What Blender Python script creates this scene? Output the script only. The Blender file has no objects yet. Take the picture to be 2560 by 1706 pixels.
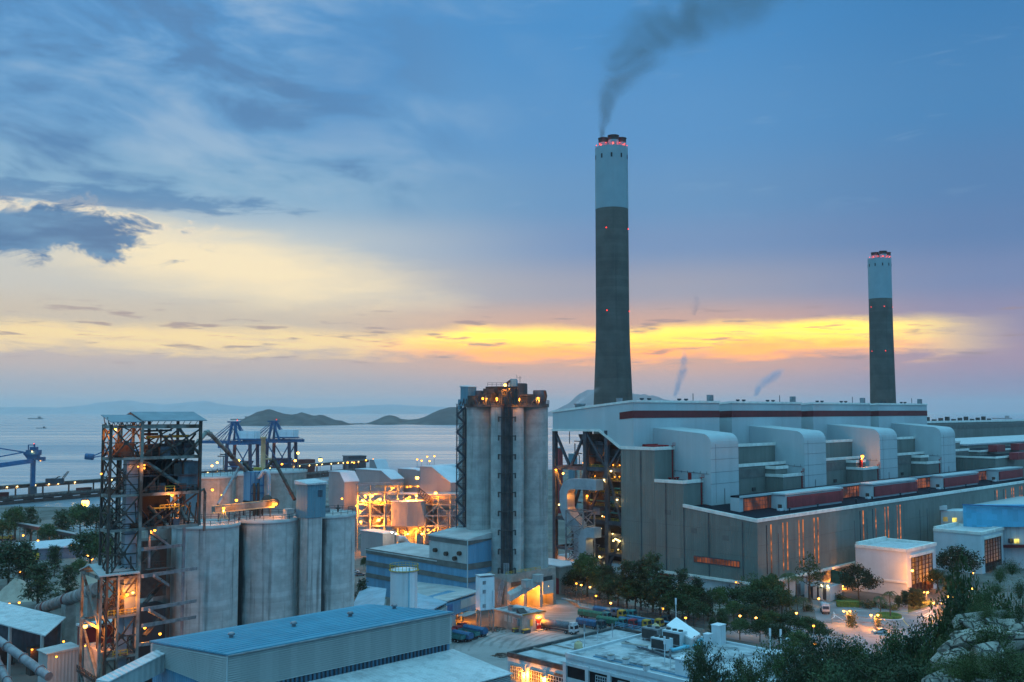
import bpy, math, random
from mathutils import Vector, Matrix, noise as mnoise
random.seed(7)
SC = bpy.context.scene
COL = SC.collection
R = math.radians
# ---------------------------------------------------------------- camera geometry (photo is 2560 x 1706)
F = 2489.0; H = 70.0; T = math.atan(175/2489); CT = math.cos(T); ST = math.sin(T)
def z_of(py, Y):
    m = (853-py)/F
    return H + Y*(ST+m*CT)/(CT-m*ST)
def x_of(px, Y, z): return (px-1280)/F*(Y*CT+(z-H)*ST)
def at(px, py, Y):
    z = z_of(py, Y)
    return Vector((x_of(px, Y, z), Y, z))
def gnd(px, py, z=0.0):
    m = (853-py)/F
    Y = (z-H)*(CT-m*ST)/(ST+m*CT)
    return Vector((x_of(px, Y, z), Y, z))
class Frame:
    """plan grid: a runs right-and-away (azimuth deg), b runs left-and-away"""
    def __init__(s, x, y, deg):
        s.x, s.y = x, y; t = R(deg)
        s.ax, s.ay = math.sin(t), math.cos(t); s.bx, s.by = -math.cos(t), math.sin(t)
        s.rot = R(90-deg)
    def w(s, a, b, z=0.0): return Vector((s.x+a*s.ax+b*s.bx, s.y+a*s.ay+b*s.by, z))
    def a_px(s, px, b, z=40.0):
        k = (px-1280)/F; x0 = s.x+b*s.bx; y0 = s.y+b*s.by
        return (k*(y0*CT+(z-H)*ST)-x0)/(s.ax-k*s.ay*CT)
    def b_px(s, px, a, z=40.0):
        k = (px-1280)/F; x0 = s.x+a*s.ax; y0 = s.y+a*s.ay
        return (k*(y0*CT+(z-H)*ST)-x0)/(s.bx-k*s.by*CT)
    def z_py(s, py, a, b): return z_of(py, s.w(a, b).y)
# ---------------------------------------------------------------- mesh builder
class MB:
    def __init__(s): s.v = []; s.f = []; s.m = []; s.s = []; s.mi = 0
    def add(s, vs, fs, smooth=False):
        o = len(s.v); s.v += [tuple(v) for v in vs]
        for f in fs:
            s.f.append(tuple(i+o for i in f)); s.m.append(s.mi); s.s.append(smooth)
        return s
    def quad(s, *p): return s.add(p, [tuple(range(len(p)))])
    def hexa(s, p):   # 8 points: bottom 4 (ccw from above), top 4
        return s.add(p, [(3,2,1,0),(4,5,6,7),(0,1,5,4),(1,2,6,5),(2,3,7,6),(3,0,4,7)])
    def fbox(s, fr, a0, a1, b0, b1, z0, z1):
        """z1: number or 4 numbers for corners (a0b0, a1b0, a1b1, a0b1)"""
        if a1 < a0: a0, a1 = a1, a0
        if b1 < b0: b0, b1 = b1, b0
        zt = z1 if isinstance(z1, (tuple, list)) else (z1,)*4
        zb = z0 if isinstance(z0, (tuple, list)) else (z0,)*4
        c = [(a0,b0),(a1,b0),(a1,b1),(a0,b1)]
        return s.hexa([fr.w(*q, z) for q, z in zip(c, zb)]+[fr.w(*q, z) for q, z in zip(c, zt)])
    def box(s, c, sx, sy, sz, rz=0.0):
        """c: centre of base"""
        cs, sn = math.cos(rz), math.sin(rz); p = []
        for z in (0, sz):
            for x, y in ((-1,-1),(1,-1),(1,1),(-1,1)):
                X, Y = x*sx/2, y*sy/2
                p.append((c[0]+X*cs-Y*sn, c[1]+X*sn+Y*cs, c[2]+z))
        return s.hexa(p)
    def prism(s, pts, z0, z1):
        """pts plan polygon ccw; z1 number or list"""
        n = len(pts); zt = z1 if isinstance(z1, (list, tuple)) else [z1]*n
        v = [(p[0], p[1], z0) for p in pts]+[(p[0], p[1], z) for p, z in zip(pts, zt)]
        return s.add(v, [tuple(range(n-1, -1, -1)), tuple(range(n, 2*n))]+[(i, (i+1) % n, n+(i+1) % n, n+i) for i in range(n)])
    def profile(s, pts, d):
        """extrude a 3-D polygon by vector d"""
        n = len(pts); d = Vector(d)
        v = [Vector(p) for p in pts]; v += [p+d for p in v]
        return s.add(v, [tuple(range(n-1, -1, -1)), tuple(range(n, 2*n))]+[(i, (i+1) % n, n+(i+1) % n, n+i) for i in range(n)])
    def beam(s, p, q, w=.3, h=None):
        h = h or w; p = Vector(p); q = Vector(q); d = q-p
        if d.length < 1e-4: return s
        d.normalize(); up = Vector((0,0,1)) if abs(d.z) < .95 else Vector((1,0,0))
        if abs(d.z) >= .95: up = Vector((.7071,.7071,0))
        x = d.cross(up).normalized()*w/2; y = x.cross(d).normalized()*h/2
        return s.hexa([p-x-y, q-x-y, q+x-y, p+x-y, p-x+y, q-x+y, q+x+y, p+x+y])
    def tube(s, p, q, r, n=10, r2=None, cap=True): return s.path([p, q], r, n, r2, cap)
    def path(s, pts, r, n=10, r2=None, cap=True):
        pts = [Vector(p) for p in pts]; k = len(pts); vs = []; ref = None
        for i, p in enumerate(pts):
            d = (pts[min(i+1, k-1)]-pts[max(i-1, 0)]).normalized()
            if ref is None or abs(ref.dot(d)) > .98: ref = Vector((0,0,1)) if abs(d.z) < .9 else Vector((1,0,0))
            x = d.cross(ref).normalized(); y = d.cross(x).normalized(); ref = -y if False else ref
            rr = r[i] if isinstance(r, (list, tuple)) else (r+(r2-r)*i/(k-1) if r2 is not None else r)
            vs += [p+(x*math.cos(2*math.pi*j/n)+y*math.sin(2*math.pi*j/n))*rr for j in range(n)]
        fs = [(i*n+j, i*n+(j+1) % n, (i+1)*n+(j+1) % n, (i+1)*n+j) for i in range(k-1) for j in range(n)]
        s.add(vs, fs, True)
        if cap: s.add(vs[:n], [tuple(range(n-1, -1, -1))]); s.add(vs[-n:], [tuple(range(n))])
        return s
    def lathe(s, c, prof, n=32, cap=True, a0=0, a1=2*math.pi, smooth=True):
        full = abs(a1-a0-2*math.pi) < 1e-6; m = n if full else n+1; vs = []
        for r, z in prof:
            vs += [(c[0]+r*math.cos(a0+(a1-a0)*j/n), c[1]+r*math.sin(a0+(a1-a0)*j/n), c[2]+z) for j in range(m)]
        k = len(prof); fs = []
        for i in range(k-1):
            for j in range(n):
                jj = (j+1) % m
                fs.append((i*m+j, i*m+jj, (i+1)*m+jj, (i+1)*m+j))
        s.add(vs, fs, smooth)
        if cap and full: s.add(vs[:m], [tuple(range(m-1, -1, -1))]); s.add(vs[-m:], [tuple(range(m))])
        return s
    def ball(s, c, r, n=10, k=6, sz=1.0):
        return s.lathe(c, [(max(.001, r*math.sin(math.pi*i/k)), -r*sz*math.cos(math.pi*i/k)) for i in range(k+1)], n, cap=False)
    def rail(s, pts, h=1.1, step=2.0, t=.06, closed=False, bars=2):
        pts = [Vector(p) for p in pts]
        if closed: pts = pts+[pts[0]]
        up = Vector((0,0,1))
        for p, q in zip(pts, pts[1:]):
            for i in range(1, bars+1): s.beam(p+up*h*i/bars, q+up*h*i/bars, t)
            n = max(1, int((q-p).length/step))
            for i in range(n+1):
                o = p.lerp(q, i/n); s.beam(o, o+up*h, t)
        return s
    def data(s, name, mats, o=(0,0,0)):
        me = bpy.data.meshes.new(name); o = Vector(o)
        me.from_pydata([tuple(Vector(v)-o) for v in s.v], [], s.f)
        for m in (mats if isinstance(mats, (list, tuple)) else [mats]): me.materials.append(m)
        me.polygons.foreach_set('material_index', s.m); me.polygons.foreach_set('use_smooth', s.s)
        me.update(); return me
    def build(s, name, mats, parent=None, loc=None):
        if not s.v: return None
        if parent is not None: o = wloc(parent)
        elif loc is not None: o = Vector(loc)
        else:
            xs = [v[0] for v in s.v]; ys = [v[1] for v in s.v]; zs = [v[2] for v in s.v]
            o = Vector(((min(xs)+max(xs))/2, (min(ys)+max(ys))/2, min(zs)))
        ob = bpy.data.objects.new(name, s.data(name, mats, o)); COL.objects.link(ob)
        if parent is not None: ob.parent = parent
        else: ob.location = o
        return ob
def each(mbs, name, mats, parent):
    return [m.build(name, mats, parent) for m in mbs if m.v]
def wloc(o):
    v = Vector(o.location)
    while o.parent is not None: o = o.parent; v += Vector(o.location)
    return v
def tag(o, label=None, cat=None, group=None, kind=None):
    if label: o['label'] = label
    if cat: o['category'] = cat
    if group: o['group'] = group
    if kind: o['kind'] = kind
    return o
def thing(name, label, cat, loc=(0,0,0), group=None, rz=0.0):
    o = bpy.data.objects.new(name, None); COL.objects.link(o); o.location = loc; o.rotation_euler = (0,0,rz)
    o.empty_display_size = 1
    return tag(o, label, cat, group)
def copy_tree(o, parent=None):
    c = o.copy(); COL.objects.link(c)
    if parent is not None: c.parent = parent
    for ch in [x for x in COL.objects if x.parent == o]: copy_tree(ch, c)
    return c
def struct(mb, name, mats, loc=(0,0,0)):
    o = mb.build(name, mats, loc=loc); o['kind'] = 'structure'; return o
G = Frame(0, 0, 45)     # only for its axes: the whole plant shares one 45-degree grid
def arc(c, r, ax, ay, t0, t1, n=8):
    c = Vector(c); ax = Vector(ax); ay = Vector(ay)
    return [c+ax*(r*math.cos(R(t0+(t1-t0)*i/n)))+ay*(r*math.sin(R(t0+(t1-t0)*i/n))) for i in range(n+1)]
# ---------------------------------------------------------------- node helper
def lin(c):
    return tuple(((x/255)/12.92 if x/255 <= .04045 else ((x/255+.055)/1.055)**2.4) for x in c)
class NT:
    def __init__(s, tree): s.t = tree; s.n = tree.nodes; s.l = tree.links
    def new(s, typ, **kw):
        nd = s.n.new(typ)
        for k, v in kw.items(): setattr(nd, k, v)
        return nd
    def put(s, sock, v):
        if isinstance(v, bpy.types.NodeSocket): s.l.new(v, sock)
        elif isinstance(v, (tuple, list)) and sock.type == 'RGBA': sock.default_value = tuple(v)[:3]+(1,)
        else: sock.default_value = v
    def m(s, op, a, b=0.0, c=None, clamp=False):
        nd = s.new('ShaderNodeMath', operation=op, use_clamp=clamp); s.put(nd.inputs[0], a); s.put(nd.inputs[1], b)
        if c is not None: s.put(nd.inputs[2], c)
        return nd.outputs[0]
    def add(s, a, b): return s.m('ADD', a, b)
    def sub(s, a, b): return s.m('SUBTRACT', a, b)
    def mul(s, a, b): return s.m('MULTIPLY', a, b)
    def div(s, a, b): return s.m('DIVIDE', a, b)
    def rng(s, x, a, b, c=0.0, d=1.0, smooth=True):
        nd = s.new('ShaderNodeMapRange', interpolation_type='SMOOTHSTEP' if smooth else 'LINEAR')
        s.put(nd.inputs[0], x)
        for i, v in enumerate((a, b, c, d)): s.put(nd.inputs[i+1], v)
        return nd.outputs[0]
    def mix(s, f, a, b, mode='MIX'):
        nd = s.new('ShaderNodeMix', data_type='RGBA', blend_type=mode)
        s.put(nd.inputs[0], f); s.put(nd.inputs[6], a); s.put(nd.inputs[7], b)
        return nd.outputs[2]
    def comb(s, x, y, z):
        nd = s.new('ShaderNodeCombineXYZ')
        for i, v in enumerate((x, y, z)): s.put(nd.inputs[i], v)
        return nd.outputs[0]
    def sep(s, v):
        nd = s.new('ShaderNodeSeparateXYZ'); s.put(nd.inputs[0], v); return nd.outputs
    def noise(s, vec, scale=1.0, detail=3.0, rough=.5, dist=0.0, dim='3D'):
        nd = s.new('ShaderNodeTexNoise', noise_dimensions=dim)
        if vec is not None: s.put(nd.inputs['Vector'], vec)
        s.put(nd.inputs['Scale'], scale); s.put(nd.inputs['Detail'], detail); s.put(nd.inputs['Roughness'], rough); s.put(nd.inputs['Distortion'], dist)
        return nd.outputs[0]
    def mapping(s, vec, scale=(1,1,1), rot=(0,0,0), loc=(0,0,0)):
        nd = s.new('ShaderNodeMapping'); s.put(nd.inputs[0], vec)
        nd.inputs[1].default_value = loc; nd.inputs[2].default_value = rot; nd.inputs[3].default_value = scale
        return nd.outputs[0]
    def ramp(s, f, stops, interp='LINEAR'):
        nd = s.new('ShaderNodeValToRGB'); cr = nd.color_ramp; cr.interpolation = interp
        while len(cr.elements) < len(stops): cr.elements.new(.5)
        for e, (p, c) in zip(cr.elements, stops): e.position = p; e.color = tuple(c)[:3]+(1,)
        s.put(nd.inputs[0], f); return nd.outputs[0]
# ---------------------------------------------------------------- materials
MATS = {}
def mat(name, col, rough=.6, metal=0.0, noise=None, streak=None, panel=None, ring=None, corr=None, rust=None, bump=None, emit=None, rnd=None, spec=.3, tracks=None, cracks=None, sector=None):
    """col linear base colour. noise=(scale, amount); streak=(scale, amount, stain colour); panel=(width, height, amount);
    ring=(height, amount); corr=(spacing, depth, deg) corrugation bump; rust=(scale, amount, colour); emit=(colour, strength)"""
    if name in MATS: return MATS[name]
    m = bpy.data.materials.new(name); m.use_nodes = True; t = NT(m.node_tree); b = t.n['Principled BSDF']
    g = t.new('ShaderNodeTexCoord').outputs['Object']
    c = tuple(col)
    if noise:
        nz = t.noise(g, noise[0], 5, .6); a = noise[1]
        c = t.mix(t.rng(nz, .3, .7), tuple(x*(1-a) for x in col), tuple(min(1, x*(1+a)) for x in col))
    if panel:
        rv = t.mapping(g, rot=(0,0,R(45)), loc=(.137,.211,.05))
        sn = t.new('ShaderNodeVectorMath', operation='SNAP'); t.put(sn.inputs[0], rv); sn.inputs[1].default_value = (panel[0], panel[0], panel[1])
        wn = t.new('ShaderNodeTexWhiteNoise', noise_dimensions='3D'); t.put(wn.inputs['Vector'], sn.outputs[0])
        k = t.rng(wn.outputs['Value'], 0, 1, 1-panel[2], 1+panel[2], False)
        c = t.mix(1.0, c, t.comb(k, k, k), 'MULTIPLY')
    if ring:
        z = t.sep(g)[2]; q = t.m('FLOOR', t.div(z, ring[0]))
        wn = t.new('ShaderNodeTexWhiteNoise', noise_dimensions='1D'); t.put(wn.inputs['W'], q)
        fr = t.m('FRACT', t.div(z, ring[0])); ln = t.rng(fr, 0, .12, 1-ring[1]*1.2, 1)
        k = t.mul(t.rng(wn.outputs['Value'], 0, 1, 1-ring[1], 1+ring[1], False), ln)
        c = t.mix(1.0, c, t.comb(k, k, k), 'MULTIPLY')
    if streak:
        sv = t.mapping(g, scale=(streak[0], streak[0], streak[0]*.035))
        nz = t.noise(sv, 1.0, 4, .62); big = t.noise(g, streak[0]*.12, 2, .5)
        f = t.mul(t.rng(nz, .5, .72), t.rng(big, .3, .65, .25, 1))
        c = t.mix(t.mul(f, streak[1]), c, streak[2])
        nz2 = t.noise(t.mapping(g, scale=(streak[0]*.7, streak[0]*.7, streak[0]*.02), loc=(9,4,2)), 1.0, 3, .6)
        c = t.mix(t.mul(t.rng(nz2, .55, .75), streak[1]*.6), c, tuple(min(.9, x*1.6) for x in col))
    if rust:
        nz = t.noise(t.mapping(g, scale=(1,1,.45)), rust[0], 5, .65)
        c = t.mix(t.mul(t.rng(nz, .48, .62), rust[1]), c, rust[2])
    if tracks:
        wv = t.new('ShaderNodeTexWave', wave_type='RINGS', rings_direction='Z'); t.put(wv.inputs['Vector'], t.mapping(g, loc=(-26,-300,0))); wv.inputs['Scale'].default_value = .12; wv.inputs['Distortion'].default_value = 9; wv.inputs['Detail'].default_value = 3; wv.inputs['Detail Scale'].default_value = .35
        k = t.rng(t.mul(wv.outputs[1], t.rng(t.noise(g, .04, 3, .6), .35, .6)), .45, .9); c = t.mix(t.mul(k, tracks), c, tuple(x*.5 for x in col))
    kx = None
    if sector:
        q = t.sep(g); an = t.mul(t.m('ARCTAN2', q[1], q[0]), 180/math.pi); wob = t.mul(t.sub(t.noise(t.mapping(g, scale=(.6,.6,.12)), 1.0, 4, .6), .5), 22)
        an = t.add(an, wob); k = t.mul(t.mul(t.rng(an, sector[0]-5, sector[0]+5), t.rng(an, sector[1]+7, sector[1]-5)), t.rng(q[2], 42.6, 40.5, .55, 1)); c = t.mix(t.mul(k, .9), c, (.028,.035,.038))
    if cracks:
        vo = t.new('ShaderNodeTexVoronoi', feature='DISTANCE_TO_EDGE'); t.put(vo.inputs['Vector'], t.mapping(g, scale=(1,1,1.5), rot=(.3,.2,.5))); vo.inputs['Scale'].default_value = cracks
        kx = t.rng(t.add(vo.outputs[0], t.mul(t.noise(g, cracks*3, 4, .6), .12)), .07, .14); c = t.mix(kx, tuple(x*.25 for x in col), c)
    if rnd:
        oi = t.new('ShaderNodeObjectInfo').outputs['Random']
        k = t.rng(oi, 0, 1, 1-rnd, 1+rnd, False); c = t.mix(1.0, c, t.comb(k, k, k), 'MULTIPLY')
    t.put(b.inputs['Base Color'], c if isinstance(c, bpy.types.NodeSocket) else tuple(c)+(1,))
    b.inputs['Roughness'].default_value = rough; b.inputs['Metallic'].default_value = metal
    b.inputs['Specular IOR Level'].default_value = spec
    h = None if kx is None else t.mul(kx, .2)
    if corr:
        rv = t.sep(t.mapping(g, rot=(0,0,R(corr[2] if len(corr) > 2 else 45))))
        w = t.m('SINE', t.mul(t.add(rv[0], rv[1] if len(corr) < 3 else 0.0), 2*math.pi/corr[0])); h = t.mul(w, corr[1])
    if bump: 
        nb = t.mul(t.noise(g, bump[0], 5, .6), bump[1]); h = nb if h is None else t.add(h, nb)
    if h is not None:
        bp = t.new('ShaderNodeBump'); bp.inputs['Strength'].default_value = 1; bp.inputs['Distance'].default_value = 1
        t.put(bp.inputs['Height'], h); t.l.new(bp.outputs[0], b.inputs['Normal'])
    if emit:
        t.put(b.inputs['Emission Color'], tuple(emit[0])+(1,)); b.inputs['Emission Strength'].default_value = emit[1]
    MATS[name] = m; return m
STAIN = (.035,.035,.03)
SC_ = dict(rough=.85, noise=(.35,.16), ring=(1.25,.07), streak=(.7,.95,(.06,.07,.07)), bump=(1.5,.05))
M = dict(
 concrete=mat('silo concrete', (.42,.47,.455), **SC_), concrete_b=mat('silo concrete with dark left stain', (.42,.47,.455), sector=(-175,-119), **SC_), concrete_c=mat('silo concrete with painted pillar shade', (.42,.47,.455), sector=(-95,-78), **SC_),  # front sector of third silo: shade beside the lift shaft painted into its colour
 concrete2=mat('pale concrete', (.32,.345,.33), .85, noise=(.25,.18), ring=(1.6,.09), streak=(.5,.7,(.1,.1,.09))),
 concrete_wall=mat('weathered concrete', (.30,.29,.26), .9, noise=(.3,.25), streak=(.5,.7,STAIN)),
 chimney_dark=mat('bare chimney concrete', (.105,.1,.088), .9, noise=(.08,.18), ring=(2.4,.09), streak=(.3,.35,(.03,.03,.03))),
 chimney_white=mat('white painted concrete', (.25,.34,.37), .7, noise=(.1,.06), streak=(.3,.3,(.25,.27,.27))),
 soot=mat('sooty steel', (.06,.057,.055), .8, noise=(.4,.3)),
 grey_clad=mat('grey green cladding', (.165,.185,.165), .6, panel=(1.6,14,.09), noise=(.05,.12), corr=(.9,.05), streak=(.3,.35,(.09,.095,.085))),
 white_clad=mat('white cladding', (.42,.485,.49), .5, panel=(3.2,14,.03), noise=(.04,.06), streak=(.25,.22,(.25,.27,.26)), corr=(.9,.02)),
 cap=mat('pale parapet capping', (.72,.72,.66), .6, noise=(.4,.12)),
 maroon=mat('maroon stripe', (.13,.02,.022), .5, panel=(1.5,50,.12)),
 red_clad=mat('faded red cladding', (.25,.035,.04), .55, panel=(1.4,50,.12), noise=(.15,.2)),
 roof_dark=mat('dark roof sheet', (.012,.017,.026), .85, spec=.1, panel=(1.2,80,.2), corr=(1.1,.06)),
 red_steel=mat('red painted steel', (.3,.018,.02), .5, noise=(.5,.25)),
 steel_dark=mat('dark blue grey steel', (.06,.07,.085), .55, noise=(.4,.3), rust=(.5,.4,(.05,.03,.02))),
 steel=mat('galvanised steel', (.24,.25,.26), .5, .3, noise=(.5,.3)),
 steel_rust=mat('rusty steel', (.06,.052,.045), .7, noise=(.5,.4), rust=(.35,.85,(.075,.03,.016))),
 steel_pale=mat('pale weathered steel', (.2,.2,.18), .6, noise=(.4,.35), rust=(.3,.9,(.06,.035,.022))),
 blue_steel=mat('blue painted steel', (.035,.14,.29), .45, noise=(.4,.2)),
 crane_blue=mat('crane blue', (.025,.10,.21), .5, noise=(.3,.2)),
 blue_sheet=mat('blue cladding sheet', (.12,.29,.42), .5, panel=(1.4,60,.1), corr=(.8,.05), streak=(.4,.35,(.12,.13,.13))),
 blue_roof=mat('blue roof sheet', (.07,.27,.37), .7, noise=(.08,.1), panel=(2.2,90,.05), corr=(.75,.035,45), streak=(.2,.15,(.05,.12,.2))),
 pale_roof=mat('pale corrugated roof', (.52,.55,.55), .5, noise=(.12,.1), panel=(1.5,90,.05), corr=(.9,.05,-45), rust=(.45,.35,(.2,.22,.23))),
 pale_sheet=mat('pale grey sheet', (.40,.43,.42), .6, noise=(.2,.1), panel=(1.3,60,.05), streak=(.5,.5,(.1,.1,.09)), corr=(.8,.04)),
 duct=mat('galvanised duct', (.36,.41,.44), .4, .35, noise=(.3,.15), ring=(3.2,.06)),
 hut=mat('teal hut sheet', (.1,.24,.30), .5, panel=(1.1,50,.09), corr=(.7,.04), streak=(.5,.3,(.1,.09,.07))),
 dust_roof=mat('dusty roof', (.42,.44,.43), .85, noise=(.18,.16), rust=(.12,.5,(.27,.29,.29))),
 grey_band=mat('grey louvre band', (.13,.135,.125), .7, noise=(.3,.2)),
 louvre=mat('grey louvre slats', (.42,.45,.43), .6, panel=(1.2,40,.08)),
 beige_clad=mat('beige purple cladding', (.33,.29,.28), .6, panel=(1.6,60,.06), noise=(.06,.1), corr=(.9,.04)),
 beige_roof=mat('pale beige roof', (.55,.56,.58), .5, noise=(.1,.1), corr=(.9,.03)),
 white_paint=mat('white painted wall', (.53,.59,.61), .7, noise=(.15,.07), streak=(.6,.4,(.25,.26,.24))),
 white_tank=mat('white tank paint', (.68,.70,.72), .6, noise=(.2,.05), ring=(2.4,.03), streak=(.8,.5,(.22,.2,.17))),
 flat_roof=mat('stained flat roof', (.40,.43,.44), .85, noise=(.22,.25), rust=(.22,.85,(.13,.15,.16))),
 asphalt=mat('worn grey yard', (.29,.29,.28), .8, tracks=.6, noise=(.05,.2), rust=(.06,.5,(.12,.12,.115))),
 ground=mat('dusty ground', (.15,.14,.125), .95, noise=(.03,.35), rust=(.05,.6,(.06,.062,.045))),
 road=mat('asphalt road', (.22,.235,.245), .75, noise=(.08,.15), rust=(.12,.4,(.1,.105,.11))),
 paint_white=mat('road paint white', (.7,.7,.68), .6, noise=(1.,.2)),
 paint_yellow=mat('road paint yellow', (.6,.4,.05), .6, noise=(1.,.2)),
 yellow=mat('yellow steel', (.5,.33,.05), .6, noise=(.6,.25)),
 cream=mat('cream steel', (.5,.42,.24), .6, noise=(.4,.2)),
 dark=mat('dark opening', (.012,.014,.018), .5),
 glass=mat('dark window glass', (.02,.03,.04), .12, spec=.6),
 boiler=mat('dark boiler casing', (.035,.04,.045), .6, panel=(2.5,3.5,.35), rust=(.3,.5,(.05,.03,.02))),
 sand=mat('pale sand', (.42,.34,.27), .95, noise=(.2,.18), bump=(.6,.5)),
 rubble=mat('rubble', (.16,.12,.1), .95, noise=(.8,.45), bump=(1.5,.3)),
 rock=mat('granite rock', (.33,.31,.26), .9, cracks=.9, noise=(.9,.35), rust=(.55,.8,(.085,.08,.065)), bump=(2.5,.25)),
 bark=mat('tree bark', (.09,.075,.055), .95, noise=(2.,.3)),
 tyre=mat('tyre rubber', (.02,.02,.02), .9), chrome=mat('bright metal', (.5,.5,.5), .3, .8),
 jetty=mat('dark jetty timber', (.07,.05,.045), .9, noise=(.2,.3)),
 rust_red=mat('rust red hull', (.16,.04,.035), .7, noise=(.1,.25)),
 grass=mat('short grass', (.07,.1,.03), .95, noise=(.3,.35)),
 teal_pipe=mat('light blue pipe', (.17,.5,.62), .45), hedge=mat('clipped hedge', (.08,.15,.03), .9, noise=(2.,.4), bump=(3.,.3)),
)
def emat(name, col, strength, sample=True):
    m = bpy.data.materials.new(name); m.use_nodes = True; t = NT(m.node_tree)
    t.n.remove(t.n['Principled BSDF']); e = t.new('ShaderNodeEmission'); t.put(e.inputs[0], col); e.inputs[1].default_value = strength
    t.l.new(e.outputs[0], t.n['Material Output'].inputs[0])
    m.cycles.emission_sampling = 'AUTO' if sample else 'NONE'
    return m
AMB = (1.0,.37,.006)
E = dict(amber=emat('sodium lamp', (1,.36,.03), 7, False), amber_big=emat('bright sodium lamp', (1,.44,.06), 13, False), amber_small=emat('small sodium lamp', (1,.36,.04), 4, False),
 warm=emat('warm white lamp', (1,.72,.25), 6, False), white=emat('white lamp', (1,.93,.75), 14, False), red=emat('red beacon', (1,.03,.02), 5, False), red_soft=emat('red glow lamp', (1,.05,.03), 3, False))
def windowmat(name, col, strength, cell, dark=.25, seed=0.0):
    """lit glazing seen from outside: panes lit unevenly by lamps behind them"""
    m = bpy.data.materials.new(name); m.use_nodes = True; t = NT(m.node_tree); b = t.n['Principled BSDF']
    g = t.new('ShaderNodeTexCoord').outputs['Object']
    sn = t.new('ShaderNodeVectorMath', operation='SNAP'); t.put(sn.inputs[0], t.mapping(g, rot=(0,0,R(45)), loc=(seed+.13,.21,.1))); sn.inputs[1].default_value = cell
    wn = t.new('ShaderNodeTexWhiteNoise', noise_dimensions='3D'); t.put(wn.inputs['Vector'], sn.outputs[0])
    big = t.noise(g, .22, 2, .5)
    t.put(b.inputs['Emission Strength'], t.mul(t.mul(t.rng(wn.outputs['Value'], 0, 1, dark, 1, False), t.rng(big, .35, .62, .15, 1)), strength))
    b.inputs['Emission Color'].default_value = tuple(col)+(1,); b.inputs['Base Color'].default_value = (.03,.03,.03,1); b.inputs['Roughness'].default_value = .3
    m.cycles.emission_sampling = 'NONE'
    return m
E['strip'] = windowmat('amber strip window', (1,.26,.03), 1.1, (50,50,1.0), .2)
E['hall'] = windowmat('lit hall glazing', (1,.25,.07), .36, (1.5,1.5,50), .35)
E['hall2'] = windowmat('lit louvre hall', (1,.16,.02), .55, (2.2,2.2,2.4), .1, .4)
E['yellow'] = windowmat('lit yellow window', (1,.8,.15), 1.6, (1,1,1), .7)
# ---------------------------------------------------------------- lamps: one mesh per kind, shared by every lamp
LAMPDATA = {}
def lampdata(kind, r):
    k = (kind, round(r, 2))
    if k not in LAMPDATA:
        mb = MB(); mb.ball((0,0,0), r, 8, 5); mb.mi = 1; mb.lathe((0,0,r*.75), [(r*1.15,0),(r*.9,r*.45),(r*.3,r*.6)], 8)
        LAMPDATA[k] = mb.data('floodlight', [E[kind], M['steel_dark']])
    return LAMPDATA[k]
PW = dict(amber=1150, amber_big=3600, amber_small=180, warm=220, white=900, red=0, red_soft=420); LCOL = dict(warm=(1,.62,.22), white=(1,.9,.7), red_soft=(1,.04,.02))
LDATA = {}
def lamp(parent, p, kind='amber', r=.4, name='floodlight', k_=1.0):
    o = bpy.data.objects.new(name, lampdata(kind, r)); COL.objects.link(o); o.parent = parent; o.location = Vector(p)-wloc(parent)
    pw = min(9000, PW[kind]*(r/.4)**1.6)
    if pw > 30:
        k = (kind, round(r, 2), k_)
        if k not in LDATA:
            l = bpy.data.lights.new('lamp light', 'POINT'); l.energy = pw*k_; l.color = LCOL.get(kind, (1,.29,.022)); l.shadow_soft_size = .12; LDATA[k] = l
        lo = bpy.data.objects.new('lamp_light', LDATA[k]); COL.objects.link(lo); lo.parent = o; lo.location = (0,0,-r*1.5)
    return o
# ---------------------------------------------------------------- camera, render, world
cam = bpy.data.objects.new('camera', bpy.data.cameras.new('camera')); COL.objects.link(cam)
cam.location = (0,0,H); cam.rotation_euler = (R(90)+T, 0, 0); cam.data.lens = 35.0; cam.data.sensor_width = 36.0
cam.data.clip_start = .5; cam.data.clip_end = 120000; SC.camera = cam
SC.view_settings.view_transform = 'Standard'; SC.view_settings.look = 'None'; SC.view_settings.exposure = 0; SC.view_settings.gamma = 1
SC.render.engine = 'CYCLES'; cy = SC.cycles
cy.use_denoising = True; cy.denoiser = 'OPENIMAGEDENOISE'; cy.max_bounces = 5; cy.diffuse_bounces = 2; cy.glossy_bounces = 2; cy.transmission_bounces = 2; cy.volume_bounces = 1
cy.sample_clamp_indirect = 4.0; cy.use_adaptive_sampling = True; cy.adaptive_threshold = .015
cy.caustics_reflective = False; cy.caustics_refractive = False
try: cy.volume_step_rate = 2.0; cy.volume_max_steps = 96
except Exception: pass
W = bpy.data.worlds.new('World'); SC.world = W; W.use_nodes = True
t = NT(W.node_tree); t.n.clear()
d = t.sep(t.new('ShaderNodeTexCoord').outputs['Generated'])
az = t.mul(t.m('ARCTAN2', d[0], d[1]), 180/math.pi); el = t.mul(t.m('ARCSINE', t.m('MINIMUM', t.m('MAXIMUM', d[2], -1.0), 1.0)), 180/math.pi)
def sky_ramp(stops): return t.ramp(t.div(el, 60.0), [(max(0, e)/60, lin(c)) for e, c in stops], 'EASE')
ZEN = (108,188,240); ZEN2 = (108,188,240)
left = sky_ramp([(0,(172,184,196)),(1.2,(180,178,184)),(2.8,(206,186,176)),(5,(214,198,176)),(7,(208,204,194)),(9.5,(192,202,206)),(12,(134,174,204)),(16,(104,156,202)),(22,(88,148,202)),(30,(104,166,216)),(60,ZEN)])
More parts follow.
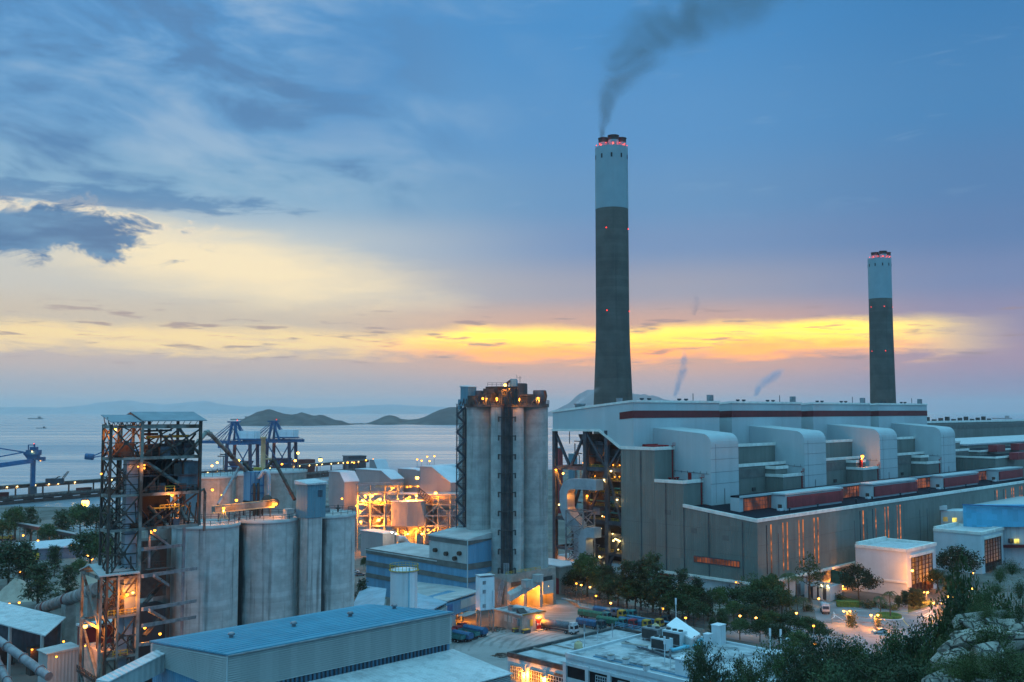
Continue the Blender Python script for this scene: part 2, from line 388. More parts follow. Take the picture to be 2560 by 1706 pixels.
right = sky_ramp([(0,(136,142,178)),(1.2,(152,142,172)),(2.8,(172,146,166)),(5,(150,142,172)),(7,(122,138,178)),(9.5,(98,130,176)),(12,(88,130,178)),(16,(76,132,184)),(22,(64,126,182)),(30,(90,150,200)),(60,ZEN2)])
mid = sky_ramp([(0,(176,172,184)),(1.2,(198,172,172)),(2.8,(222,176,156)),(5,(200,172,166)),(7,(164,164,180)),(9.5,(122,150,190)),(12,(106,150,194)),(16,(92,148,200)),(22,(76,142,200)),(30,(100,160,212)),(60,ZEN)])
c = t.mix(t.rng(az, -14, 6), left, mid); c = t.mix(t.rng(az, 8, 27), c, right)
# warped coordinates for clouds (degrees of azimuth / elevation)
def field(sx, sy, scale, detail=5, rough=.55, dist=0.0, ox=0.0, tilt=0.0):
    v = t.comb(t.add(t.mul(az, sx), ox), t.add(t.mul(el, sy), t.mul(az, tilt)), .37)
    return t.noise(v, scale, detail, rough, dist)
n1 = field(1, 2.6, .11, 7, .56, .35, 3.0, .35)       # broad streaky cloud
n2 = field(1, 5.5, .22, 7, .6, .3, 11.0, -.25)        # thin horizontal wisps
n3 = field(1, 1.9, .36, 9, .64, .6, 24.0)             # puffy detail
# wide cream glow on the left
e1 = t.m('SQRT', t.add(t.m('POWER', t.div(t.add(az, 16.5), 16.5), 2.0), t.m('POWER', t.div(t.sub(el, t.sub(8.3, t.mul(t.add(az, 17.5), .13))), 2.9), 2.0)))
g1 = t.rng(t.add(e1, t.mul(t.sub(n2, .5), .55)), 1.0, .12)
c = t.mix(t.mul(g1, .8), c, tuple(1.12*x for x in lin((255,232,185))))
# upper pale haze and blue cloud bank top left
wl = t.rng(az, 6, -16)
pale = t.mul(t.mul(t.rng(n1, .46, .66), wl), t.rng(el, 9, 14)); c = t.mix(t.mul(pale, .42), c, lin((186,206,222)))
bank = t.mul(t.mul(t.rng(t.sub(1.0, n1), .49, .62), t.rng(az, 0, -12)), t.mul(t.rng(el, 10.2, 13), t.rng(el, 30, 20)))
c = t.mix(t.mul(bank, .9), c, lin((88,132,178)))
e4 = t.m('SQRT', t.add(t.m('POWER', t.div(t.add(t.add(az, 8.6), t.mul(t.sub(el, 19), -.55)), 4.6), 2.0), t.m('POWER', t.div(t.sub(el, 19.4), 5.0), 2.0)))
c = t.mix(t.mul(t.rng(t.add(t.sub(1.0, e4), t.mul(t.sub(n1, .5), 1.6)), 0, .7), .6), c, lin((84,142,196)))
# scattered thin wisps everywhere
c = t.mix(t.mul(t.mul(t.rng(n2, .58, .74), t.rng(el, 8.5, 12)), .16), c, lin((150,180,210)))
# dark cumulus on the far left (about 8 to 12 degrees up)
e2 = t.m('SQRT', t.add(t.m('POWER', t.div(t.add(az, 26.0), 9.5), 2.0), t.m('POWER', t.div(t.sub(el, 9.3), 1.9), 2.0)))
cu = t.rng(t.add(t.sub(1.0, e2), t.mul(t.sub(n3, .52), 2.3)), .1, .5)
e3 = t.m('SQRT', t.add(t.m('POWER', t.div(t.add(az, 24.0), 13.0), 2.0), t.m('POWER', t.div(t.sub(el, 11.3), .75), 2.0)))
cu2 = t.rng(t.add(t.sub(1.0, e3), t.mul(t.sub(field(1, 4, .35, 7, .62, .4, 61.0), .5), 2.6)), .05, .65)
rim = t.mul(t.sub(t.rng(t.add(t.sub(1.0, e2), t.mul(t.sub(n3, .52), 2.3)), .02, .2), cu), t.rng(el, 8.5, 10.5)); c = t.mix(t.mul(rim, .75), c, lin((255,236,205)))
c = t.mix(t.mul(cu2, .7), c, lin((84,130,176)))
c = t.mix(t.mul(cu, .93), c, t.mix(t.rng(n2, .35, .65), lin((66,112,160)), lin((98,142,182))))
# sunset band: bright sky between two cloud sheets
bl = t.add(3.1, t.mul(t.sub(n2, .5), 2.6)); bu = t.add(4.55, t.mul(t.sub(n1, .5), 1.8))
lift = t.rng(az, -8, 4, 0, .42)
band = t.mul(t.rng(t.sub(el, t.sub(bl, t.mul(lift, .4))), -.35, .75), t.rng(t.sub(t.add(bu, lift), el), -.3, .55))
bw = t.mul(t.rng(az, 28, 21.5), t.rng(az, -42, -20, .45, .75))
core = t.mul(t.rng(az, -10, -1), t.rng(az, 25.5, 17.5))
bandc = t.mix(core, tuple(1.35*x for x in lin((255,220,140))), t.mix(t.rng(t.add(el, t.mul(t.sub(n2, .5), 2.0)), 3.25, 4.6), (2.5,.85,.0), (3.0,2.1,.0)))
strk = t.rng(field(1, 13, .26, 5, .6, .25, 77.0, .5), .32, .54, .62, 1)
c = t.mix(t.mul(t.mul(t.mul(band, strk), bw), t.rng(core, 0, 1, .85, 1)), c, bandc)
glow = t.mul(t.mul(t.rng(el, 6.6, 4.8), t.rng(el, 1.6, 3.4)), t.mul(t.rng(az, -14, 2), t.rng(az, 24, 14)))
c = t.mix(t.mul(glow, .3), c, lin((255,176,110)))
# grey cloud slivers over the band
sl = t.mul(t.rng(field(1, 9, .3, 6, .55, .2, 40.0), .56, .68), t.mul(t.rng(el, 2.2, 3.2), t.rng(el, 6.4, 5.0)))
c = t.mix(t.mul(sl, .72), c, lin((164,138,140)))
# unseen sky behind the camera and overhead, brightened to light the scene
back = t.rng(t.m('ABSOLUTE', az), 60, 120); c = t.mix(back, c, t.ramp(t.div(el, 60.0), [(0, tuple(1.45*x for x in lin((100,142,190)))),(.3, tuple(1.5*x for x in lin((92,168,222)))),(1, lin(ZEN))]))
c = t.mix(t.rng(el, 24, 44), c, tuple(1.6*x for x in lin((136,212,246))))
c = t.mix(t.rng(el, -.2, -3.0), c, lin((110,130,150)))
bg = t.new('ShaderNodeBackground'); t.put(bg.inputs[0], c); bg.inputs[1].default_value = 1.0
wo = t.new('ShaderNodeOutputWorld'); t.l.new(bg.outputs[0], wo.inputs[0])
sun = bpy.data.objects.new('sun', bpy.data.lights.new('sun', 'SUN')); COL.objects.link(sun)
sun.data.energy = .08; sun.data.angle = R(30); sun.data.color = (1,.62,.3); sun.rotation_euler = (R(90-4), 0, R(-8))
sun.rotation_euler = Vector((-math.sin(R(8)), -math.cos(R(8)), -math.sin(R(4)))).to_track_quat('-Z', 'Y').to_euler()
# ---------------------------------------------------------------- sea, land, islands, haze
def seamat():
    m = bpy.data.materials.new('calm sea'); m.use_nodes = True; t = NT(m.node_tree); b = t.n['Principled BSDF']
    g = t.new('ShaderNodeTexCoord').outputs['Object']
    st = t.noise(t.mapping(g, scale=(.0009,.012,.01), rot=(0,0,R(-6))), 1.0, 6, .6, .4)
    st2 = t.noise(t.mapping(g, scale=(.0003,.0028,.01), rot=(0,0,R(-4))), 1.0, 4, .6, .6)
    f = t.rng(t.add(t.mul(st, .55), t.mul(st2, .45)), .40, .60)
    t.put(b.inputs['Base Color'], t.mix(f, (.15,.235,.29), (.31,.385,.42)))
    t.put(b.inputs['Roughness'], t.rng(f, 0, 1, .34, .2, False)); b.inputs['Specular IOR Level'].default_value = .5
    w = t.noise(t.mapping(g, scale=(.03,.09,.05)), 1.0, 5, .6)
    bp = t.new('ShaderNodeBump'); bp.inputs['Strength'].default_value = .4; bp.inputs['Distance'].default_value = 1.6
    t.put(bp.inputs['Height'], w); t.l.new(bp.outputs[0], b.inputs['Normal'])
    return m
SEA = -3.0
mb = MB(); S = 60000; mb.quad((-S,-600,SEA),(S,-600,SEA),(S,S,SEA),(-S,S,SEA)); struct(mb, 'sea', seamat(), (0,0,SEA))
shore = [(-2600,-400),(-2600,770),(-700,760),(-430,748),(-330,735),(-235,728),(-215,800),(-205,960),(-160,1075),(-60,1130),(90,1230),(260,1420),(500,1750),(1500,2500),(3200,2500),(3200,-400)]
mb = MB(); mb.prism([p for p in shore[::-1]], -6.0, 0.0); struct(mb, 'ground', M['ground'], (0,0,0))
def sheet(name, pts, m, z=.006, label=None):
    mb = MB(); mb.add([(p[0],p[1],z) for p in pts], [tuple(range(len(pts)))])
    o = struct(mb, name, m, (0,0,z)); return o
def hill(name, pts, Y, depth, m, ridges=3, seed=1, base=SEA, z0=None):
    """an island: pts = outline (px, py of the crest); its flanks run to the water front and back, with gullies and knolls"""
    mb = MB(); xs = []; 
    n = 130; rows = 15; vs = []
    px0, px1 = pts[0][0], pts[-1][0]
    for j in range(rows+1):
        v = j/rows*2-1          # -1 front .. 1 back
        for i in range(n+1):
            px = px0+(px1-px0)*i/n
            for (a, ya), (b_, yb) in zip(pts, pts[1:]):
                if a <= px <= b_: py = ya+(yb-ya)*(px-a)/(b_-a); break
            zc = z_of(py, Y)-base; X = (px-1280)/F*Y*CT
            k = max(0.0, 1-abs(v)**1.35); wob = mnoise.noise((X*.0035+seed, v*1.7, seed*3.1)); fine = mnoise.noise((X*.013, v*6, seed))
            h = zc*k*(1+.28*wob*(1-k)*2+.08*fine*(1 if 0 < j < rows else 0)); dd = depth*(.35+.65*min(1, zc/60.0))
            if j in (0, rows): h = -4.0
            vs.append((X*(1+v*dd/Y*.3)+wob*depth*.05*(1-abs(v)), Y+v*dd, base+h))
    fs = [(j*(n+1)+i, j*(n+1)+i+1, (j+1)*(n+1)+i+1, (j+1)*(n+1)+i) for j in range(rows) for i in range(n)]
    mb.add(vs, fs, True); o = mb.build(name, m, loc=(0,0,base)); o['kind'] = 'structure'; return o
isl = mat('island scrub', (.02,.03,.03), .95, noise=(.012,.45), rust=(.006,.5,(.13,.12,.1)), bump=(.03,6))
mtn = mat('distant hills', (.22,.25,.28), .95, noise=(.002,.3))  # base colour lightened so that the haze fade is partly painted in
hill('island', [(597,1060),(606,1052),(622,1041),(640,1032),(655,1028),(668,1022.5),(676,1024),(690,1029),(708,1034),(728,1037),(742,1035),(752,1031),(762,1034),(780,1039),(792,1038),(801,1036),(815,1042),(832,1049),(850,1051),(862,1057),(880,1061)], 5300, 420, isl, seed=2.3)
hill('island', [(905,1061),(925,1056),(945,1048),(962,1040),(975,1038),(990,1040),(1003,1047),(1025,1050),(1045,1047),(1064,1040),(1080,1033),(1100,1024),(1120,1019),(1143,1018),(1180,1022),(1215,1034),(1250,1048),(1290,1060)], 5700, 500, isl, seed=5.1)
hill('headland', [(860,1061.5),(880,1059),(905,1058.5),(930,1061.5)], 5500, 90, isl, seed=4)
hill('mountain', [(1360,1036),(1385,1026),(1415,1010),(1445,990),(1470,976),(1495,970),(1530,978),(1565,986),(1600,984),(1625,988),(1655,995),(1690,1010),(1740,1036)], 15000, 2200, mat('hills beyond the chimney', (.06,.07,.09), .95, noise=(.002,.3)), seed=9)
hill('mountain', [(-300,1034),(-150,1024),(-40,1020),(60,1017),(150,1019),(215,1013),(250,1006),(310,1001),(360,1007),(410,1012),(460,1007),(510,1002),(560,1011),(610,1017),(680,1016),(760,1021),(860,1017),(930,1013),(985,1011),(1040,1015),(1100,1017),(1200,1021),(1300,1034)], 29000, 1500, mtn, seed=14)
# air between here and the islands
hz = MB(); hz.hexa([(-26000,-700,-8),(26000,-700,-8),(26000,32000,-8),(-26000,32000,-8),(-26000,-700,395),(26000,-700,395),(26000,32000,395),(-26000,32000,395)])
hm = bpy.data.materials.new('haze air'); hm.use_nodes = True; t = NT(hm.node_tree); t.n.remove(t.n['Principled BSDF'])
pv = t.new('ShaderNodeVolumePrincipled'); pv.inputs['Color'].default_value = (1.0,.97,.95,1); pv.inputs['Density'].default_value = 4.8e-5; pv.inputs['Anisotropy'].default_value = .6
t.l.new(pv.outputs[0], t.n['Material Output'].inputs['Volume'])
HAZE = struct(hz, 'haze', hm, (0,0,-8)); HAZE['kind'] = 'stuff'
# ---------------------------------------------------------------- power station on the shared grid
P = Frame(88, 361, 45)
PS = thing('power_station', 'huge grey and white power station with a maroon stripe and hooded white ducts', 'power station', P.w(0,0,0))
def pp(mb, name, m): return mb.build(name, m, PS)
ZR = 31.0                      # turbine hall roof
AE = 300.0                     # far end that the photo shows
hall = MB(); hall.fbox(P, 0, AE, 0, 31.8, 8.6, (ZR-.7, ZR-.7, 33.6, 33.6)); pp(hall, 'turbine_hall_wall', M['grey_clad'])
base = MB(); base.fbox(P, 1.2, AE, 1.5, 100, 0, 8.3); pp(base, 'white_base_wall', M['white_paint'])
led = MB()
led.fbox(P, -.9, AE, -1.1, .3, 7.7, 8.55); led.fbox(P, -.9, .3, .3, 62, 7.7, 8.55); pp(led, 'ledge', M['cap'])
rf = MB(); rf.fbox(P, .5, AE-.5, .5, 31.4, (ZR-.9,ZR-.9,33.4,33.4), (ZR-.4,ZR-.4,33.7,33.7)); pp(rf, 'hall_roof', M['roof_dark'])
cp = MB(); cp.fbox(P, -.35, AE, -.35, .6, ZR-.9, ZR+.35)
cp.hexa([P.w(-.35,.6,ZR-.9),P.w(.6,.6,ZR-.9),P.w(.6,32,33.4),P.w(-.35,32,33.4),P.w(-.35,.6,ZR+.35),P.w(.6,.6,ZR+.35),P.w(.6,32,34.6),P.w(-.35,32,34.6)])
pp(cp, 'parapet_cap', M['cap'])
# window slits on the long face, in pairs
slits = [(1917,.45),(1928,1),(1958,.6),(1968.6,1),(1998,.7),(2008,1),(2036,.8),(2045.6,1),(2151,.5),(2158.6,1),(2182.5,.5),(2190,1),(2213,.6),(2221,1),(2243.7,.6),(2251,1),(2488,.5),(2493.4,.9),(2509.7,.5),(2515,1),(2530,.6),(2535,1),(2550,.7),(2555.6,1)]
for px, k in slits:
    a = P.a_px(px, 0, 20); mb = MB(); wv = .3 if k > .85 else .22
    mb.fbox(P, a-wv, a+wv, -.12, .1, 11.0, 28.6); pp(mb, 'window_slit', E['strip'] if k > .55 else M['glass'])
for px in (1946, 2168, 2300, 2318, 2137):
    a = P.a_px(px, 0, 20); mb = MB(); mb.fbox(P, a-.12, a+.12, -.1, .1, 9.5, 25); pp(mb, 'downpipe', M['steel_dark'])
# louvred window band on the end face
b0, b1 = P.b_px(1850, 0, 14), P.b_px(1735, 0, 14); n = 16
fr = MB(); fr.fbox(P, -.22, -.02, b0, b1, 13.2, 15.7); wf = pp(fr, 'window_band', M['steel_dark'])
pn = MB()
for i in range(n):
    u0 = b0+(b1-b0)*(i+.12)/n; u1 = b0+(b1-b0)*(i+.88)/n; pn.fbox(P, -.27, -.2, u0, u1, 13.5, 15.4)
pn.build('window_pane', E['hall'], wf)
# doors and dark openings in the white base
for px, w in ((1662,3.2),):
    b = P.b_px(px, 1.2, 4); mb = MB(); mb.fbox(P, 1.05, 1.3, b-w, b+w, 0, 7.0); pp(mb, 'door', M['red_steel'])
for px, w, h, m in ((1946,4.0,6.5,'red_steel'),(1995,1.6,4.5,'steel'),(2125,3.0,6.5,'boiler')):
    a = P.a_px(px, 1.5, 4); mb = MB(); mb.fbox(P, a-w, a+w, 1.3, 1.6, 0, h); pp(mb, 'door', M[m])
lv = MB(); a0, a1 = P.a_px(2015, 1.5, 5), P.a_px(2130, 1.5, 5)
for i in range(9): lv.fbox(P, a0, a1, 1.25+.02*(i % 2), 1.55, 3.2+.5*i, 3.55+.5*i)
pp(lv, 'louvre_panel', M['steel'])
for b, z1 in ((6,30),(20.5,32),(31.6,33.4),(40,42),(52,54)): pp(MB().tube(P.w(-.25,b,8.6), P.w(-.25,b,z1), .14, 6), 'downpipe', M['steel_dark'])
for b, z in ((12,22.5),(26,24),(38,30)): pp(MB().fbox(P, -.12, .05, b, b+2.6, z, z+1.8), 'wall_louvre', M['grey_band'])
for z in (17.5, 26.2): pp(MB().fbox(P, -.06, .02, .2, 61.8 if z < 20 else 61, z, z+.1), 'sheet_lap', M['grey_band'])
for z in (14.8, 21.6): pp(MB().fbox(P, .2, AE, -.06, .02, z, z+.1), 'sheet_lap', M['grey_band'])
# roof monitor with glazing and red fronted boxes
mon = MB(); a0 = 11.7
mon.fbox(P, a0, AE, 14.6, 17.6, 31.0, 37.2); pp(mon, 'monitor_wall', M['steel_dark'])
mr = MB(); mr.fbox(P, a0-.5, AE, 14.3, 18.2, 37.25, 37.9); pp(mr, 'monitor_roof', M['roof_dark']); pp(MB().fbox(P, a0-.5, AE, 13.6, 14.28, 37.2, 38.0), 'monitor_fascia', M['white_clad'])
me_ = MB(); me_.fbox(P, a0-.6, a0-.05, 14.2, 18.2, 31, 37.24); me_.fbox(P, a0, a0+2.2, 14.35, 14.55, 31.5, 37.24); pp(me_, 'monitor_end_wall', M['white_clad'])
gl = MB(); gl.fbox(P, a0+2.5, AE-1, 14.4, 14.58, 32.2, 36.6); gz = pp(gl, 'monitor_glazing', E['hall'])
mu = MB()
for i in range(int((AE-a0-3)/2.2)): mu.fbox(P, a0+2.5+2.2*i, a0+2.62+2.2*i, 14.3, 14.42, 32, 36.9)
for z in (33.6, 35.2): mu.fbox(P, a0+2.5, AE-1, 14.28, 14.4, z, z+.14)
mu.build('mullions', M['steel_dark'], gz)
for s in (34, 109, 186, 262):
    wb = MB(); L = 46 if s < 250 else 38
    wb.fbox(P, s, s+L, 8.0, 14.25, ZR-.2, (37.0,37.0,37.2,37.2)); bx = pp(wb, 'roof_box', M['white_clad'])
    rc = MB(); rc.fbox(P, s-.6, s+L+.4, 7.5, 13.55, 37.3, 37.95); rc.build('roof_box_roof', M['white_clad'], bx)
    rd = MB(); rd.fbox(P, s+2.2, s+L+.3, 7.5, 7.97, 32.2, 36.6); rd.fbox(P, s+.9, s+2.2, 7.35, 7.8, 32.2, 36.6); rd.build('red_panel', M['red_clad'], bx)
    dr = MB(); dr.fbox(P, s-.15, s-.02, 9.6, 11.2, ZR+.2, 33.6); dr.build('door', M['steel_rust'], bx)
    ac = MB(); ac.fbox(P, s-3.4, s-.9, 8.4, 9.9, ZR-.2, ZR+1.2); ac.build('air_conditioner', M['white_paint'], bx)
for a in (30, 52, 85, 100, 128, 160, 178, 205, 240):
    pp(MB().lathe(P.w(a,4,ZR-.4), [(.25,0),(.25,2),(.5,2.05),(.5,2.5)], 8), 'roof_vent', M['steel_dark'])
# boiler houses: four white blocks under one stripe
units = [(0,61.5),(71.7,134),(146,209.7),(219.8,285)]
BZ = 73.6
for k, (u0, u1) in enumerate(units):
    mb = MB()
    if k == 0:      # first block: end face hangs over the open frame, underside cut on a slope
        prof = [(55.6,55.7),(62.9,55.7),(73.5,62.2),(99.6,62.0),(99.6,69.3),(55.6,BZ)]
        mb.profile([P.w(u0,b,z) for b, z in prof], P.w(u1,0,0)-P.w(u0,0,0))
    else: mb.profile([P.w(u0,b,z) for b, z in [(55.6,30),(99.6,30),(99.6,69.8),(55.6,BZ)]], P.w(u1,0,0)-P.w(u0,0,0))
    bl = pp(mb, 'boiler_house', M['white_clad'])
    cpb = MB(); cpb.fbox(P, u0-.4, u1+.2, 55.1, 56.2, BZ-.1, BZ+.8); cpb.hexa([P.w(u0-.4,56.2,BZ-.1),P.w(u0+.8,56.2,BZ-.1),P.w(u0+.8,100,69.3),P.w(u0-.4,100,69.3),P.w(u0-.4,56.2,BZ+.8),P.w(u0+.8,56.2,BZ+.8),P.w(u0+.8,100,70.2),P.w(u0-.4,100,70.2)])
    cpb.build('roof_edge', M['cap'], bl)
    sb = MB(); zs = (66.8,66.8,67.0,67.0); 
    bb = P.b_px(1549, -.06, 67) if k == 0 else 75
    sb.fbox(P, u0-.14, u1+.1, 55.45, 55.7, 67.2, 70.2); sb.hexa([P.w(u0-.14,55.7,67.2),P.w(u0+.05,55.7,67.2),P.w(u0+.05,bb,66.6),P.w(u0-.14,bb,66.6),P.w(u0-.14,55.7,70.2),P.w(u0+.05,55.7,70.2),P.w(u0+.05,bb,69.4),P.w(u0-.14,bb,69.4)])
    sb.build('stripe', M['maroon'], bl)
    if k == 0:
        ub = MB(); ub.beam(P.w(-.2,99.8,61.8), P.w(-.2,73.4,62.0), .7, .9); ub.beam(P.w(-.2,73.4,62.0), P.w(-.2,62.2,55.1), .7, .9); ub.build('soffit_edge', M['cap'], bl)
    for a in (u0+8, u0+13, u0+34, u0+39): MB().lathe(P.w(a,57.5,BZ+.3), [(.5,0),(.5,.7),(.9,.8),(.9,1.4)], 8).build('roof_vent', M['steel_dark'], bl)
    MB().fbox(P, u1-3.2, u1-.8, 58, 60, BZ, BZ+3.6).build('roof_stack', M['steel'], bl); MB().beam(P.w(u1-18,57,BZ), P.w(u1-18,57,BZ+4), .25).build('mast', M['steel_dark'], bl)
pp(MB().lathe(P.w(8,91,70), [(2.2,0),(2.2,2.6),(2.6,2.7),(2.6,3.2)], 12), 'roof_stack', M['steel']); pp(MB().lathe(P.w(14,74,72), [(1.3,0),(1.3,3.5)], 10), 'roof_stack', M['steel'])
bk = MB(); bk.fbox(P, .5, 284, 63, 99, 28, 61) ; 
gapw = MB()
for (a, b) in ((61.5,71.7),(134,146),(209.7,219.8)): gapw.fbox(P, a, b, 68, 99, 25, 72.5)
pp(gapw, 'recess_wall', M['white_clad'])
# hooded duct wings and the stepped blocks between them
hood = [13.2, 86.0, 160.7, 235.8]; HW = 19.6
def hoodprof(a):
    r = 4.2; z = 61.2; pts = [P.w(a,56,33.0), P.w(a,56,63.2), P.w(a,28+r,z)]
    pts += [P.w(a,28+r-r*math.sin(R(t)),z-r+r*math.cos(R(t))) for t in (15,30,45,60,75,90)]
    return pts+[P.w(a,28,33.0)]
for k, s in enumerate(hood):
    mb = MB(); mb.profile(hoodprof(s), P.w(HW,0,0)-P.w(0,0,0)); hd = pp(mb, 'duct_hood', M['white_clad'])
    sm = MB()
    for z in (55.5, 51, 46, 41.5): sm.fbox(P, s-.03, s+HW+.03, 27.95, 28.2, z, z+.1)
    sm.fbox(P, s+3.2, s+3.3, 27.95, 28.2, 34, 57); sm.beam(P.w(s+9,27.8,33), P.w(s+9,27.8,39.5), .14); sm.beam(P.w(s-.1,29,45.4), P.w(s-.1,46,46.2), .12)
    for i in range(6): sm.beam(P.w(s-.1,30+3*i,45.4), P.w(s-.1,30+3*i,46.4), .1)
    sm.build('seam', M['steel_dark'], hd)
    if k == 0:
        dd = MB(); dd.fbox(P, s-.15, s+.05, 37.2, 38.8, 42.3, 45.6); dd.build('door', M['red_steel'], hd)
        lo = MB(); lo.fbox(P, s-.12, s+.05, 31.4, 33.8, 43.5, 45.5); lo.build('louvre_panel', M['pale_sheet'], hd)
def block(a0, a1, b0, b1, z0, z1, name='stepped_block'):
    mb = MB(); mb.fbox(P, a0, a1, b0, b1, z0, z1-.9); o = pp(mb, name, M['grey_clad'])
    c = MB(); e = .35
    c.fbox(P, a0-e, a1+e, b0-e, b0+.55, z1-1.0, z1+.25); c.fbox(P, a0-e, a0+.55, b0+.55, b1, z1-1.0, z1+.25); c.build('parapet_cap', M['cap'], o)
    r = MB(); r.fbox(P, a0+.55, a1, b0+.55, b1, z1-.95, z1-.5); r.build('block_roof', M['roof_dark'], o)
    return o
o = block(0, 13.15, 45.4, 62.2, 8.6, 55.6)
def redpipes(o, a0, a1, b0, b1, z):
    n = max(3, int((a1-a0)/2.2))
    for i in range(n):
        a = a0+(a1-a0)*(i+.5)/n; MB().tube(P.w(a,b0,z), P.w(a,b1,z), .42, 8).build('red_duct', M['red_steel'], o)
    MB().fbox(P, a0, a1, b1-1, b1-.4, z-.7, z+.7).build('red_header', M['red_steel'], o)
redpipes(o, 3, 12.6, 47, 54, 56.0)
def ladder(o, a, b, z0, z1):
    mb = MB(); mb.fbox(P, a-.2, a+.2, b-.35, b-.05, z0, z1); 
    for i in range(int((z1-z0)/1.2)): mb.fbox(P, a-.55, a+.55, b-.75, b-.66, z0+1.2*i+.5, z0+1.2*i+.62)
    mb.fbox(P, a-.9, a+.9, b-1.0, b-.1, z1, z1+.2); mb.rail([P.w(a-.9,b-1,z1+.2), P.w(a+.9,b-1,z1+.2)], 1.1, .9, .1); mb.build('ladder', M['red_steel'], o)
ladder(o, 11.6, 45.4, 43, 56)
o = block(0, 13.15, 31.9, 45.3, 8.6, 43.2); ladder(o, 11.8, 31.9, 33, 44)
for a, b in ((4,41),(6,40),(8.5,40.5)): MB().lathe(P.w(a,b,42.6), [(.35,0),(.35,.9),(.7,1.),(.7,1.4)], 8).build('roof_vent', M['red_steel'], o)
for k in range(4):
    s0 = hood[k]+HW; s1 = hood[k+1] if k < 3 else 300
    u = block(s0+.05, s1-.05, 42.5, 56, 30, 55.6 if k < 3 else 52, 'upper_block'); redpipes(u, s0+2, s0+(24 if k < 3 else 12), 46, 55, 56.0 if k < 3 else 52.5)
    ladder(u, s0+17, 42.5, 47.5, 56 if k < 3 else 52)
    md = block(s0+.05, s1-.05, 37.5, 42.4, 30, 47.4, 'middle_block')
    bd = MB(); bd.fbox(P, s0+.1, s1-.1, 37.38, 37.6, 41.5, 45.4); bd.build('grey_band', M['grey_band'], md)
    lf = MB(); lf.fbox(P, s0+25, s0+27.5, 37.0, 37.5, 36, 37.4); lf.beam(P.w(s0+40,37.2,34), P.w(s0+40,37.2,40), .2); lf.build('wall_fitting', M['soot'], md)
    if k < 3:
        sb_ = block(s1-17, s1-.05, 29, 37.4, 30, 42.6, 'lower_block'); ladder(sb_, s1-1.2, 29, 33.5, 43.5)
        sc_ = block(s1-17, s1-7, 32.5, 37.4, 42.7, 45.9, 'plant_room')
        if k == 1:
            lb = MB(); lb.fbox(P, s1-14, s1-12.6, 31, 32, 42, 47); lb.build('lamp_post', M['red_steel'], sb_); lamp(sb_, P.w(s1-13.3,30.8,48), 'amber', .8)
# open boiler frame under the overhang
cols = [99.0, 81.5, 70.0]
for a, b, w in [(.8,b,1.7) for b in cols]+[(24,b,1.5) for b in (99,84,70)]+[(10,90,1.2)]:
    pp(MB().beam(P.w(a,b,0), P.w(a,b,62), w, w), 'frame_column', M['steel_dark'])
fx = MB()
lev = [(46.0,1.6),(24.5,1.6),(12.0,1.2)]
for z, w in lev:
    fx.beam(P.w(.8,99,z), P.w(.8,62.3,z), .9, w); fx.beam(P.w(24,99,z), P.w(24,62.3,z), .9, w)
    for b in cols: fx.beam(P.w(.8,b,z), P.w(24,b,z), .8, 1.2)
pp(fx, 'frame_beam', M['steel_dark'])
br = MB()
for z0, z1 in ((24.5,46),(46,61.5)):
    br.beam(P.w(.8,99,z1), P.w(.8,90.2,z0), .95); br.beam(P.w(.8,81.5,z1), P.w(.8,90.2,z0), .95)
    br.beam(P.w(.8,81.5,z1), P.w(.8,70,z0), .85) if z0 > 40 else br.beam(P.w(.8,70,z1), P.w(.8,81.5,z0), .85)
    br.beam(P.w(.8,70,z0 if z0 > 40 else z1), P.w(.8,62.5,z1-6 if z0 > 40 else z0), .85)
br.beam(P.w(.8,81.5,24.5), P.w(.8,70,1), 1.0); br.beam(P.w(.8,62.5,20), P.w(.8,70,6), .9); br.beam(P.w(.8,70,8), P.w(.8,62.5,0), 1.0); br.beam(P.w(.8,81.5,5), P.w(.8,70,12), .9)
pp(br, 'frame_brace', M['steel_dark'])
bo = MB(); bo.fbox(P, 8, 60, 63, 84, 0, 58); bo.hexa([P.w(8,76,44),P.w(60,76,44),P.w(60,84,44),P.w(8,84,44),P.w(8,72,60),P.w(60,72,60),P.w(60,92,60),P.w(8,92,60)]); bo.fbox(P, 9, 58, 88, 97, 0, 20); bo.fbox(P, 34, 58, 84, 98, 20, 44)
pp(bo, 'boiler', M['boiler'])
pf = MB(); rnd = random.Random(3)
for z in (6, 12.2, 18, 24.8, 30.5, 36, 41, 46.2, 51, 56):
    pf.fbox(P, 2, 8, 62.5, 84, z, z+.25); 
    for i in range(4):
        b = rnd.uniform(63, 88); pf.tube(P.w(rnd.uniform(2,7.5), b, z+1), P.w(rnd.uniform(2,7.5), b+rnd.uniform(-8,8), z+1+rnd.uniform(0,.5)), rnd.uniform(.12,.35), 6)
    for i in range(5):
        b = rnd.uniform(63, 95); a = rnd.uniform(2, 7); pf.beam(P.w(a,b,z), P.w(a,b,z+rnd.uniform(3,6)), rnd.uniform(.12,.35))
pp(pf, 'platform', M['steel_dark'])
for z in (12.5, 25.0, 30.7, 36.2, 41.2, 46.5): pp(MB().rail([P.w(1.6,63,z), P.w(1.6,84,z)], 1.2, 2.2, .14), 'railing', M['yellow'])
for z, b0, b1 in ((33,66,80),(38.5,64,80),(28.5,63,74)): pp(MB().tube(P.w(1.8,b0,z), P.w(1.8,b1,z), .3, 6), 'green_pipe', mat('sea green pipe', (.06,.22,.19), .5))
def bend(name, pts, w, h, m=None):
    mb = MB()
    for p, q in zip(pts, pts[1:]): mb.beam(p, q, w, h)
    return pp(mb, name, m or M['duct'])
d1 = MB(); ctr = P.w(-4,84,33)
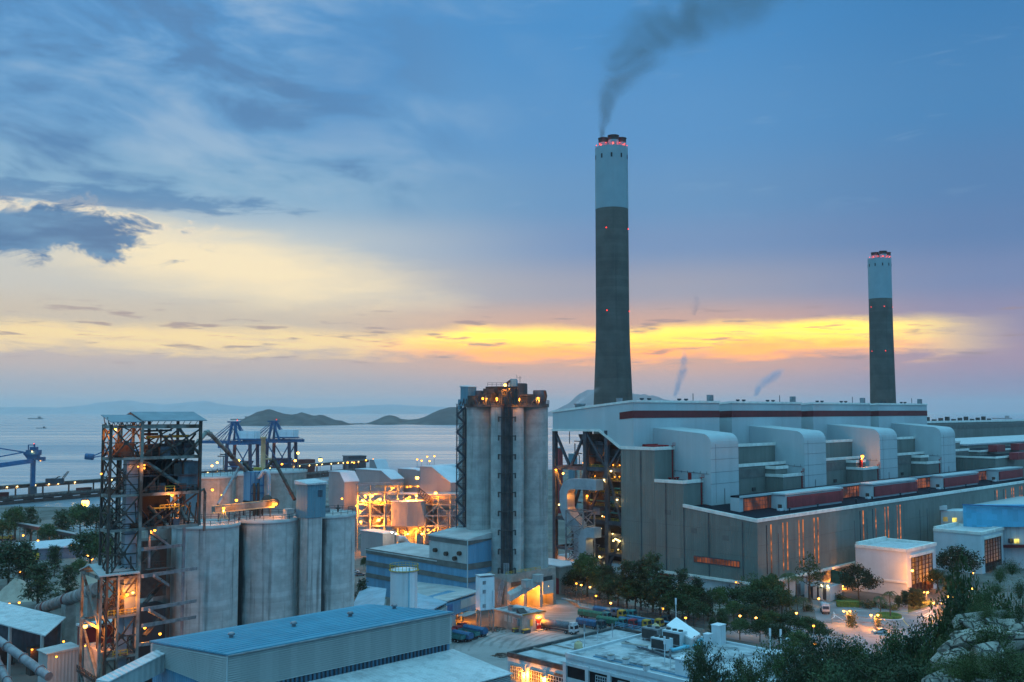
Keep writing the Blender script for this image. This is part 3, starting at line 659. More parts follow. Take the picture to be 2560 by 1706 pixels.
def ductpath(fr, a, prof, wid):     # ribbon of rectangular section in the (b,z) plane: prof = centre line, wid = height
    mb = MB(); n = len(prof); v = []
    for i, (b, z) in enumerate(prof):
        p0 = prof[max(0, i-1)]; p1 = prof[min(n-1, i+1)]; dx, dz = p1[0]-p0[0], p1[1]-p0[1]; L = math.hypot(dx, dz) or 1; nx, nz = -dz/L, dx/L
        for sa, so in ((-1,-1),(1,-1),(1,1),(-1,1)): v.append(fr.w(a+sa*wid*.55, b+so*nx*wid/2, z+so*nz*wid/2))
    f = [(4*i+j, 4*i+(j+1) % 4, 4*i+4+(j+1) % 4, 4*i+4+j) for i in range(n-1) for j in range(4)]+[(3,2,1,0),(4*n-4,4*n-3,4*n-2,4*n-1)]
    mb.add(v, f); return mb
pl = ductpath(P, -4, [(70,40),(78,40),(84,39.8),(86.6,38.6),(87.8,36.2),(87.8,30),(86.4,27),(81,22.5),(80,19.5),(80,0)], 4.3); pp(pl, 'flue_duct', M['duct'])
pl = ductpath(P, -9, [(67,21.5),(70,21.5),(72.4,20.8),(73.4,18.6),(73.4,13),(75,10),(77.5,7.6),(78,0)], 4.0); pp(pl, 'flue_duct', M['duct'])
lt = MB(); zs_ = (8,13,18,23,29)
for a in (-8,-1):
    for b in (75.5,85): lt.beam(P.w(a,b,0), P.w(a,b,29), .5)
    for z in zs_: lt.beam(P.w(a,75.5,z), P.w(a,85,z), .4)
    for z0, z1 in zip((0,)+zs_, zs_): lt.beam(P.w(a,75.5,z0), P.w(a,85,z1), .34); lt.beam(P.w(a,85,z0), P.w(a,75.5,z1), .34)
for b in (75.5,85):
    for z in zs_: lt.beam(P.w(-8,b,z), P.w(-1,b,z), .35)
    for z0, z1 in zip((0,)+zs_, zs_): lt.beam(P.w(-8,b,z0), P.w(-1,b,z1), .3)
pp(lt, 'duct_support', M['steel'])
for (b, z, w, h, m_) in ((65,47,5,7,'boiler'),(74,49,4,8,'steel_dark'),(66,31,6,4,'duct'),(76,27,5,3,'duct'),(65,14,5,6,'steel_dark'),(78,52,3,6,'boiler')): pp(MB().fbox(P, 3, 7, b, b+w, z, z+h), 'plant_box', M[m_])
for k in range(22):
    b, z = rnd.uniform(63,86), rnd.uniform(10,56); pp(MB().path([P.w(2.2,b,z), P.w(2.2,b+rnd.uniform(-6,6),z), P.w(2.2,b+rnd.uniform(-6,6),z-rnd.uniform(2,8))], rnd.uniform(.14,.3), 6), 'process_pipe', M[rnd.choice(('steel','steel_dark','steel_pale'))])
for i in range(26):
    lamp(PS, P.w(rnd.uniform(1.2,6.5), rnd.uniform(63.5,88), rnd.choice((8,13.8,20,26.5,32.5,38,43,48,53,57))), rnd.choice(('amber_small','amber_small','warm')), .28)
for px, py, k in ((1392,1175,'amber'),(1410,1184,'amber_big'),(1512,1200,'warm'),(1530,1178,'warm'),(1503,1322,'warm'),(1400,1262,'warm'),(1415,1262,'warm'),(1545,1250,'warm'),(1470,1240,'amber'),(1535,1352,'warm'),(1545,1350,'warm'),(1550,1353,'warm'),(1540,1348,'warm'),(1420,1418,'amber_big'),(1450,1405,'amber_big'),(1500,1392,'warm')):
    b = P.b_px(px, .2, 30); lamp(PS, P.w(-.3, b, P.z_py(py, -.3, b)), k, .42)
# ---------------------------------------------------------------- chimneys
def chimney(px, Y, py_top, py_white, prof, label, beacons, flue_dx):
    X = x_of(px, Y, 150); root = thing('chimney', label, 'chimney', (X, Y, 0)); s = Y/F
    zt, zw = z_of(py_top, Y), z_of(py_white, Y)
    P1 = [(r, z) for r, z in prof if z < zw]; rw = prof[-2][0]
    mb = MB(); mb.lathe((X,Y,0), P1+[(rw, zw)], 56); mb.build('shaft', M['chimney_dark'], root)
    mb = MB(); rt = prof[-1][0]; mb.lathe((X,Y,0), [(rw+.12, zw), (rt+.1, zt)], 56); mb.build('white_band', M['chimney_white'], root)
    mb = MB(); mb.rail([(X+(rt-.1)*math.cos(i*.35), Y+(rt-.1)*math.sin(i*.35), zt) for i in range(18)], 1.3, 2, .09, True); mb.build('top_railing', M['steel'], root)
    for i in range(10):
        an = 2*math.pi*(i+.35)/10; mb = MB(); c = (X+rt*math.cos(an), Y+rt*math.sin(an), zt-8.2)
        mb.box(c, .5, 1.1, 2.9, an); mb.build('vent_opening', M['dark'], root)
    fr_ = rt*.3; hh = 7.0
    for k, (dx, dy, e) in enumerate(flue_dx):
        mb = MB(); c = (X+dx*rt, Y+dy*rt, zt-1); rr = fr_*1.08
        mb.mi = 0; mb.lathe(c, [(rr, 0), (rr, hh*.55+e)], 24); mb.mi = 1; mb.lathe(c, [(rr+.05, hh*.55+e), (rr+.05, hh*.95+e), (rr+.35, hh*.95+e), (rr+.35, hh+e), (rr-.3, hh+e), (rr-.3, hh*.7+e)], 24, cap=False)
        mb.build('flue', [M['chimney_white'], M['soot']], root)
    for i in range(7):
        an = -math.pi*(i+.5)/7; lamp(root, (X+rt*.97*math.cos(an), Y+rt*.97*math.sin(an), zt+1.5), 'red_soft', .34, 'beacon')
    for py, dxs in beacons:
        z = z_of(py, Y); r = [q for q, zz in prof if zz <= z+25][-1]
        for u in dxs:
            lamp(root, (X+u*r*1.01, Y-math.sqrt(max(0, 1-u*u))*r*1.03, z), 'red', .36, 'beacon')
    return root, X, Y, zt, hh
CH1 = chimney(1531, 655, 372, 525, [(13.6,0),(13.0,60),(12.8,75),(12.0,95),(11.35,112),(11.0,130),(10.9,200),(10.8,244)],
    'taller chimney with a white top and dark shaft smoking behind the nearest boiler house', [(576,(-.43,.93)),(780,(-.42,.96)),(962,(-.33,.9))], [(-.5,-.3,0),(.06,-.62,.9),(.56,-.25,.2),(.05,.5,0)])
CH2 = chimney(2203, 990, 648, 748, [(13.2,0),(12.4,60),(11.9,100),(11.3,150),(11.1,185),(11.1,224)],
    'shorter chimney with a white top standing farther off on the right', [(769,(-.95,-.05,.97)),(879,(-.95,-.05,.97))], [(-.5,-.3,0),(.12,-.6,.9),(.62,-.2,.2),(.05,.5,0)])
# ---------------------------------------------------------------- row of three big concrete silos on the left
def silo(name, px, Y, r, zt, label, m, group, deck=True, zb=0):
    X = x_of(px, Y, 40); root = thing(name, label, 'silo', (X,Y,zb), group)
    MB().lathe((X,Y,zb), [(r,0),(r,zt-zb)], 64).build('silo_wall', m, root)
    d = MB(); d.lathe((X,Y,zt), [(r+.35,-.5),(r+.35,.25),(r-.3,.25),(r-.3,.1),(.01,.45)], 48, cap=False); d.build('silo_roof', M['dust_roof'], root)
    n = 22; MB().rail([(X+(r+.1)*math.cos(2*math.pi*i/n), Y+(r+.1)*math.sin(2*math.pi*i/n), zt+.25) for i in range(n)], 1.15, 2.2, .09, True).build('railing', M['steel_dark'], root)
    return root, X, Y
ZS = 42.6; GS = 'concrete silos beside the rusty tower'
S1 = silo('concrete_silo', 514, 246, 7.9, ZS, 'streaked concrete silo standing next to the rusty steel tower', M['concrete'], GS)
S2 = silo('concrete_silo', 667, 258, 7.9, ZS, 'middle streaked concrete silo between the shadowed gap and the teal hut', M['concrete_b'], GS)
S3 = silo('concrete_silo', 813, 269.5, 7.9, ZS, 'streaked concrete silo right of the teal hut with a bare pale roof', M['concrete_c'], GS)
# lift pillar with teal hut between the second and third silo
L = Frame(0, 0, 45); c = at(771, 1285, 255.5); L.x, L.y = c.x, c.y
ph = thing('lift_shaft', 'square concrete lift shaft topped by a teal metal hut between two silos', 'lift shaft', (c.x,c.y,0))
MB().fbox(L, -1.2, 3.2, -1.4, 1.8, 0, 42.9).build('shaft', M['concrete'], ph)
hb = MB(); hb.fbox(L, -1.5, 4.0, -1.7, 3.4, 43.0, 51.3); h = hb.build('hut', M['hut'], ph)
hr = MB(); hr.fbox(L, -1.9, 4.4, -2.1, 3.8, 51.35, (51.7,51.9,52.5,52.3)); hr.build('hut_roof', M['pale_roof'], h)
lv = MB()
for i in range(6): lv.fbox(L, 1.6, 3.0, -1.82, -1.68, 48.2+.3*i, 48.35+.3*i)
lv.build('vent_louvre', M['steel_dark'], h)
# pipes and plant that stand on the silo roofs
def pipe_run(label, pts, r, m, name='inclined_pipe', collars=0, cat='pipe', group=None):
    mb = MB(); mb.path(pts, r, 10)
    for i in range(collars):
        k = (i+.5)/collars; tot = len(pts)-1; j = min(int(k*tot), tot-1); f = k*tot-j; p = Vector(pts[j]).lerp(Vector(pts[j+1]), f); d = (Vector(pts[j+1])-Vector(pts[j])).normalized()
        mb.tube(p-d*.12, p+d*.12, r*1.25, 10)
    o = mb.build(name, m); return tag(o, label, cat, group)
def ap(px, py, Y): return tuple(at(px, py, Y))
GP = 'rusty spouts arching over the silo tops'
pipe_run('rusty pale pipe rising from the tower to a bend then sloping down to the right', [ap(487,1116,236),ap(513,1084,240),ap(519,1081,241),ap(527,1087,242),ap(615,1178,262)], .52, M['steel_pale'], collars=5, group=GP)
pipe_run('slim grey pipe leaning up from the silo roof to the first peak', [ap(545,1262,247),ap(604,1158,262)], .36, M['steel'], collars=3, group=GP)
pipe_run('rusty dark pipe falling from the first peak to the filter box', [ap(604,1157,262.4),ap(613,1160,262),ap(645,1197,262)], .42, M['steel_rust'], collars=3, group=GP)
pipe_run('rusty pipe falling from the second peak to the teal hut', [ap(682,1151,268),ap(688,1156,267),ap(737,1250,261)], .45, M['steel_rust'], collars=6, group=GP)
pipe_run('short rusty pipe leaning from the filter box up to the second peak', [ap(643,1200,263),ap(682,1151,268.2)], .4, M['steel_rust'], collars=3, group=GP)
pipe_run('smooth grey pipe bent over like a crook between the filter box and rear silo', [ap(647,1196,260),ap(658,1180,260),ap(663,1178,260),ap(669,1181,260),ap(672,1190,260),ap(672,1254,260)], .55, M['duct'], group=GP)
fc = at(628, 1250, 262); FB = Frame(fc.x, fc.y, 45)
fl = thing('dust_filter', 'blue dust filter box on legs above the middle silo roof', 'dust filter', (fc.x,fc.y,ZS))
MB().fbox(FB, -1.6, 2.2, -2.2, 1.2, 46.8, 54.3).build('filter_box', M['blue_sheet'], fl)
rb = MB()
for a in (-1.6,-.35,.9,2.2): rb.fbox(FB, a-.08, a+.08, -2.36, -2.2, 46.8, 54.3)
for z in (48.6, 50.6): rb.fbox(FB, -1.75, 2.3, -2.5, -2.36, z, z+.25)
rb.build('rib', M['blue_steel'], fl)
MB().hexa([FB.w(-.4,-.8,44),FB.w(.9,-.8,44),FB.w(.9,.2,44),FB.w(-.4,.2,44),FB.w(-1.6,-2.2,46.75),FB.w(2.2,-2.2,46.75),FB.w(2.2,1.2,46.75),FB.w(-1.6,1.2,46.75)]).build('hopper', M['steel_rust'], fl)
for a, b in ((-1.5,-2.1),(2.1,-2.1),(2.1,1.1),(-1.5,1.1)): MB().beam(FB.w(a,b,ZS), FB.w(a,b,46.7), .3).build('leg', M['steel_rust'], fl)
for a, b in ((-1.0,-3.2),(.2,-3.2)): MB().path([FB.w(a,b,ZS+.4),FB.w(a,b,50.4),FB.w(a+.3,b+.7,51.2)], .33, 8).build('side_pipe', M['steel_rust'], fl)
# covered conveyor across the silo tops
p0, p1 = at(533, 1274, 246), at(688, 1258, 259)
cv = thing('conveyor', 'grey covered conveyor crossing the silo tops in front of the filter box', 'conveyor', (p0.x,p0.y,ZS))
MB().beam(p0, p1, 1.5, 1.3).build('casing', M['steel_pale'], cv)
k = MB(); k.beam(p0+Vector((0,-.8,.9)), p1+Vector((0,-.8,.9)), .15, .15); k.beam(p0+Vector((0,-.9,-.8)), p1+Vector((0,-.9,-.8)), .25, .35); k.build('rail_beam', M['cream'], cv)
for i in range(6):
    q = p0.lerp(p1, (i+.5)/6); MB().beam((q.x,q.y,ZS+.2), q, .22).build('leg', M['steel_dark'], cv)
for px, py in ((591,1251),(690,1260)): lamp(cv, at(px, py, 247 if px < 600 else 257), 'amber', .36)
dh = at(668, 1256, 258.5); MB().ball(dh+Vector((0,0,.2)), 1.5, 10, 7, 1.15).ball(dh+Vector((1.9,.6,-.1)), 1.1, 10, 7).build('drive_head', M['steel_rust'], cv)
hd = at(559, 1290, 243); hp = thing('lamp_tripod', 'splayed yellow pipe frame under a lamp on the first silo roof', 'lamp frame', (hd.x,hd.y,ZS))
top = at(559, 1276, 243)
for an in range(5): MB().beam(top, top+Vector((1.3*math.cos(an*1.25), 1.3*math.sin(an*1.25), -2.4)), .13).build('leg', M['cream'], hp)
lamp(hp, at(559, 1271, 242.8), 'amber', .36)
cb = at(721, 1285, 256); tag(MB().box((cb.x,cb.y,ZS+.2), 2.1, 1.6, 2.2, R(45)).box((cb.x,cb.y,ZS+2.4), 2.3, 1.8, .15, R(45)).build('control_cabinet', M['pale_sheet']), 'pale weathered cabinet left of the teal hut', 'cabinet')
mq = at(812, 1270, 268); mh = thing('drive_unit', 'grey conveyor drive unit on the roof right of the teal hut', 'machine', (mq.x,mq.y,ZS))
MB().box((mq.x,mq.y,ZS+.4), 2.6, 1.2, 1.3, R(45)).build('housing', M['steel'], mh); MB().tube((mq.x-1,mq.y-1,ZS+2), (mq.x+.8,mq.y+.8,ZS+2.1), .55, 10).build('motor', M['steel_pale'], mh)
pp_ = at(845, 1277, 270); tag(MB().lathe((pp_.x,pp_.y,ZS+.4), [(.25,0),(.25,.8),(.7,.85),(.7,1.1),(.25,1.2),(.2,1.9)], 8).build('roof_vent', M['soot']), 'small dark vent standing alone on the bare silo roof', 'vent')
# second cluster behind
GR = 'bigger concrete silos behind the front row'
S4 = silo('rear_silo', 520, 322, 8.6, 49.3, 'rear concrete silo seen behind the rusty tower, lit orange', M['concrete_wall'], GR)
S5 = silo('rear_silo', 598, 330, 7.2, 49.6, 'rear concrete silo hidden behind the blue filter box', M['concrete_wall'], GR)
S6 = silo('rear_silo', 700, 338, 8.6, 50.0, 'broad rear concrete silo behind the smooth crook pipe', M['concrete_wall'], GR)
lamp(S4[0], at(556, 1239, 309), 'amber', .5); lamp(S4[0], at(531, 1225, 306), 'amber', .4)
mc = at(657, 1170, 330); ma = thing('mast_crane', 'cream post crane with a short jib behind the blue filter box', 'crane', (mc.x,mc.y,50))
MB().lathe((mc.x,mc.y,50.3), [(1.0,0),(.85,.5),(.75,10.5),(1.05,10.6),(1.05,11.2)], 12).build('post', M['cream'], ma)
j = at(656, 1148, 330); MB().beam(j, at(679, 1147, 331), .5).beam(at(657,1128,330), at(672,1146,330.5), .2).build('jib', M['cream'], ma); MB().box((mc.x-1.2,mc.y,50.2), 3.2, 1.6, 1.3).build('base', M['yellow'], ma)
# ---------------------------------------------------------------- tall four-silo tower in the middle
Q = Frame(x_of(1268, 360, 40), 360, 45)
ST_ = thing('silo_tower', 'tall cluster of grey cement silos with dark pipes down its front', 'silo tower', Q.w(0,0,0))
def sp(mb, n, m): return mb.build(n, m, ST_)
RS = 5.95; ZT = 71.6
for a, b, zb in ((0,0,13.2),(12.8,0,13.2),(0,12.8,8),(12.8,12.8,8)):
    sp(MB().lathe(Q.w(a,b,zb), [(RS,0),(RS,ZT-zb)], 48), 'silo', M['concrete2'])
sl = MB(); rn_ = random.Random(8); hx = [Q.w(a,b) for a, b in ((-6,-4.5),(-4.5,-6.3),(14,-6.6),(19,-3),(19,16),(14,19),(-3,19),(-6.6,16))]
sl.prism([(p.x,p.y) for p in hx], ZT-.2, ZT+1.1); sp(sl, 'top_slab', mat('sooty slab', (.085,.08,.075), .9, noise=(.4,.35)))
sp(MB().rail([(p.x,p.y,ZT+1.1) for p in hx], 1.2, 1.8, .11, True), 'railing', M['steel_dark'])
for u_ in range(26): sp(MB().beam(at(1150+u_*8.3+rn_.uniform(-3,3),1013,352), at(1150+u_*8.3+rn_.uniform(-3,3),1013-rn_.uniform(6,26),352.3), rn_.uniform(.15,.5)), 'roof_pipe', M[rn_.choice(('soot','steel_rust','steel_dark'))])
# pipe bundle down the front silo
rn = random.Random(5)
fa, fbb = -.7071*RS-.5, -.7071*RS-.5
for i in range(9):
    u = -1.9+.45*i; p = Q.w(fa+u*.7071, fbb-u*.7071); r = rn.uniform(.2,.42)
    sp(MB().tube((p.x,p.y-.2*(i % 3),8+rn.uniform(0,6)), (p.x,p.y-.2*(i % 3),ZT+rn.uniform(0,5)), r, 8), 'riser_pipe', M['soot'] if i % 3 else M['steel_dark'])
bk = MB(); p0 = Q.w(fa,fbb); bk.box((p0.x+.1,p0.y+.55,13), 3.7, .5, 60, 0); sp(bk, 'cable_tray', M['soot'])
cl = MB()
for i in range(9):
    z = 15+6.6*i
    cl.beam((p0.x-3.0,p0.y-1.0,z), (p0.x+3.0,p0.y-1.0,z), .25, .35)
    for sx in (-3.0,2.9): cl.beam((p0.x+sx,p0.y-1.0,z-1.6), (p0.x+sx,p0.y-1.0,z+.3), .4); cl.beam((p0.x+sx,p0.y-1,z), (p0.x+sx*.9,p0.y+1.6,z), .25)
sp(cl, 'pipe_bracket', M['soot'])
# lower dark elbow of the pipe bundle and side pipes
for i in range(3): sp(MB().path([(p0.x-1+i*.7,p0.y-1.2,17),(p0.x-1+i*.7,p0.y-1.6,12),(p0.x-2.6+i*.7,p0.y-2.6,9.5),(p0.x-3.4+i*.5,p0.y-3.4,3)], .32, 8), 'elbow_pipe', M['steel'])
# stair tower on the left side
TS = Frame(*Q.w(-2.0, 19.8).xy, 45)
st = MB(); w, dp = 3.2, 2.4; zz = 17.5; k = 0
xs0, xs1 = x_of(1141.5, 372, 40), x_of(1163.5, 372, 40); Yst = 371
for (x, y) in ((xs0,Yst),(xs1,Yst),(xs0,Yst+2.4),(xs1,Yst+2.4)): st.beam((x,y,13), (x,y,ZT+1), .22)
n = 18
for i in range(n):
    z0 = 15+(ZT-15)*i/n; z1 = 15+(ZT-15)*(i+1)/n; xa, xb = (xs0,xs1) if i % 2 else (xs1,xs0)
    st.beam((xa,Yst+.5,z0), (xb,Yst+.5,z1), 1.2, .75); st.beam((xa,Yst,z0+1.1), (xb,Yst,z1+1.1), .1); st.box((xb,Yst+1.2,z1-.08), 1.2, 2.6, .16); st.beam((xs0,Yst,z1), (xs1,Yst,z1), .14)
    st.beam((xs0,Yst,z0), (xs0+(1.4),Yst,z1), .09); st.beam((xs0-.5,Yst,z1+1), (xs0+.6,Yst,z1+1), .1)
sp(st, 'stair_tower', M['steel_dark'])
sp(MB().box((x_of(1158,376,40),377,14), 3.0, 2.2, ZT-14.5, R(45)), 'stair_shaft', M['concrete2'])
# things on top
KT = ZT+1.1
def yq(a, b): return Q.w(a, b)
hq = at(1167, 1014, 371); hf = Frame(hq.x, hq.y, 45)
hh = sp(MB().fbox(hf, -1.2, 3.0, -2.0, 2.2, KT-.9, KT+6.2), 'roof_hut', M['hut']); MB().fbox(hf, -1.5, 3.3, -2.3, 2.5, KT+6.2, (KT+6.3,KT+6.4,KT+6.9,KT+6.7)).build('hut_roof', M['pale_roof'], hh)
sp(MB().fbox(hf, -1.0, -.2, 2.4, 3.8, KT-2, KT+1.6), 'stair_head', M['hut'])
def tank(px, py0, py1, Y, wpx, m, name='roof_tank', box=False):
    z0, z1 = KT, z_of(py0, Y); X = x_of(px, Y, z1); r = wpx/2/F*Y
    if box: return sp(MB().box((X,Y,z0), 2*r*.78, 2*r*.78, z1-z0, R(45)), name, m)
    return sp(MB().lathe((X,Y,z0), [(r,0),(r,z1-z0-.25),(r*.9,z1-z0)], 20), name, m)
tank(1198, 977, 0, 368, 20, M['steel_dark']); tank(1349, 976, 0, 366, 33, M['steel_dark']); 
tank(1246, 967, 0, 372, 58, M['steel_rust'], 'filter_house', True); tank(1228, 985, 0, 362, 30, M['steel_rust'], 'filter_house', True); tank(1222, 972, 0, 366, 26, M['soot'], 'filter_house', True); tank(1318, 986, 0, 362, 30, M['soot'], 'filter_house', True); tank(1182, 990, 0, 364, 24, M['steel_rust'], 'filter_house', True); tank(1297, 959, 0, 369, 43, M['boiler'], 'roof_tank')
tank(1262, 977, 0, 359, 30, M['soot'], 'filter_house', True)
tp = at(1284, 960, 366); sp(MB().lathe((tp.x,tp.y,tp.z-1), [(1.5,0),(1.5,2.4),(1.2,2.8)], 16), 'vent_drum', M['hut']); sp(MB().path([(tp.x-1.2,tp.y-.5,tp.z+1),(tp.x-2.2,tp.y-.5,tp.z+.5),(tp.x-2.4,tp.y-.5,tp.z-4)], .5, 8), 'drum_pipe', M['steel_rust'])
sp(MB().rail([at(1219,966,366), at(1275,966,366)], 1.3, 1.6, .1), 'roof_railing', M['steel_dark'])
an = MB(); t0 = at(1300, 958, 367); an.beam(t0, t0+Vector((0,0,2.6)), .12); an.beam(t0+Vector((-1.2,0,1.9)), t0+Vector((.7,0,1.9)), .1); an.beam(t0+Vector((-1.2,0,1.9)), t0+Vector((-1.2,0,3)), .1); sp(an, 'weather_mast', M['soot'])
for pts, r in (([ap(1204,1003,358),ap(1205,990,358),ap(1214,983,358),ap(1236,982,358)],.22),([ap(1254,976,356),ap(1272,977,356),ap(1279,986,356)],.45),([ap(1283,991,355),ap(1326,990,358)],.3),([ap(1290,1001,354),ap(1305,1001,355),ap(1308,1008,355)],.35),([ap(1341,1008,358),ap(1336,1000,358),ap(1330,1008,358)],.3),([ap(1362,978,360),ap(1365,990,360),ap(1362,1004,360)],.5),([ap(1269,986,354),ap(1268,1010,354)],.4),([ap(1276,1000,353.6),ap(1275,1016,353.6)],.4)):
    sp(MB().path(pts, r, 8), 'roof_pipe', M['steel_rust'])
for px, py, k, r in ((1263,963,'amber_big',.5),(1207,997,'amber',.4),(1217,997,'amber_small',.25),(1242,997,'amber',.4),(1297,998,'amber',.45),(1345,996,'amber',.42)):
    lamp(ST_, at(px, py, 352), k, r)
sm = MB()
for i in range(7):
    px = 1255+i*6.5; q = at(px, 1012, 351.5); sm.beam(q, q+Vector((0,.3,rn.uniform(2,6))), rn.uniform(.3,.8))
sp(sm, 'pipe_cluster', M['soot'])
# loading base with arched bays
qb = MB(); q0 = at(1393, 1520, 366)
BF = Frame(*Q.w(-7.2, -7.2).xy, 45)
qb.fbox(BF, 0, 25, .1, 20, 11.0, 13.3); qb.fbox(BF, 0, 25, .1, 3.2, 8.6, 11.1); sp(qb, 'loading_deck', M['concrete_wall'])
for a in (0, 8.2, 16.4, 23.4): sp(MB().fbox(BF, a, a+1.5, -.15, 18, 0, 10.95), 'pier', M['concrete_wall'])
for a in (1.55, 9.75, 17.95): sp(MB().fbox(BF, a, a+6.6 if a < 17 else a+5.4, 12, 12.4, 0, 8.5), 'bay_back_wall', M['concrete_wall'])
wn = MB(); 
for a in (2.2,9.9,17.8): wn.fbox(BF, a, a+5.2, -.1, .25, 9.0, 10.5)
sp(wn, 'louvre_strip', M['soot'])
sp(MB().fbox(BF, 17.6, 23.2, -.5, .05, 4.4, 9.0), 'side_cladding', M['pale_sheet'])
cn = MB(); c0, c1 = at(1275, 1490, 345), at(1352, 1450, 352)
cn.hexa([c0+Vector((0,0,-2)),c1+Vector((0,0,-1.6)),c1+Vector((-1,3,-1.6)),c0+Vector((-1,3,-2)),c0,c1,c1+Vector((-1,3,.8)),c0+Vector((-1,3,.8))]); sp(cn, 'inclined_canopy', M['pale_sheet'])
for px, py, Y in ((1316,1459,348),(1345,1446,351)):
    q = at(px, py, Y); sp(MB().box((q.x,q.y,q.z-1.2), 2.8, 2.4, 2.3, R(45)).box((q.x,q.y,q.z+1.1), 3.1, 2.7, .2, R(45)), 'head_house', M['pale_sheet'])
yr = MB(); yr.rail([BF.w(-.3,.2,13.3), BF.w(17,.2,13.3)], 1.0, 2.2, .12); sp(yr, 'yellow_railing', M['yellow'])
for a, z in ((4.5,6.6),(13.0,7.4),(20.6,7.0)): lamp(ST_, BF.w(a, .0 if a > 10 else -.6, z), 'amber_big', .55)
for a in (12.5,20.6): lamp(ST_, BF.w(a, 6, 6.5), 'amber_big', .4)
# ---------------------------------------------------------------- rusty steel tower on the left
TF = Frame(x_of(272, 200, 50), 200, 50)
A1 = TF.a_px(350, 0, 50); A2 = TF.a_px(500, 0, 60)
TW = thing('steel_tower', 'tall rusty open steel tower under a grey tin roof on the left', 'steel tower', TF.w(0,0,0))
def tp_(mb, n, m): return mb.build(n, m, TW)
LV = [4, 12.5, 21.2, 29.2, 36.7, 46.1, 53.0, 60.4, 66.8]
rn = random.Random(11)
for a, b, w, z1 in ((0,0,.46,67.3),(A1,0,.62,68),(A2,0,.55,68.01),(0,4.6,.46,67.3),(A1,5,.46,68),(A2,12.5,.5,68),(A1,12.5,.5,69),(A1+6,12.5,.5,68),(A1*.5,4.8,.34,67)):
    tp_(MB().beam(TF.w(a,b,46.1 if a > A1+1 else 0), TF.w(a,b,z1), w, w), 'column', M['steel_rust'] if a != A1 else M['steel_pale'])
for i, z in enumerate(LV):
    fl = MB()
    fl.beam(TF.w(0,0,z), TF.w(A1,0,z), .35, .5); fl.beam(TF.w(0,0,z), TF.w(0,4.6,z), .4, .6); fl.beam(TF.w(0,4.6,z), TF.w(A1,5,z), .4, .5); fl.beam(TF.w(A1,0,z), TF.w(A1,5,z), .4, .5)
    if z > 45:
        fl.beam(TF.w(A1,0,z), TF.w(A2,0,z), .4, .62 if z < 66 else .8); fl.beam(TF.w(A1,12.5,z), TF.w(A2,12.5,z), .4, .6); fl.beam(TF.w(A2,0,z), TF.w(A2,12.5,z), .4, .6); fl.beam(TF.w(A1,0,z), TF.w(A1,12.5,z), .4, .6)
    tp_(fl, 'floor_beam', M['steel_pale'])

br = MB(); zs = [0]+LV
for z0, z1 in zip(zs, zs[1:]):
    m = (z0+z1)/2
    if not 29 < z0 < 36: br.beam(TF.w(0,0,z0), TF.w(A1,0,z1), .28); br.beam(TF.w(0,0,z1), TF.w(A1,0,z0), .28)
    else: br.beam(TF.w(0,0,z0), TF.w(A1,0,z1), .28); br.beam(TF.w(0,0,z1), TF.w(A1*.6,0,m), .28)
    h_ = A1/2
    for u0, u1 in ((0,h_),(h_,A1)): br.beam(TF.w(u0,2.4,z0), TF.w(u1,2.4,m), .13); br.beam(TF.w(u1,2.4,z0), TF.w(u0,2.4,m), .13); br.beam(TF.w(u0,2.4,m), TF.w(u1,2.4,z1), .13)
    br.beam(TF.w(0,0,m), TF.w(A1,0,m), .2); br.beam(TF.w(0,5,z0), TF.w(A1,5,z1), .22); br.beam(TF.w(0,5,z1), TF.w(A1,5,z0), .22)
    for q0, q1 in ((z0,m),(m,z1)):
        br.beam(TF.w(0,0,q0), TF.w(0,4.6,q1), .24); br.beam(TF.w(0,4.6,q0), TF.w(0,0,q1), .24); br.beam(TF.w(0,0,q1), TF.w(0,4.6,q1), .24)
        br.beam(TF.w(A1,0,q0), TF.w(A1,5,q1), .2)
    br.box(TF.w(A1/2,0,m-.45), 1.0, .25, .9, TF.rot)
    br.beam(TF.w(0,2,z0+.3), TF.w(A1,2,z0+3.0), .16); br.beam(TF.w(1,4,z0+1.1), TF.w(A1,4,z0+1.1), .12)
tp_(br, 'cross_bracing', M['steel_rust'])
b2 = MB()
am = (A1+A2)/2
for (a0, z0), (a1, z1) in (((A1,60.6),(am+2,66.5)),((A2,61),(A2-5,66.5)),((A2,66.2),(A1+4,61)),((A1,53.2),(A2-5,60.2)),((A1,60.2),(A1+7,55)),((A1,46.3),(am+3,52.8)),((A2,53),(A1+3,46.6)),((A1+3,66.4),(A1+8,60.5)),((A2-4,60.3),(A2,64))):
    b2.beam(TF.w(a0,.1,z0), TF.w(a1,.1,z1), .3)
for z0, z1 in ((46.1,53),(53,60.4),(60.4,66.8)): b2.beam(TF.w(A2,0,z0), TF.w(A2,12.5,z1), .28); b2.beam(TF.w(A1,12.5,z0), TF.w(A2,12.5,z1), .25); b2.beam(TF.w(A1,12.5,z1), TF.w(A2,12.5,z0), .25)
tp_(b2, 'diagonal_brace', M['steel_rust'])
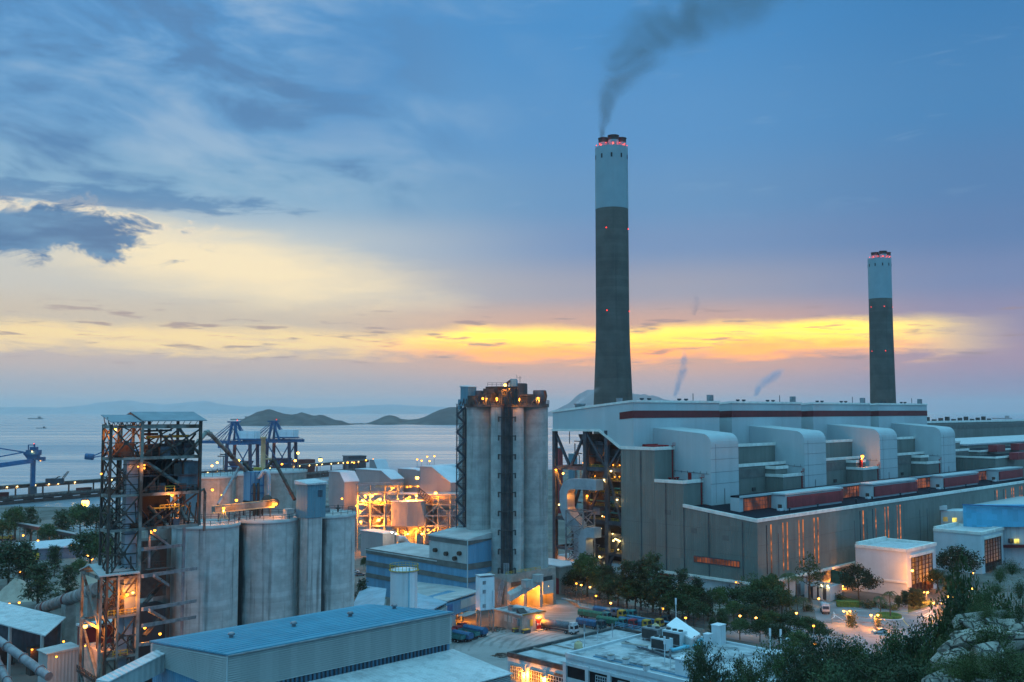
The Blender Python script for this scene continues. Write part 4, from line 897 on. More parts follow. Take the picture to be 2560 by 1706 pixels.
# roofs
tr = MB(); zE = 67.9
tr.hexa([TF.w(A1-.2,-.9,zE),TF.w(A2+1,-.9,zE),TF.w(A2+1,6.5,zE+1.75),TF.w(A1-.2,6.5,zE+1.75),TF.w(A1-.2,-.9,zE+.18),TF.w(A2+1,-.9,zE+.18),TF.w(A2+1,6.5,zE+1.95),TF.w(A1-.2,6.5,zE+1.95)])
tr.hexa([TF.w(A1-.2,6.5,zE+1.75),TF.w(A2+1,6.5,zE+1.75),TF.w(A2+1,13.8,zE),TF.w(A1-.2,13.8,zE),TF.w(A1-.2,6.5,zE+1.95),TF.w(A2+1,6.5,zE+1.95),TF.w(A2+1,13.8,zE+.18),TF.w(A1-.2,13.8,zE+.18)])
tin = mat('grey tin roof', (.2,.235,.26), .5, panel=(1.1,60,.06), corr=(.8,.04,40), noise=(.3,.1)); tp_(tr, 'gable_roof', tin)
tl = MB(); tl.hexa([TF.w(-.3,-.7,67.7),TF.w(A1-.3,-.7,67.7),TF.w(A1-.3,5.6,69.1),TF.w(-.3,5.6,69.1),TF.w(-.3,-.7,67.85),TF.w(A1-.3,-.7,67.85),TF.w(A1-.3,5.6,69.25),TF.w(-.3,5.6,69.25)]); tp_(tl, 'lean_to_roof', tin)
gx = MB(); n = 9
for i in range(n):
    a = A1+(A2-A1)*i/n; gx.beam(TF.w(a,0,66.9), TF.w(a+(A2-A1)/n/2,0,67.9), .1)
for i in range(7):
    a = A1*i/7; gx.beam(TF.w(a,0,66.8), TF.w(a+A1/14,0,67.8), .12); gx.beam(TF.w(a+A1/14,0,67.8), TF.w(a+A1/7,0,66.8), .12)
for i in range(4): gx.beam(TF.w(0,4.6*i/4,66.9), TF.w(0,4.6*(i+1)/4,68.7 if i % 2 else 67.6), .14)
gx.beam(TF.w(A1,.6,65.9), TF.w(A2-6,.6,66.0), .35, .4); gx.beam(TF.w(A1+1,3,65.2), TF.w(A2-8,3,65.2), .5, .5); tp_(gx, 'roof_truss', M['steel_rust'])
MB().beam(TF.w(A1+2,3,64.6), TF.w(A1+11,3,64.7), .5, .55).build('hoist_beam', M['yellow'], TW)
# riser duct, boxes and hoppers inside
dz = TF.a_px(325, 2.5, 50)
tp_(MB().fbox(TF, dz-1.15, dz+1.15, 1.6, 3.8, 33.5, 60.6), 'riser_duct', M['duct'])
sm = MB()
for z in range(35, 60, 2): sm.fbox(TF, dz-1.25, dz+1.25, 1.5, 3.9, z, z+.14)
tp_(sm, 'duct_flange', M['steel_dark'])
tp_(MB().fbox(TF, dz-1.9, dz-.1, 2.0, 4.2, 12, 28.5), 'lower_duct', M['duct'])
tp_(MB().hexa([TF.w(dz-.7,1.5,25),TF.w(dz+.7,1.5,25),TF.w(dz+.7,3,25),TF.w(dz-.7,3,25),TF.w(dz-1.2,1.2,33.4),TF.w(dz+1.2,1.2,33.4),TF.w(dz+1.2,3.8,33.4),TF.w(dz-1.2,3.8,33.4)]), 'duct_hopper', M['duct'])
a0, a1 = TF.a_px(443, 1.5, 56), TF.a_px(496, 1.5, 56)
tp_(MB().fbox(TF, a0, a1, 1.2, 7, 53.4, 59.4), 'panel_box', mat('weathered blue panel', (.10,.14,.165), .6, panel=(1.4,40,.15), rust=(.3,.5,(.04,.03,.025))))
tp_(MB().fbox(TF, a0-.6, TF.a_px(487,2,64), 2, 7.5, 60.8, 63.8), 'bin_box', M['boiler'])
h0 = TF.a_px(366, 2, 62); tp_(MB().hexa([TF.w(h0+1,2,60.6),TF.w(h0+2.5,2,60.6),TF.w(h0+2.5,5,60.6),TF.w(h0+1,5,60.6),TF.w(h0,1.5,63),TF.w(h0+4.2,1.5,63.2),TF.w(h0+4.2,6,63.2),TF.w(h0,6,63)]), 'feed_hopper', M['soot'])
tp_(MB().fbox(TF, A1+.8, a0-.4, 3.5, 9, 54.0, 60.2), 'machine_casing', M['boiler']); tp_(MB().fbox(TF, A1+.5, a0, 5, 11, 46.4, 52.5), 'lower_casing', M['boiler'])
tp_(MB().fbox(TF, 2.2, 5.2, 1.5, 4.2, 60.8, 63.4), 'fan_housing', M['steel_rust'])
for p, q, r in (((A1+1.2,1,59.6),(a0+.5,1.2,54.5),.45),((A1+2,.8,50.5),(A1+6,.8,46.4),.45),((a0-1,1,52.6),(a0+2,1,47),.4),((A1+5,2,62),(A1+9,2,63.2),.35)):
    tp_(MB().tube(TF.w(*p), TF.w(*q), r, 10), 'chute_pipe', M['steel_pale'])
for px, y0, y1, w in ((452,1215,1300,.4),(461,1222,1300,.3)):
    p, q = at(px, y0, 214), at(px-1, y1, 214); tp_(MB().path([p+Vector((-.8,0,.2)), p, q], w, 8), 'down_pipe', M['steel_pale'])
bx = at(479, 1235, 226); bf = Frame(bx.x, bx.y, 48)
tp_(MB().fbox(bf, -.9, 1.3, -1, 1.2, 46.5, 52.6), 'side_filter', M['hut']); tp_(MB().path([bf.w(1.6,-1,52),bf.w(2.4,-1,52.4),bf.w(2.7,-1,51.6),bf.w(2.7,-1,43)], .33, 8), 'side_pipe', M['steel_pale'])
for z in LV[1:-1]:
    pl = MB(); ry = MB()
    pl.fbox(TF, .3, A1-.3, .4, 4.6, z+.02, z+.16)
    if z > 45: pl.fbox(TF, A1, A2, .4, 12, z+.02, z+.18)
    ry.rail([TF.w(.2,-.15,z+.2), TF.w(A1-.2,-.15,z+.2)], 1.1, 1.6, .09)
    if z > 45: ry.rail([TF.w(A1+.4,.3,z+.4), TF.w(A2-.4,.3,z+.4)], 1.1, 1.6, .09)
    tp_(pl, 'deck_plate', M['steel_dark']); tp_(ry, 'railing', M['steel_rust'])
for i in range(96):
    cl = MB(); z = rn.choice(LV[3:-1])+.2; a = rn.uniform(.6, A2-.5) if z > 45 else rn.uniform(.6, A1-.5); b = rn.uniform(.8, 4.2)
    if rn.random() < .45: cl.beam(TF.w(a,b,z), TF.w(a+rn.uniform(-.4,.4),b,z+rn.uniform(2,6)), rn.uniform(.12,.3))
    elif rn.random() < .5: cl.box(TF.w(a,b,z), rn.uniform(.5,1.4), rn.uniform(.5,1.2), rn.uniform(.5,1.8), TF.rot)
    else: cl.tube(TF.w(a,b,z+rn.uniform(.5,2)), TF.w(a+rn.uniform(-2,2),b+rn.uniform(0,2),z+rn.uniform(.5,3)), rn.uniform(.12,.26), 6)
    tp_(cl, 'pipework', M['steel_rust'])
for z, a0_, a1_ in ((53.4,A1+5,A1+7),(21.4,1.5,A1*.7),(29.4,.3,A1),(49.6,A1+4,A1+8)): tp_(MB().rail([TF.w(a0_,-.2,z), TF.w(a1_,-.2,z)], 1.1, 1.0, .12), 'yellow_rail', M['yellow'])
tp_(MB().beam(TF.w(A1+3,1,50), TF.w(A1+9.5,1,50.2), .3, .35), 'yellow_beam', M['yellow'])
for k_i in range(34):
    z = rn.choice((46.3,53.2,56.5,60.6)); a = rn.uniform(A1+.6,A2-1); b = rn.uniform(.6,3)
    tp_((MB().path([TF.w(a,b,z), TF.w(a,b,z+rn.uniform(1,3)), TF.w(a+rn.uniform(-2.5,2.5),b,z+rn.uniform(3,5.5))], rn.uniform(.1,.24), 6) if k_i % 3 else MB().box(TF.w(a,b,z), rn.uniform(.8,2.2), rn.uniform(.6,1.6), rn.uniform(1,3), TF.rot)), 'machine_fitting', M[rn.choice(('soot','steel_rust','steel_dark'))])
tp_(MB().fbox(TF, A1+.2, A2-.4, .5, 11, 56.6, 56.8), 'deck_plate', M['steel_dark']); tp_(MB().rail([TF.w(A1+.4,.3,56.8), TF.w(a0-.6,.3,56.8)], 1.1, 1.2, .09), 'railing', M['steel_rust'])
# braced bents and stairs between the tower and the first silo
bb = MB(); pA = at(352, 1372, 211)
for (x0, y0), (x1, y1) in (((356,1374),(459,1363)),((356,1441),(491,1421)),((356,1524),(489,1503)),((356,1565),(488,1543)),((350,1612),(470,1598))): bb.beam(at(x0,y0,204), at(x1,y1,232), .5, .7)
for (x0, y0), (x1, y1) in (((372,1328),(419,1363)),((385,1440),(421,1464)),((372,1526),(415,1550))): bb.beam(at(x0,y0,206), at(x1,y1,222), .45, .6)
bb.beam(at(460,1316,226), at(454,1600,226), .55); bb.beam(at(374,1320,209), at(372,1420,209), .4); bb.beam(at(355,1318,206), at(470,1310,230), .5, .7); tp_(bb, 'silo_brace', M['steel'])
sb = MB()
for x0, y0, x1, y1 in ((360,1408,405,1358),(405,1460,362,1508),(362,1508,402,1466),(360,1590,400,1545)):
    p, q = at(x0,y0,212), at(x1,y1,219); sb.beam(p, q, .9, .25); sb.beam(p+Vector((0,0,1)), q+Vector((0,0,1)), .09)
sb.box(at(400,1424,216), 6, 2, .25, TF.rot); sb.rail([at(362,1420,210), at(410,1416,217)], 1.1, 1.2, .1); tp_(sb, 'stair_flight', M['steel_rust'])
c0_ = at(432, 1320, 246); cf = Frame(c0_.x, c0_.y, 45); tp_(MB().fbox(cf, -5.5, 4.2, -2, 3, 0, 42), 'concrete_core', M['concrete_wall'])
c0_ = at(378, 1330, 236); cf = Frame(c0_.x, c0_.y, 45); tp_(MB().fbox(cf, -3, 3, -2, 3, 0, 25), 'dark_casing', M['boiler']); tp_(MB().fbox(cf, -3, 3, -2, 3, 27, 40), 'dark_casing', M['steel_rust'])
# side annex frame
AF = Frame(x_of(250, 199, 30), 199, 50); an = MB(); wA = AF.b_px(204, 0, 30)
for b in (0, wA):
    an.beam(AF.w(0,b,0), AF.w(0,b,37.2), .5); an.beam(AF.w(3.4,b,0), AF.w(3.4,b,37.5), .4)
for z in (8, 17, 27.5, 37): an.beam(AF.w(0,0,z), AF.w(0,wA,z), .4, .55); an.beam(AF.w(0,wA,z), AF.w(3.4,wA,z), .35)
for z0, z1 in ((8,17),(17,27.5),(27.5,37)): an.beam(AF.w(0,wA,z1), AF.w(0,0,z0), .42)
tp_(an, 'annex_frame', M['steel_pale'])
ar = MB(); ar.profile([AF.w(-.6,-.6,37.4),AF.w(-.6,wA/2,39),AF.w(-.6,wA+.6,37.2),AF.w(-.6,wA+.6,37.4),AF.w(-.6,wA/2,39.25),AF.w(-.6,-.6,37.65)], AF.w(8,0,0)-AF.w(0,0,0)); tp_(ar, 'annex_roof', M['dust_roof'])
tp_(MB().fbox(AF, .5, 3.2, .8, wA-.8, 17.2, 22.5), 'annex_casing', M['sand']); tp_(MB().fbox(AF, -.5, 3.8, -.5, wA+.5, 16.8, 17.1), 'annex_deck', M['steel_rust']); tp_(MB().rail([AF.w(-.5,-.4,17.1), AF.w(-.5,wA+.4,17.1)], 1.1, .9, .09), 'annex_railing', M['steel_rust'])
tp_(MB().fbox(AF, -1.2, 3.4, -.5, wA+1, 8, 8.3).fbox(AF, -1.2, 3.4, -.4, wA+.9, 3, 7.9), 'annex_hopper', M['steel_dark'])
for px, py, Y, k, r in ((288,1075,201,'amber_big',.3),(345,1167,203,'amber_small',.2),(361,1163,203.5,'amber_small',.2),(361,1171,203.5,'amber_small',.2),(430,1238,207,'amber',.3),(387,1326,207,'amber',.28),(332,1482,200.5,'amber_big',.26),(213,1566,200.5,'amber_big',.42),(253,1185,198,'amber_small',.22),(213,1615,198,'amber_small',.2),(318,1487,202,'amber',.3),(296,1478,203,'amber',.25),(362,1570,214,'amber',.3),(400,1585,216,'amber',.3),(440,1262,214,'amber',.35)):
    lamp(TW, at(px, py, Y), k, r)
# ---------------------------------------------------------------- kiln, shed and plant at the lower left
k0, k1 = at(101, 1522, 330), at(246, 1472, 262); kd = (k1-k0); kn = thing('rotary_kiln', 'long banded grey rotary kiln tube sloping up to the steel tower', 'kiln', (k0.x,k0.y,0))
MB().tube(k0, k1, 1.75, 24).build('kiln_shell', mat('kiln steel', (.25,.24,.23), .6, noise=(.5,.2), rust=(.25,.6,(.12,.07,.05))), kn)
for i in range(12):
    p = k0+kd*(i+.6)/12.6; u = kd.normalized(); w = .3 if i not in (1,6) else 1.0
    MB().tube(p-u*w, p+u*w, 1.9 if w > .5 else 1.83, 24).build('tyre_ring', M['rust_red'] if w > .5 else M['steel_pale'], kn)
for f in (.1, .55, .9):
    p = k0+kd*f; MB().box((p.x,p.y,0), 3, 3, p.z-1.6, R(45)).build('kiln_pier', M['concrete_wall'], kn)
q = gnd(45, 1545, 14)
sh = thing('open_shed', 'open sided shed with a wide pale roof at the lower left edge', 'shed', (q.x,q.y,0))
c1, c2, c3, c4 = gnd(-60,1492,14.5), gnd(165,1546,13.5), gnd(113,1592,12.2), gnd(-60,1546,13.2)
MB().add([c1,c2,c3,c4,c1+Vector((0,0,.3)),c2+Vector((0,0,.3)),c3+Vector((0,0,.3)),c4+Vector((0,0,.3))], [(0,1,2,3),(7,6,5,4),(0,4,5,1),(1,5,6,2),(2,6,7,3),(3,7,4,0)]).build('roof', M['pale_roof'], sh)
for f in (.05, .5, .95):
    p = c4.lerp(c3, f); MB().beam((p.x,p.y+.4,0), (p.x,p.y+.4,p.z), .7).build('column', M['pale_sheet'], sh)
    p = c1.lerp(c2, f); MB().beam((p.x,p.y-.4,0), (p.x,p.y-.4,p.z), .7).build('column', M['pale_sheet'], sh)
MB().prism([(c1.x,c1.y-1),(c2.x-1.5,c2.y-1.5),(c2.x-1,c2.y-.8),(c1.x,c1.y-.2)][::1], 0, 12.6).build('back_wall', M['steel_dark'], sh)
for f in (.2,.7):
    p = c4.lerp(c3, f); MB().box((p.x+1,p.y+6,0), 4.5, 3, 5+f*3, R(45)).build('crusher', M['steel_rust'], sh); lamp(sh, (p.x+1,p.y+3,7), 'amber_small', .3)
for a_, b_, r, lab, nm in (((-40,1575),(122,1692),.95,'thick grey pipe slanting down in front of the open shed','inclined_pipe'),((-30,1610),(24,1715),.85,'grey pipe slanting down at the bottom left corner of the photo','inclined_pipe')):
    pipe_run(lab, [tuple(at(*a_, 232)), tuple(at(*b_, 214))], r, M['steel'], nm, collars=4)
ws = at(118, 1600, 232); wf = Frame(ws.x, ws.y, 45)
wsd = thing('sheet_building', 'pale corrugated building between the shed and the annex frame', 'building', (ws.x,ws.y,0))
MB().fbox(wf, 0, 7, -.5, 5, 0, 14.6).build('wall', M['pale_sheet'], wsd); MB().fbox(wf, -.4, 7.4, -.9, 5.4, 14.6, (14.8,15.3,15.3,14.8)).build('roof', M['dust_roof'], wsd)
MB().fbox(wf, 7, 18, -5, 2, 0, 10.5).build('lower_wall', M['concrete_wall'], wsd); MB().fbox(wf, 6.6, 18.4, -5.4, 2.4, 10.5, 10.9).build('deck', M['steel_dark'], wsd)
MB().rail([wf.w(7,-5.2,10.9), wf.w(18,-5.2,10.9)], 1.1, 1.3, .1).build('railing', M['steel_rust'], wsd)
rbx = MB(); rbx.fbox(wf, 7.6, 16, -2, 2, 15.2, 19.6); rh = rbx.build('dark_house', M['maroon'], wsd); MB().fbox(wf, 7.3, 16.3, -2.3, 2.3, 19.6, 20.0).build('house_roof', M['pale_roof'], rh)
for a, b in ((7.8,-1.8),(15.8,-1.8),(15.8,1.8),(7.8,1.8)): MB().beam(wf.w(a,b,10.9), wf.w(a,b,15.2), .35).build('leg', M['steel_rust'], wsd)
for a in (9, 12.5): MB().fbox(wf, a, a+3.4, -5.2, -2.6, 14.2, 14.45).build('canopy', M['pale_roof'], wsd)
rib = MB()
for i in range(9): rib.fbox(wf, 7.3+1.2*i, 7.5+1.2*i, -5.15, -4.98, 1, 9.8)
rib.build('wall_rib', M['steel_pale'], wsd)
for px, py in ((159,1604),(141,1642)): lamp(wsd, at(px, py, 226), 'amber', .24)
# white box gallery climbing to the blue building
g0, g1 = at(255, 1728, 170), at(412, 1648, 182); gal = thing('box_gallery', 'plain pale box gallery climbing into the blue louvred building', 'gallery', (g0.x,g0.y,0))
MB().beam(g0, g1, 2.6, 3.0).build('casing', M['pale_sheet'], gal); MB().beam(g0+Vector((0,0,1.6)), g1+Vector((0,0,1.6)), 3.0, .2).build('cover', M['pale_roof'], gal)
u = g0.lerp(g1, .4); MB().beam((u.x,u.y,0), (u.x,u.y,u.z-1.4), .8).build('trestle_leg', M['steel_pale'], gal)
# far left yard: sand heaps, conveyor, white roofed store, truck
def heap(label, px0, px1, py_top, py_b, seed):
    c = gnd((px0+px1)/2, py_b, 0); w = (px1-px0)/F*c.y; hh = max(3, z_of(py_top, c.y+w*.25)); mb = MB(); n = 26; vs = []; fs = []
    for j in range(10):
        rr = j/9
        for i in range(n):
            t_ = 2*math.pi*i/n; k = 1+.22*mnoise.noise((math.cos(t_)*1.3+seed, math.sin(t_)*1.3, seed)); z = hh*(.5+.5*math.cos(math.pi*rr))*(1+.15*mnoise.noise((rr*4+seed, t_, 3)))
            vs.append((c.x+w*.55*rr*k*math.cos(t_), c.y+w*.3+w*.45*rr*k*math.sin(t_), z if j < 9 else -.2))
    for j in range(9):
        for i in range(n): fs.append((j*n+i, j*n+(i+1) % n, (j+1)*n+(i+1) % n, (j+1)*n+i))
    mb.add([(v[0],v[1],v[2]) for v in vs], [f[::-1] for f in fs], True); return tag(mb.build('sand_heap', M['sand']), label, 'sand heap', 'sand heaps beside the dark trees')
heap('big pale sand heap at the left edge below the white roofed store', -40, 85, 1450, 1505, 1.0)
heap('pale sand heap right of the feathery tree beyond the kiln', 118, 190, 1424, 1478, 4.0)
heap('pale sand heap at the foot of the steel tower above the kiln', 170, 250, 1412, 1462, 7.0)
s0, s1 = at(-70, 1288, 590), at(196, 1341, 500); ic = thing('inclined_conveyor', 'long brown conveyor sloping down on thin posts at the left', 'conveyor', (s0.x,s0.y,0))
MB().beam(s0, s1, 2.6, 1.6).build('gallery', M['jetty'], ic); MB().beam(s0+Vector((0,0,1)), s1+Vector((0,0,1)), 3.0, .25).build('cover', M['beige_clad'], ic)
for i in range(18):
    p = s0.lerp(s1, (i+.3)/18.5); MB().beam((p.x,p.y-1,0), (p.x,p.y-1,p.z), .35).build('post', M['steel_pale'], ic)
for px, py in ((58,1339),(95,1352)): lamp(ic, at(px, py, 520), 'amber', .5)
w0 = gnd(40, 1402, 0); wfr = Frame(w0.x, w0.y, 60); wst = thing('storehouse', 'low storehouse with a wide white roof beyond the sand heaps', 'storehouse', (w0.x,w0.y,0))
MB().fbox(wfr, 0, 28, -4, 14, 0, 5.2).build('wall', mat('grey blue wall', (.14,.16,.2), .7, noise=(.3,.2)), wst); MB().fbox(wfr, -1, 29.5, -5, 15, 5.2, (5.5,6,7,6.5)).build('roof', M['beige_roof'], wst)
MB().fbox(wfr, 6, 9.4, -4.3, -4.0, .4, 3.6).build('shutter', M['paint_yellow'], wst)
# orange lit road behind the trees
sheet('road', [gnd(150,1338),gnd(260,1338),gnd(260,1313),gnd(165,1313)], M['road'])
MB2 = MB(); p0 = gnd(175,1331); p1 = gnd(262,1327); MB2.rail([p0,p1], 1.2, 3, .15); tag(MB2.build('road_fence', M['steel_pale']), 'pale railing along the orange lit road behind the tower', 'fence')
# ---------------------------------------------------------------- coal jetty with cranes
JD = Vector((.495,.869,0)); JN = Vector((-.869,.495,0)); J0 = Vector((-398,776,0))
def jp(s, n=0, z=0): v = J0+JD*s+JN*n; return Vector((v.x,v.y,z))
je = thing('jetty', 'long dark coal jetty on piles running out across the sea', 'jetty', jp(0))
JL = 470; J00 = -60
MB().hexa([jp(J00,0,.2),jp(JL,0,.2),jp(JL,24,.2),jp(J00,24,.2),jp(J00,0,2),jp(JL,0,2),jp(JL,24,2),jp(J00,24,2)]).build('deck', M['jetty'], je)
for i in range(30):
    s = J00+4+i*17.5; m = MB(); m.beam(jp(s,1.2,-6), jp(s,1.2,.3), 1.6); m.beam(jp(s,12,-6), jp(s,12,.3), 1.6); m.beam(jp(s,0.6,-.4), jp(s,23,-.4), 1.4, 1.2); m.build('pile', M['jetty'], je)
MB().hexa([jp(J00,.4,-4),jp(JL,.4,-4),jp(JL,1,-4),jp(J00,1,-4),jp(J00,.4,-.3),jp(JL,.4,-.3),jp(JL,1,-.3),jp(J00,1,-.3)]).build('fender_wall', M['jetty'], je)
MB().rail([jp(J00+5*i,.2,2) for i in range(0,107)], 1.6, 5, .25).build('railing', M['steel_pale'], je)
MB().hexa([jp(J00,.3,2),jp(JL,.3,2),jp(JL,.8,2),jp(J00,.8,2),jp(J00,.3,2.7),jp(JL,.3,2.7),jp(JL,.8,2.7),jp(J00,.8,2.7)]).build('kerb', M['steel_pale'], je)
jc = thing('jetty_conveyor', 'conveyor gallery on the jetty edged with a row of small lights', 'conveyor', jp(0,6,2))
MB().hexa([jp(J00,5,8.6),jp(JL,5,9.4),jp(JL,9,9.4),jp(J00,9,8.6),jp(J00,5,11),jp(JL,5,12),jp(JL,9,12),jp(J00,9,11)]).build('gallery', M['jetty'], jc)
MB().hexa([jp(J00,4.6,11.1),jp(JL,4.6,12.1),jp(JL,9.4,12.1),jp(J00,9.4,11.1),jp(J00,4.6,11.6),jp(JL,4.6,12.6),jp(JL,9.4,12.6),jp(J00,9.4,11.6)]).build('cover', M['steel_pale'], jc)
for i in range(22): MB().beam(jp(J00+8+24*i,7,2), jp(J00+8+24*i,7,8.8), 1.0).build('trestle', M['jetty'], jc)
for i in range(42): 
    if i not in (11,12,16): lamp(jc, jp(J00+8+i*12.2+(2 if i % 3 else -1.5),4.5,10.2+i*.02), 'warm', .55)
for i in range(9):
    s = J00+20+rn.uniform(0,420); MB().box(jp(s,14,2), rn.uniform(6,16), 5, rn.uniform(2.5,5), R(60)).build('transfer_box', M['rust_red'], jc)
def ship_crane():
    root = thing('ship_crane', 'blue ship unloader', 'crane', (0,0,0)); m = MB
    for x in (2, -23):
        for y in (-7, 7): m().beam((x+(1.2 if x > 0 else -1.2),y,0), (x,y,36), 2.8).build('leg', M['rust_red'] if False else mat('dark purple steel', (.045,.04,.075), .6), root)
    f = m()
    for y in (-7, 7): f.beam((2,y,36), (-23,y,36), 1.6, 1.8); f.beam((2.6,y,14), (-23.6,y,14), 1.2); f.beam((2,y,34), (-11,y,15), .9); f.beam((-23,y,34), (-12,y,15), .9)
    for x in (2,-23): f.beam((x,-7,36), (x,7,36), 1.4)
    f.build('portal_frame', M['crane_blue'], root)
    b = m(); b.beam((33,-2.6,37.4), (-35,-2.6,37.4), 1.8, 2.9); b.beam((33,2.6,37.4), (-35,2.6,37.4), 1.8, 2.9)
    for i in range(14): b.beam((33-5*i,-2.6,38.4), (33-5*i,2.6,38.4), .5)
    b.build('boom', M['crane_blue'], root)
    r = m(); r.rail([(33,-3.4,38.6),(-33,-3.4,38.6)], 1.3, 3, .2); r.build('boom_railing', M['steel_dark'], root)
    a = m()
    for y in (-3.5, 3.5): a.beam((2,y*1.5,36), (-1,y,57), 2.2); a.beam((-11,y*1.4,37), (-2.5,y,57), 1.8); a.beam((-3,y,57), (-14,y*.8,42), .6)
    a.beam((2.5,-5,57), (2.5,5,57), .8); a.beam((-6,-4,57.4), (4,-4,57.4), 1.0); a.beam((-6,4,57.4), (4,4,57.4), 1.0); a.beam((0,-4,50), (0,4,50), .8); a.build('mast', M['crane_blue'], root)
    s = m()
    for x in (26, 20, 13, 8):
        for y in (-2.8, 2.8): s.beam((0,y,56.5-(26-x)*.25), (x,y,38), .55 if x > 18 else .4)
    s.build('stay', M['crane_blue'], root)
    h = m(); h.box((-16.5,0,41.2), 22, 9, 7.2); h.build('machinery_house', M['white_tank'], root); m().box((-16.5,0,39.8), 24, 10, 1.2).build('house_deck', M['crane_blue'], root); m().box((-11,-5.2,41.2), 3.2, 2.4, 4.5).build('winch_cabin', M['steel_rust'], root)
    m().box((13.5,0,31.5), 4.2, 3.5, 5).build('operator_cab', M['crane_blue'], root)
    hp = m(); hp.hexa([(-14,-4,6),(-6,-4,6),(-6,4,6),(-14,4,6),(-19,-8,19),(1,-8,19),(1,8,19),(-19,8,19)]); hp.build('hopper', mat('dark purple steel', (.045,.04,.075), .6), root)
    m().beam((13.5,0,31), (13.5,0,14), .16).build('hoist_rope', M['soot'], root)
    for x, z in ((26,36.6),(-3,35.4),(-13,35.4),(-17,38)): lamp(root, (x,-4,z), 'amber_small', .85)
    lamp(root, (-2,-4,59), 'red', .4, 'beacon')
    return root
sc = ship_crane()
def setcrane(o, px, Y, label):
    X = x_of(px, Y, 57); o.location = (X,Y,2); o.rotation_euler = (0,0,math.atan2(JN.y,JN.x)+R(14)); tag(o, label, 'crane', 'blue unloaders on the coal jetty')
o2 = copy_tree(sc)
setcrane(sc, 583, 985, 'blue ship unloader on the jetty nearer the steel tower')
setcrane(o2, 682, 1045, 'blue ship unloader on the jetty above the blue filter box')
# stacker at the left edge
Ys = 800; st = thing('ship_loader', 'blue slewing ship loader on the jetty at the left edge', 'crane', at(80,1232,Ys))
def sat(px, py, d=0): return at(px, py, Ys+d)
MB().beam(sat(81,1232), sat(83,1150), 3.0).build('column', M['crane_blue'], st); MB().beam(sat(81,1235), sat(81,1216), 5).build('base', M['steel_dark'], st)
MB().beam(sat(84,1152), sat(-60,1172,-40), 2.4, 3.4).build('boom', M['blue_steel'], st)
s_ = MB(); s_.beam(sat(60,1131), sat(-60,1112,-40), .9); s_.beam(sat(60,1131), sat(-60,1153,-40), .9); s_.build('stay', M['blue_steel'], st)
hm_ = MB(); hm_.beam(sat(62,1132), sat(80,1155), 2.4); hm_.box(sat(84,1138), 10, 6, 4); hm_.box(sat(84,1147), 8, 5, 3); hm_.box(sat(85,1128), 5, 4, 3.2); hm_.beam(sat(71,1134), sat(71,1113), .7); hm_.beam(sat(71,1113), sat(86,1113), .7); hm_.beam(sat(86,1110), sat(86,1134), 1.0); hm_.box(sat(104,1153), 4.5, 4, 3.2); hm_.beam(sat(88,1148), sat(106,1150), .9); hm_.build('slew_head', M['crane_blue'], st)
lamp(st, sat(80,1129,-4), 'warm', .5); lamp(st, sat(101,1152.5,-4), 'amber_small', .45); lamp(st, sat(85,1110), 'red', .4, 'beacon')
Yc = 850; s2 = thing('stacker', 'blue stacker with a drum counterweight half hidden behind the steel tower', 'crane', at(330,1240,Yc))
cwt = at(224,1142,Yc); MB().tube(cwt+Vector((-3.6,0,.3)), cwt+Vector((3.0,1,-.4)), 2.7, 20).build('counterweight', M['crane_blue'], s2)
a_ = MB(); a_.beam(cwt+Vector((3,0,.5)), at(330,1098,Yc), .9); a_.beam(cwt+Vector((3,0,-.6)), at(330,1128,Yc), 1.0); a_.beam(at(330,1128,Yc), at(440,1110,Yc), 1.2); a_.build('arm', M['blue_steel'], s2)
MB().beam(at(330,1240,Yc), at(330,1096,Yc), 2.4).build('column', M['crane_blue'], s2)
for x0, y0, x1, y1, lab, w in ((150,1206,171,1179,'crawler crane with a raised dark lattice jib on the jetty',2.0),(128,1203,150,1191,'crawler crane with a low thin jib on the jetty',.9)):
    cr = thing('crawler_crane', lab, 'crane', at(x0,1212,815)); cb_ = at(x0-2, 1209, 815); MB().box(cb_, 7, 5, 4, .3).build('cab', M['steel_dark'], cr)
    p, q = at(x0,y0,815), at(x1,y1,815); j_ = MB()
    for off in (-w/2,w/2): j_.beam(p+Vector((off,0,0)), q+Vector((off*.6,0,0)), .4)
    for i in range(9): j_.beam(p.lerp(q,i/9)+Vector((-w/2,0,0)), p.lerp(q,(i+1)/9)+Vector((w/2*.7,0,0)), .28)
    j_.build('jib', M['steel_rust'], cr); MB().beam(q, p+Vector((-4,0,1)), .15).build('cable', M['soot'], cr)
# moored ship
Yk = 1120; sp0 = at(735,1190,Yk); shp = thing('cargo_ship', 'red cargo ship moored behind the jetty right of the unloaders', 'ship', (sp0.x,sp0.y,SEA))
hl = MB(); hl.beam((sp0.x-110,sp0.y-100,SEA+4), (sp0.x+16,sp0.y+10,SEA+4), 20, 9); hl.build('hull', M['rust_red'], shp)
hb_ = at(753,1168,Yk); MB().box((hb_.x,hb_.y,SEA+8), 26, 16, z_of(1149,Yk)-SEA-8, R(41)).build('stern_castle', M['rust_red'], shp); MB().box((hb_.x-16,hb_.y-8,SEA+8), 18, 16, 7, R(41)).build('bridge', M['white_clad'], shp)
for dx in (-20,-12): lamp(shp, (hb_.x+dx,hb_.y-18,SEA+14), 'warm', .7)
# head house at the jetty end
jh = at(886,1163,1200); tag(MB().box((jh.x,jh.y,0), 22, 20, z_of(1141,1200), R(30)).box((jh.x,jh.y,z_of(1141,1200)), 23, 21, .8, R(30)).build('transfer_house', M['steel_dark']), 'dark box shaped transfer house at the end of the lit conveyor', 'building')
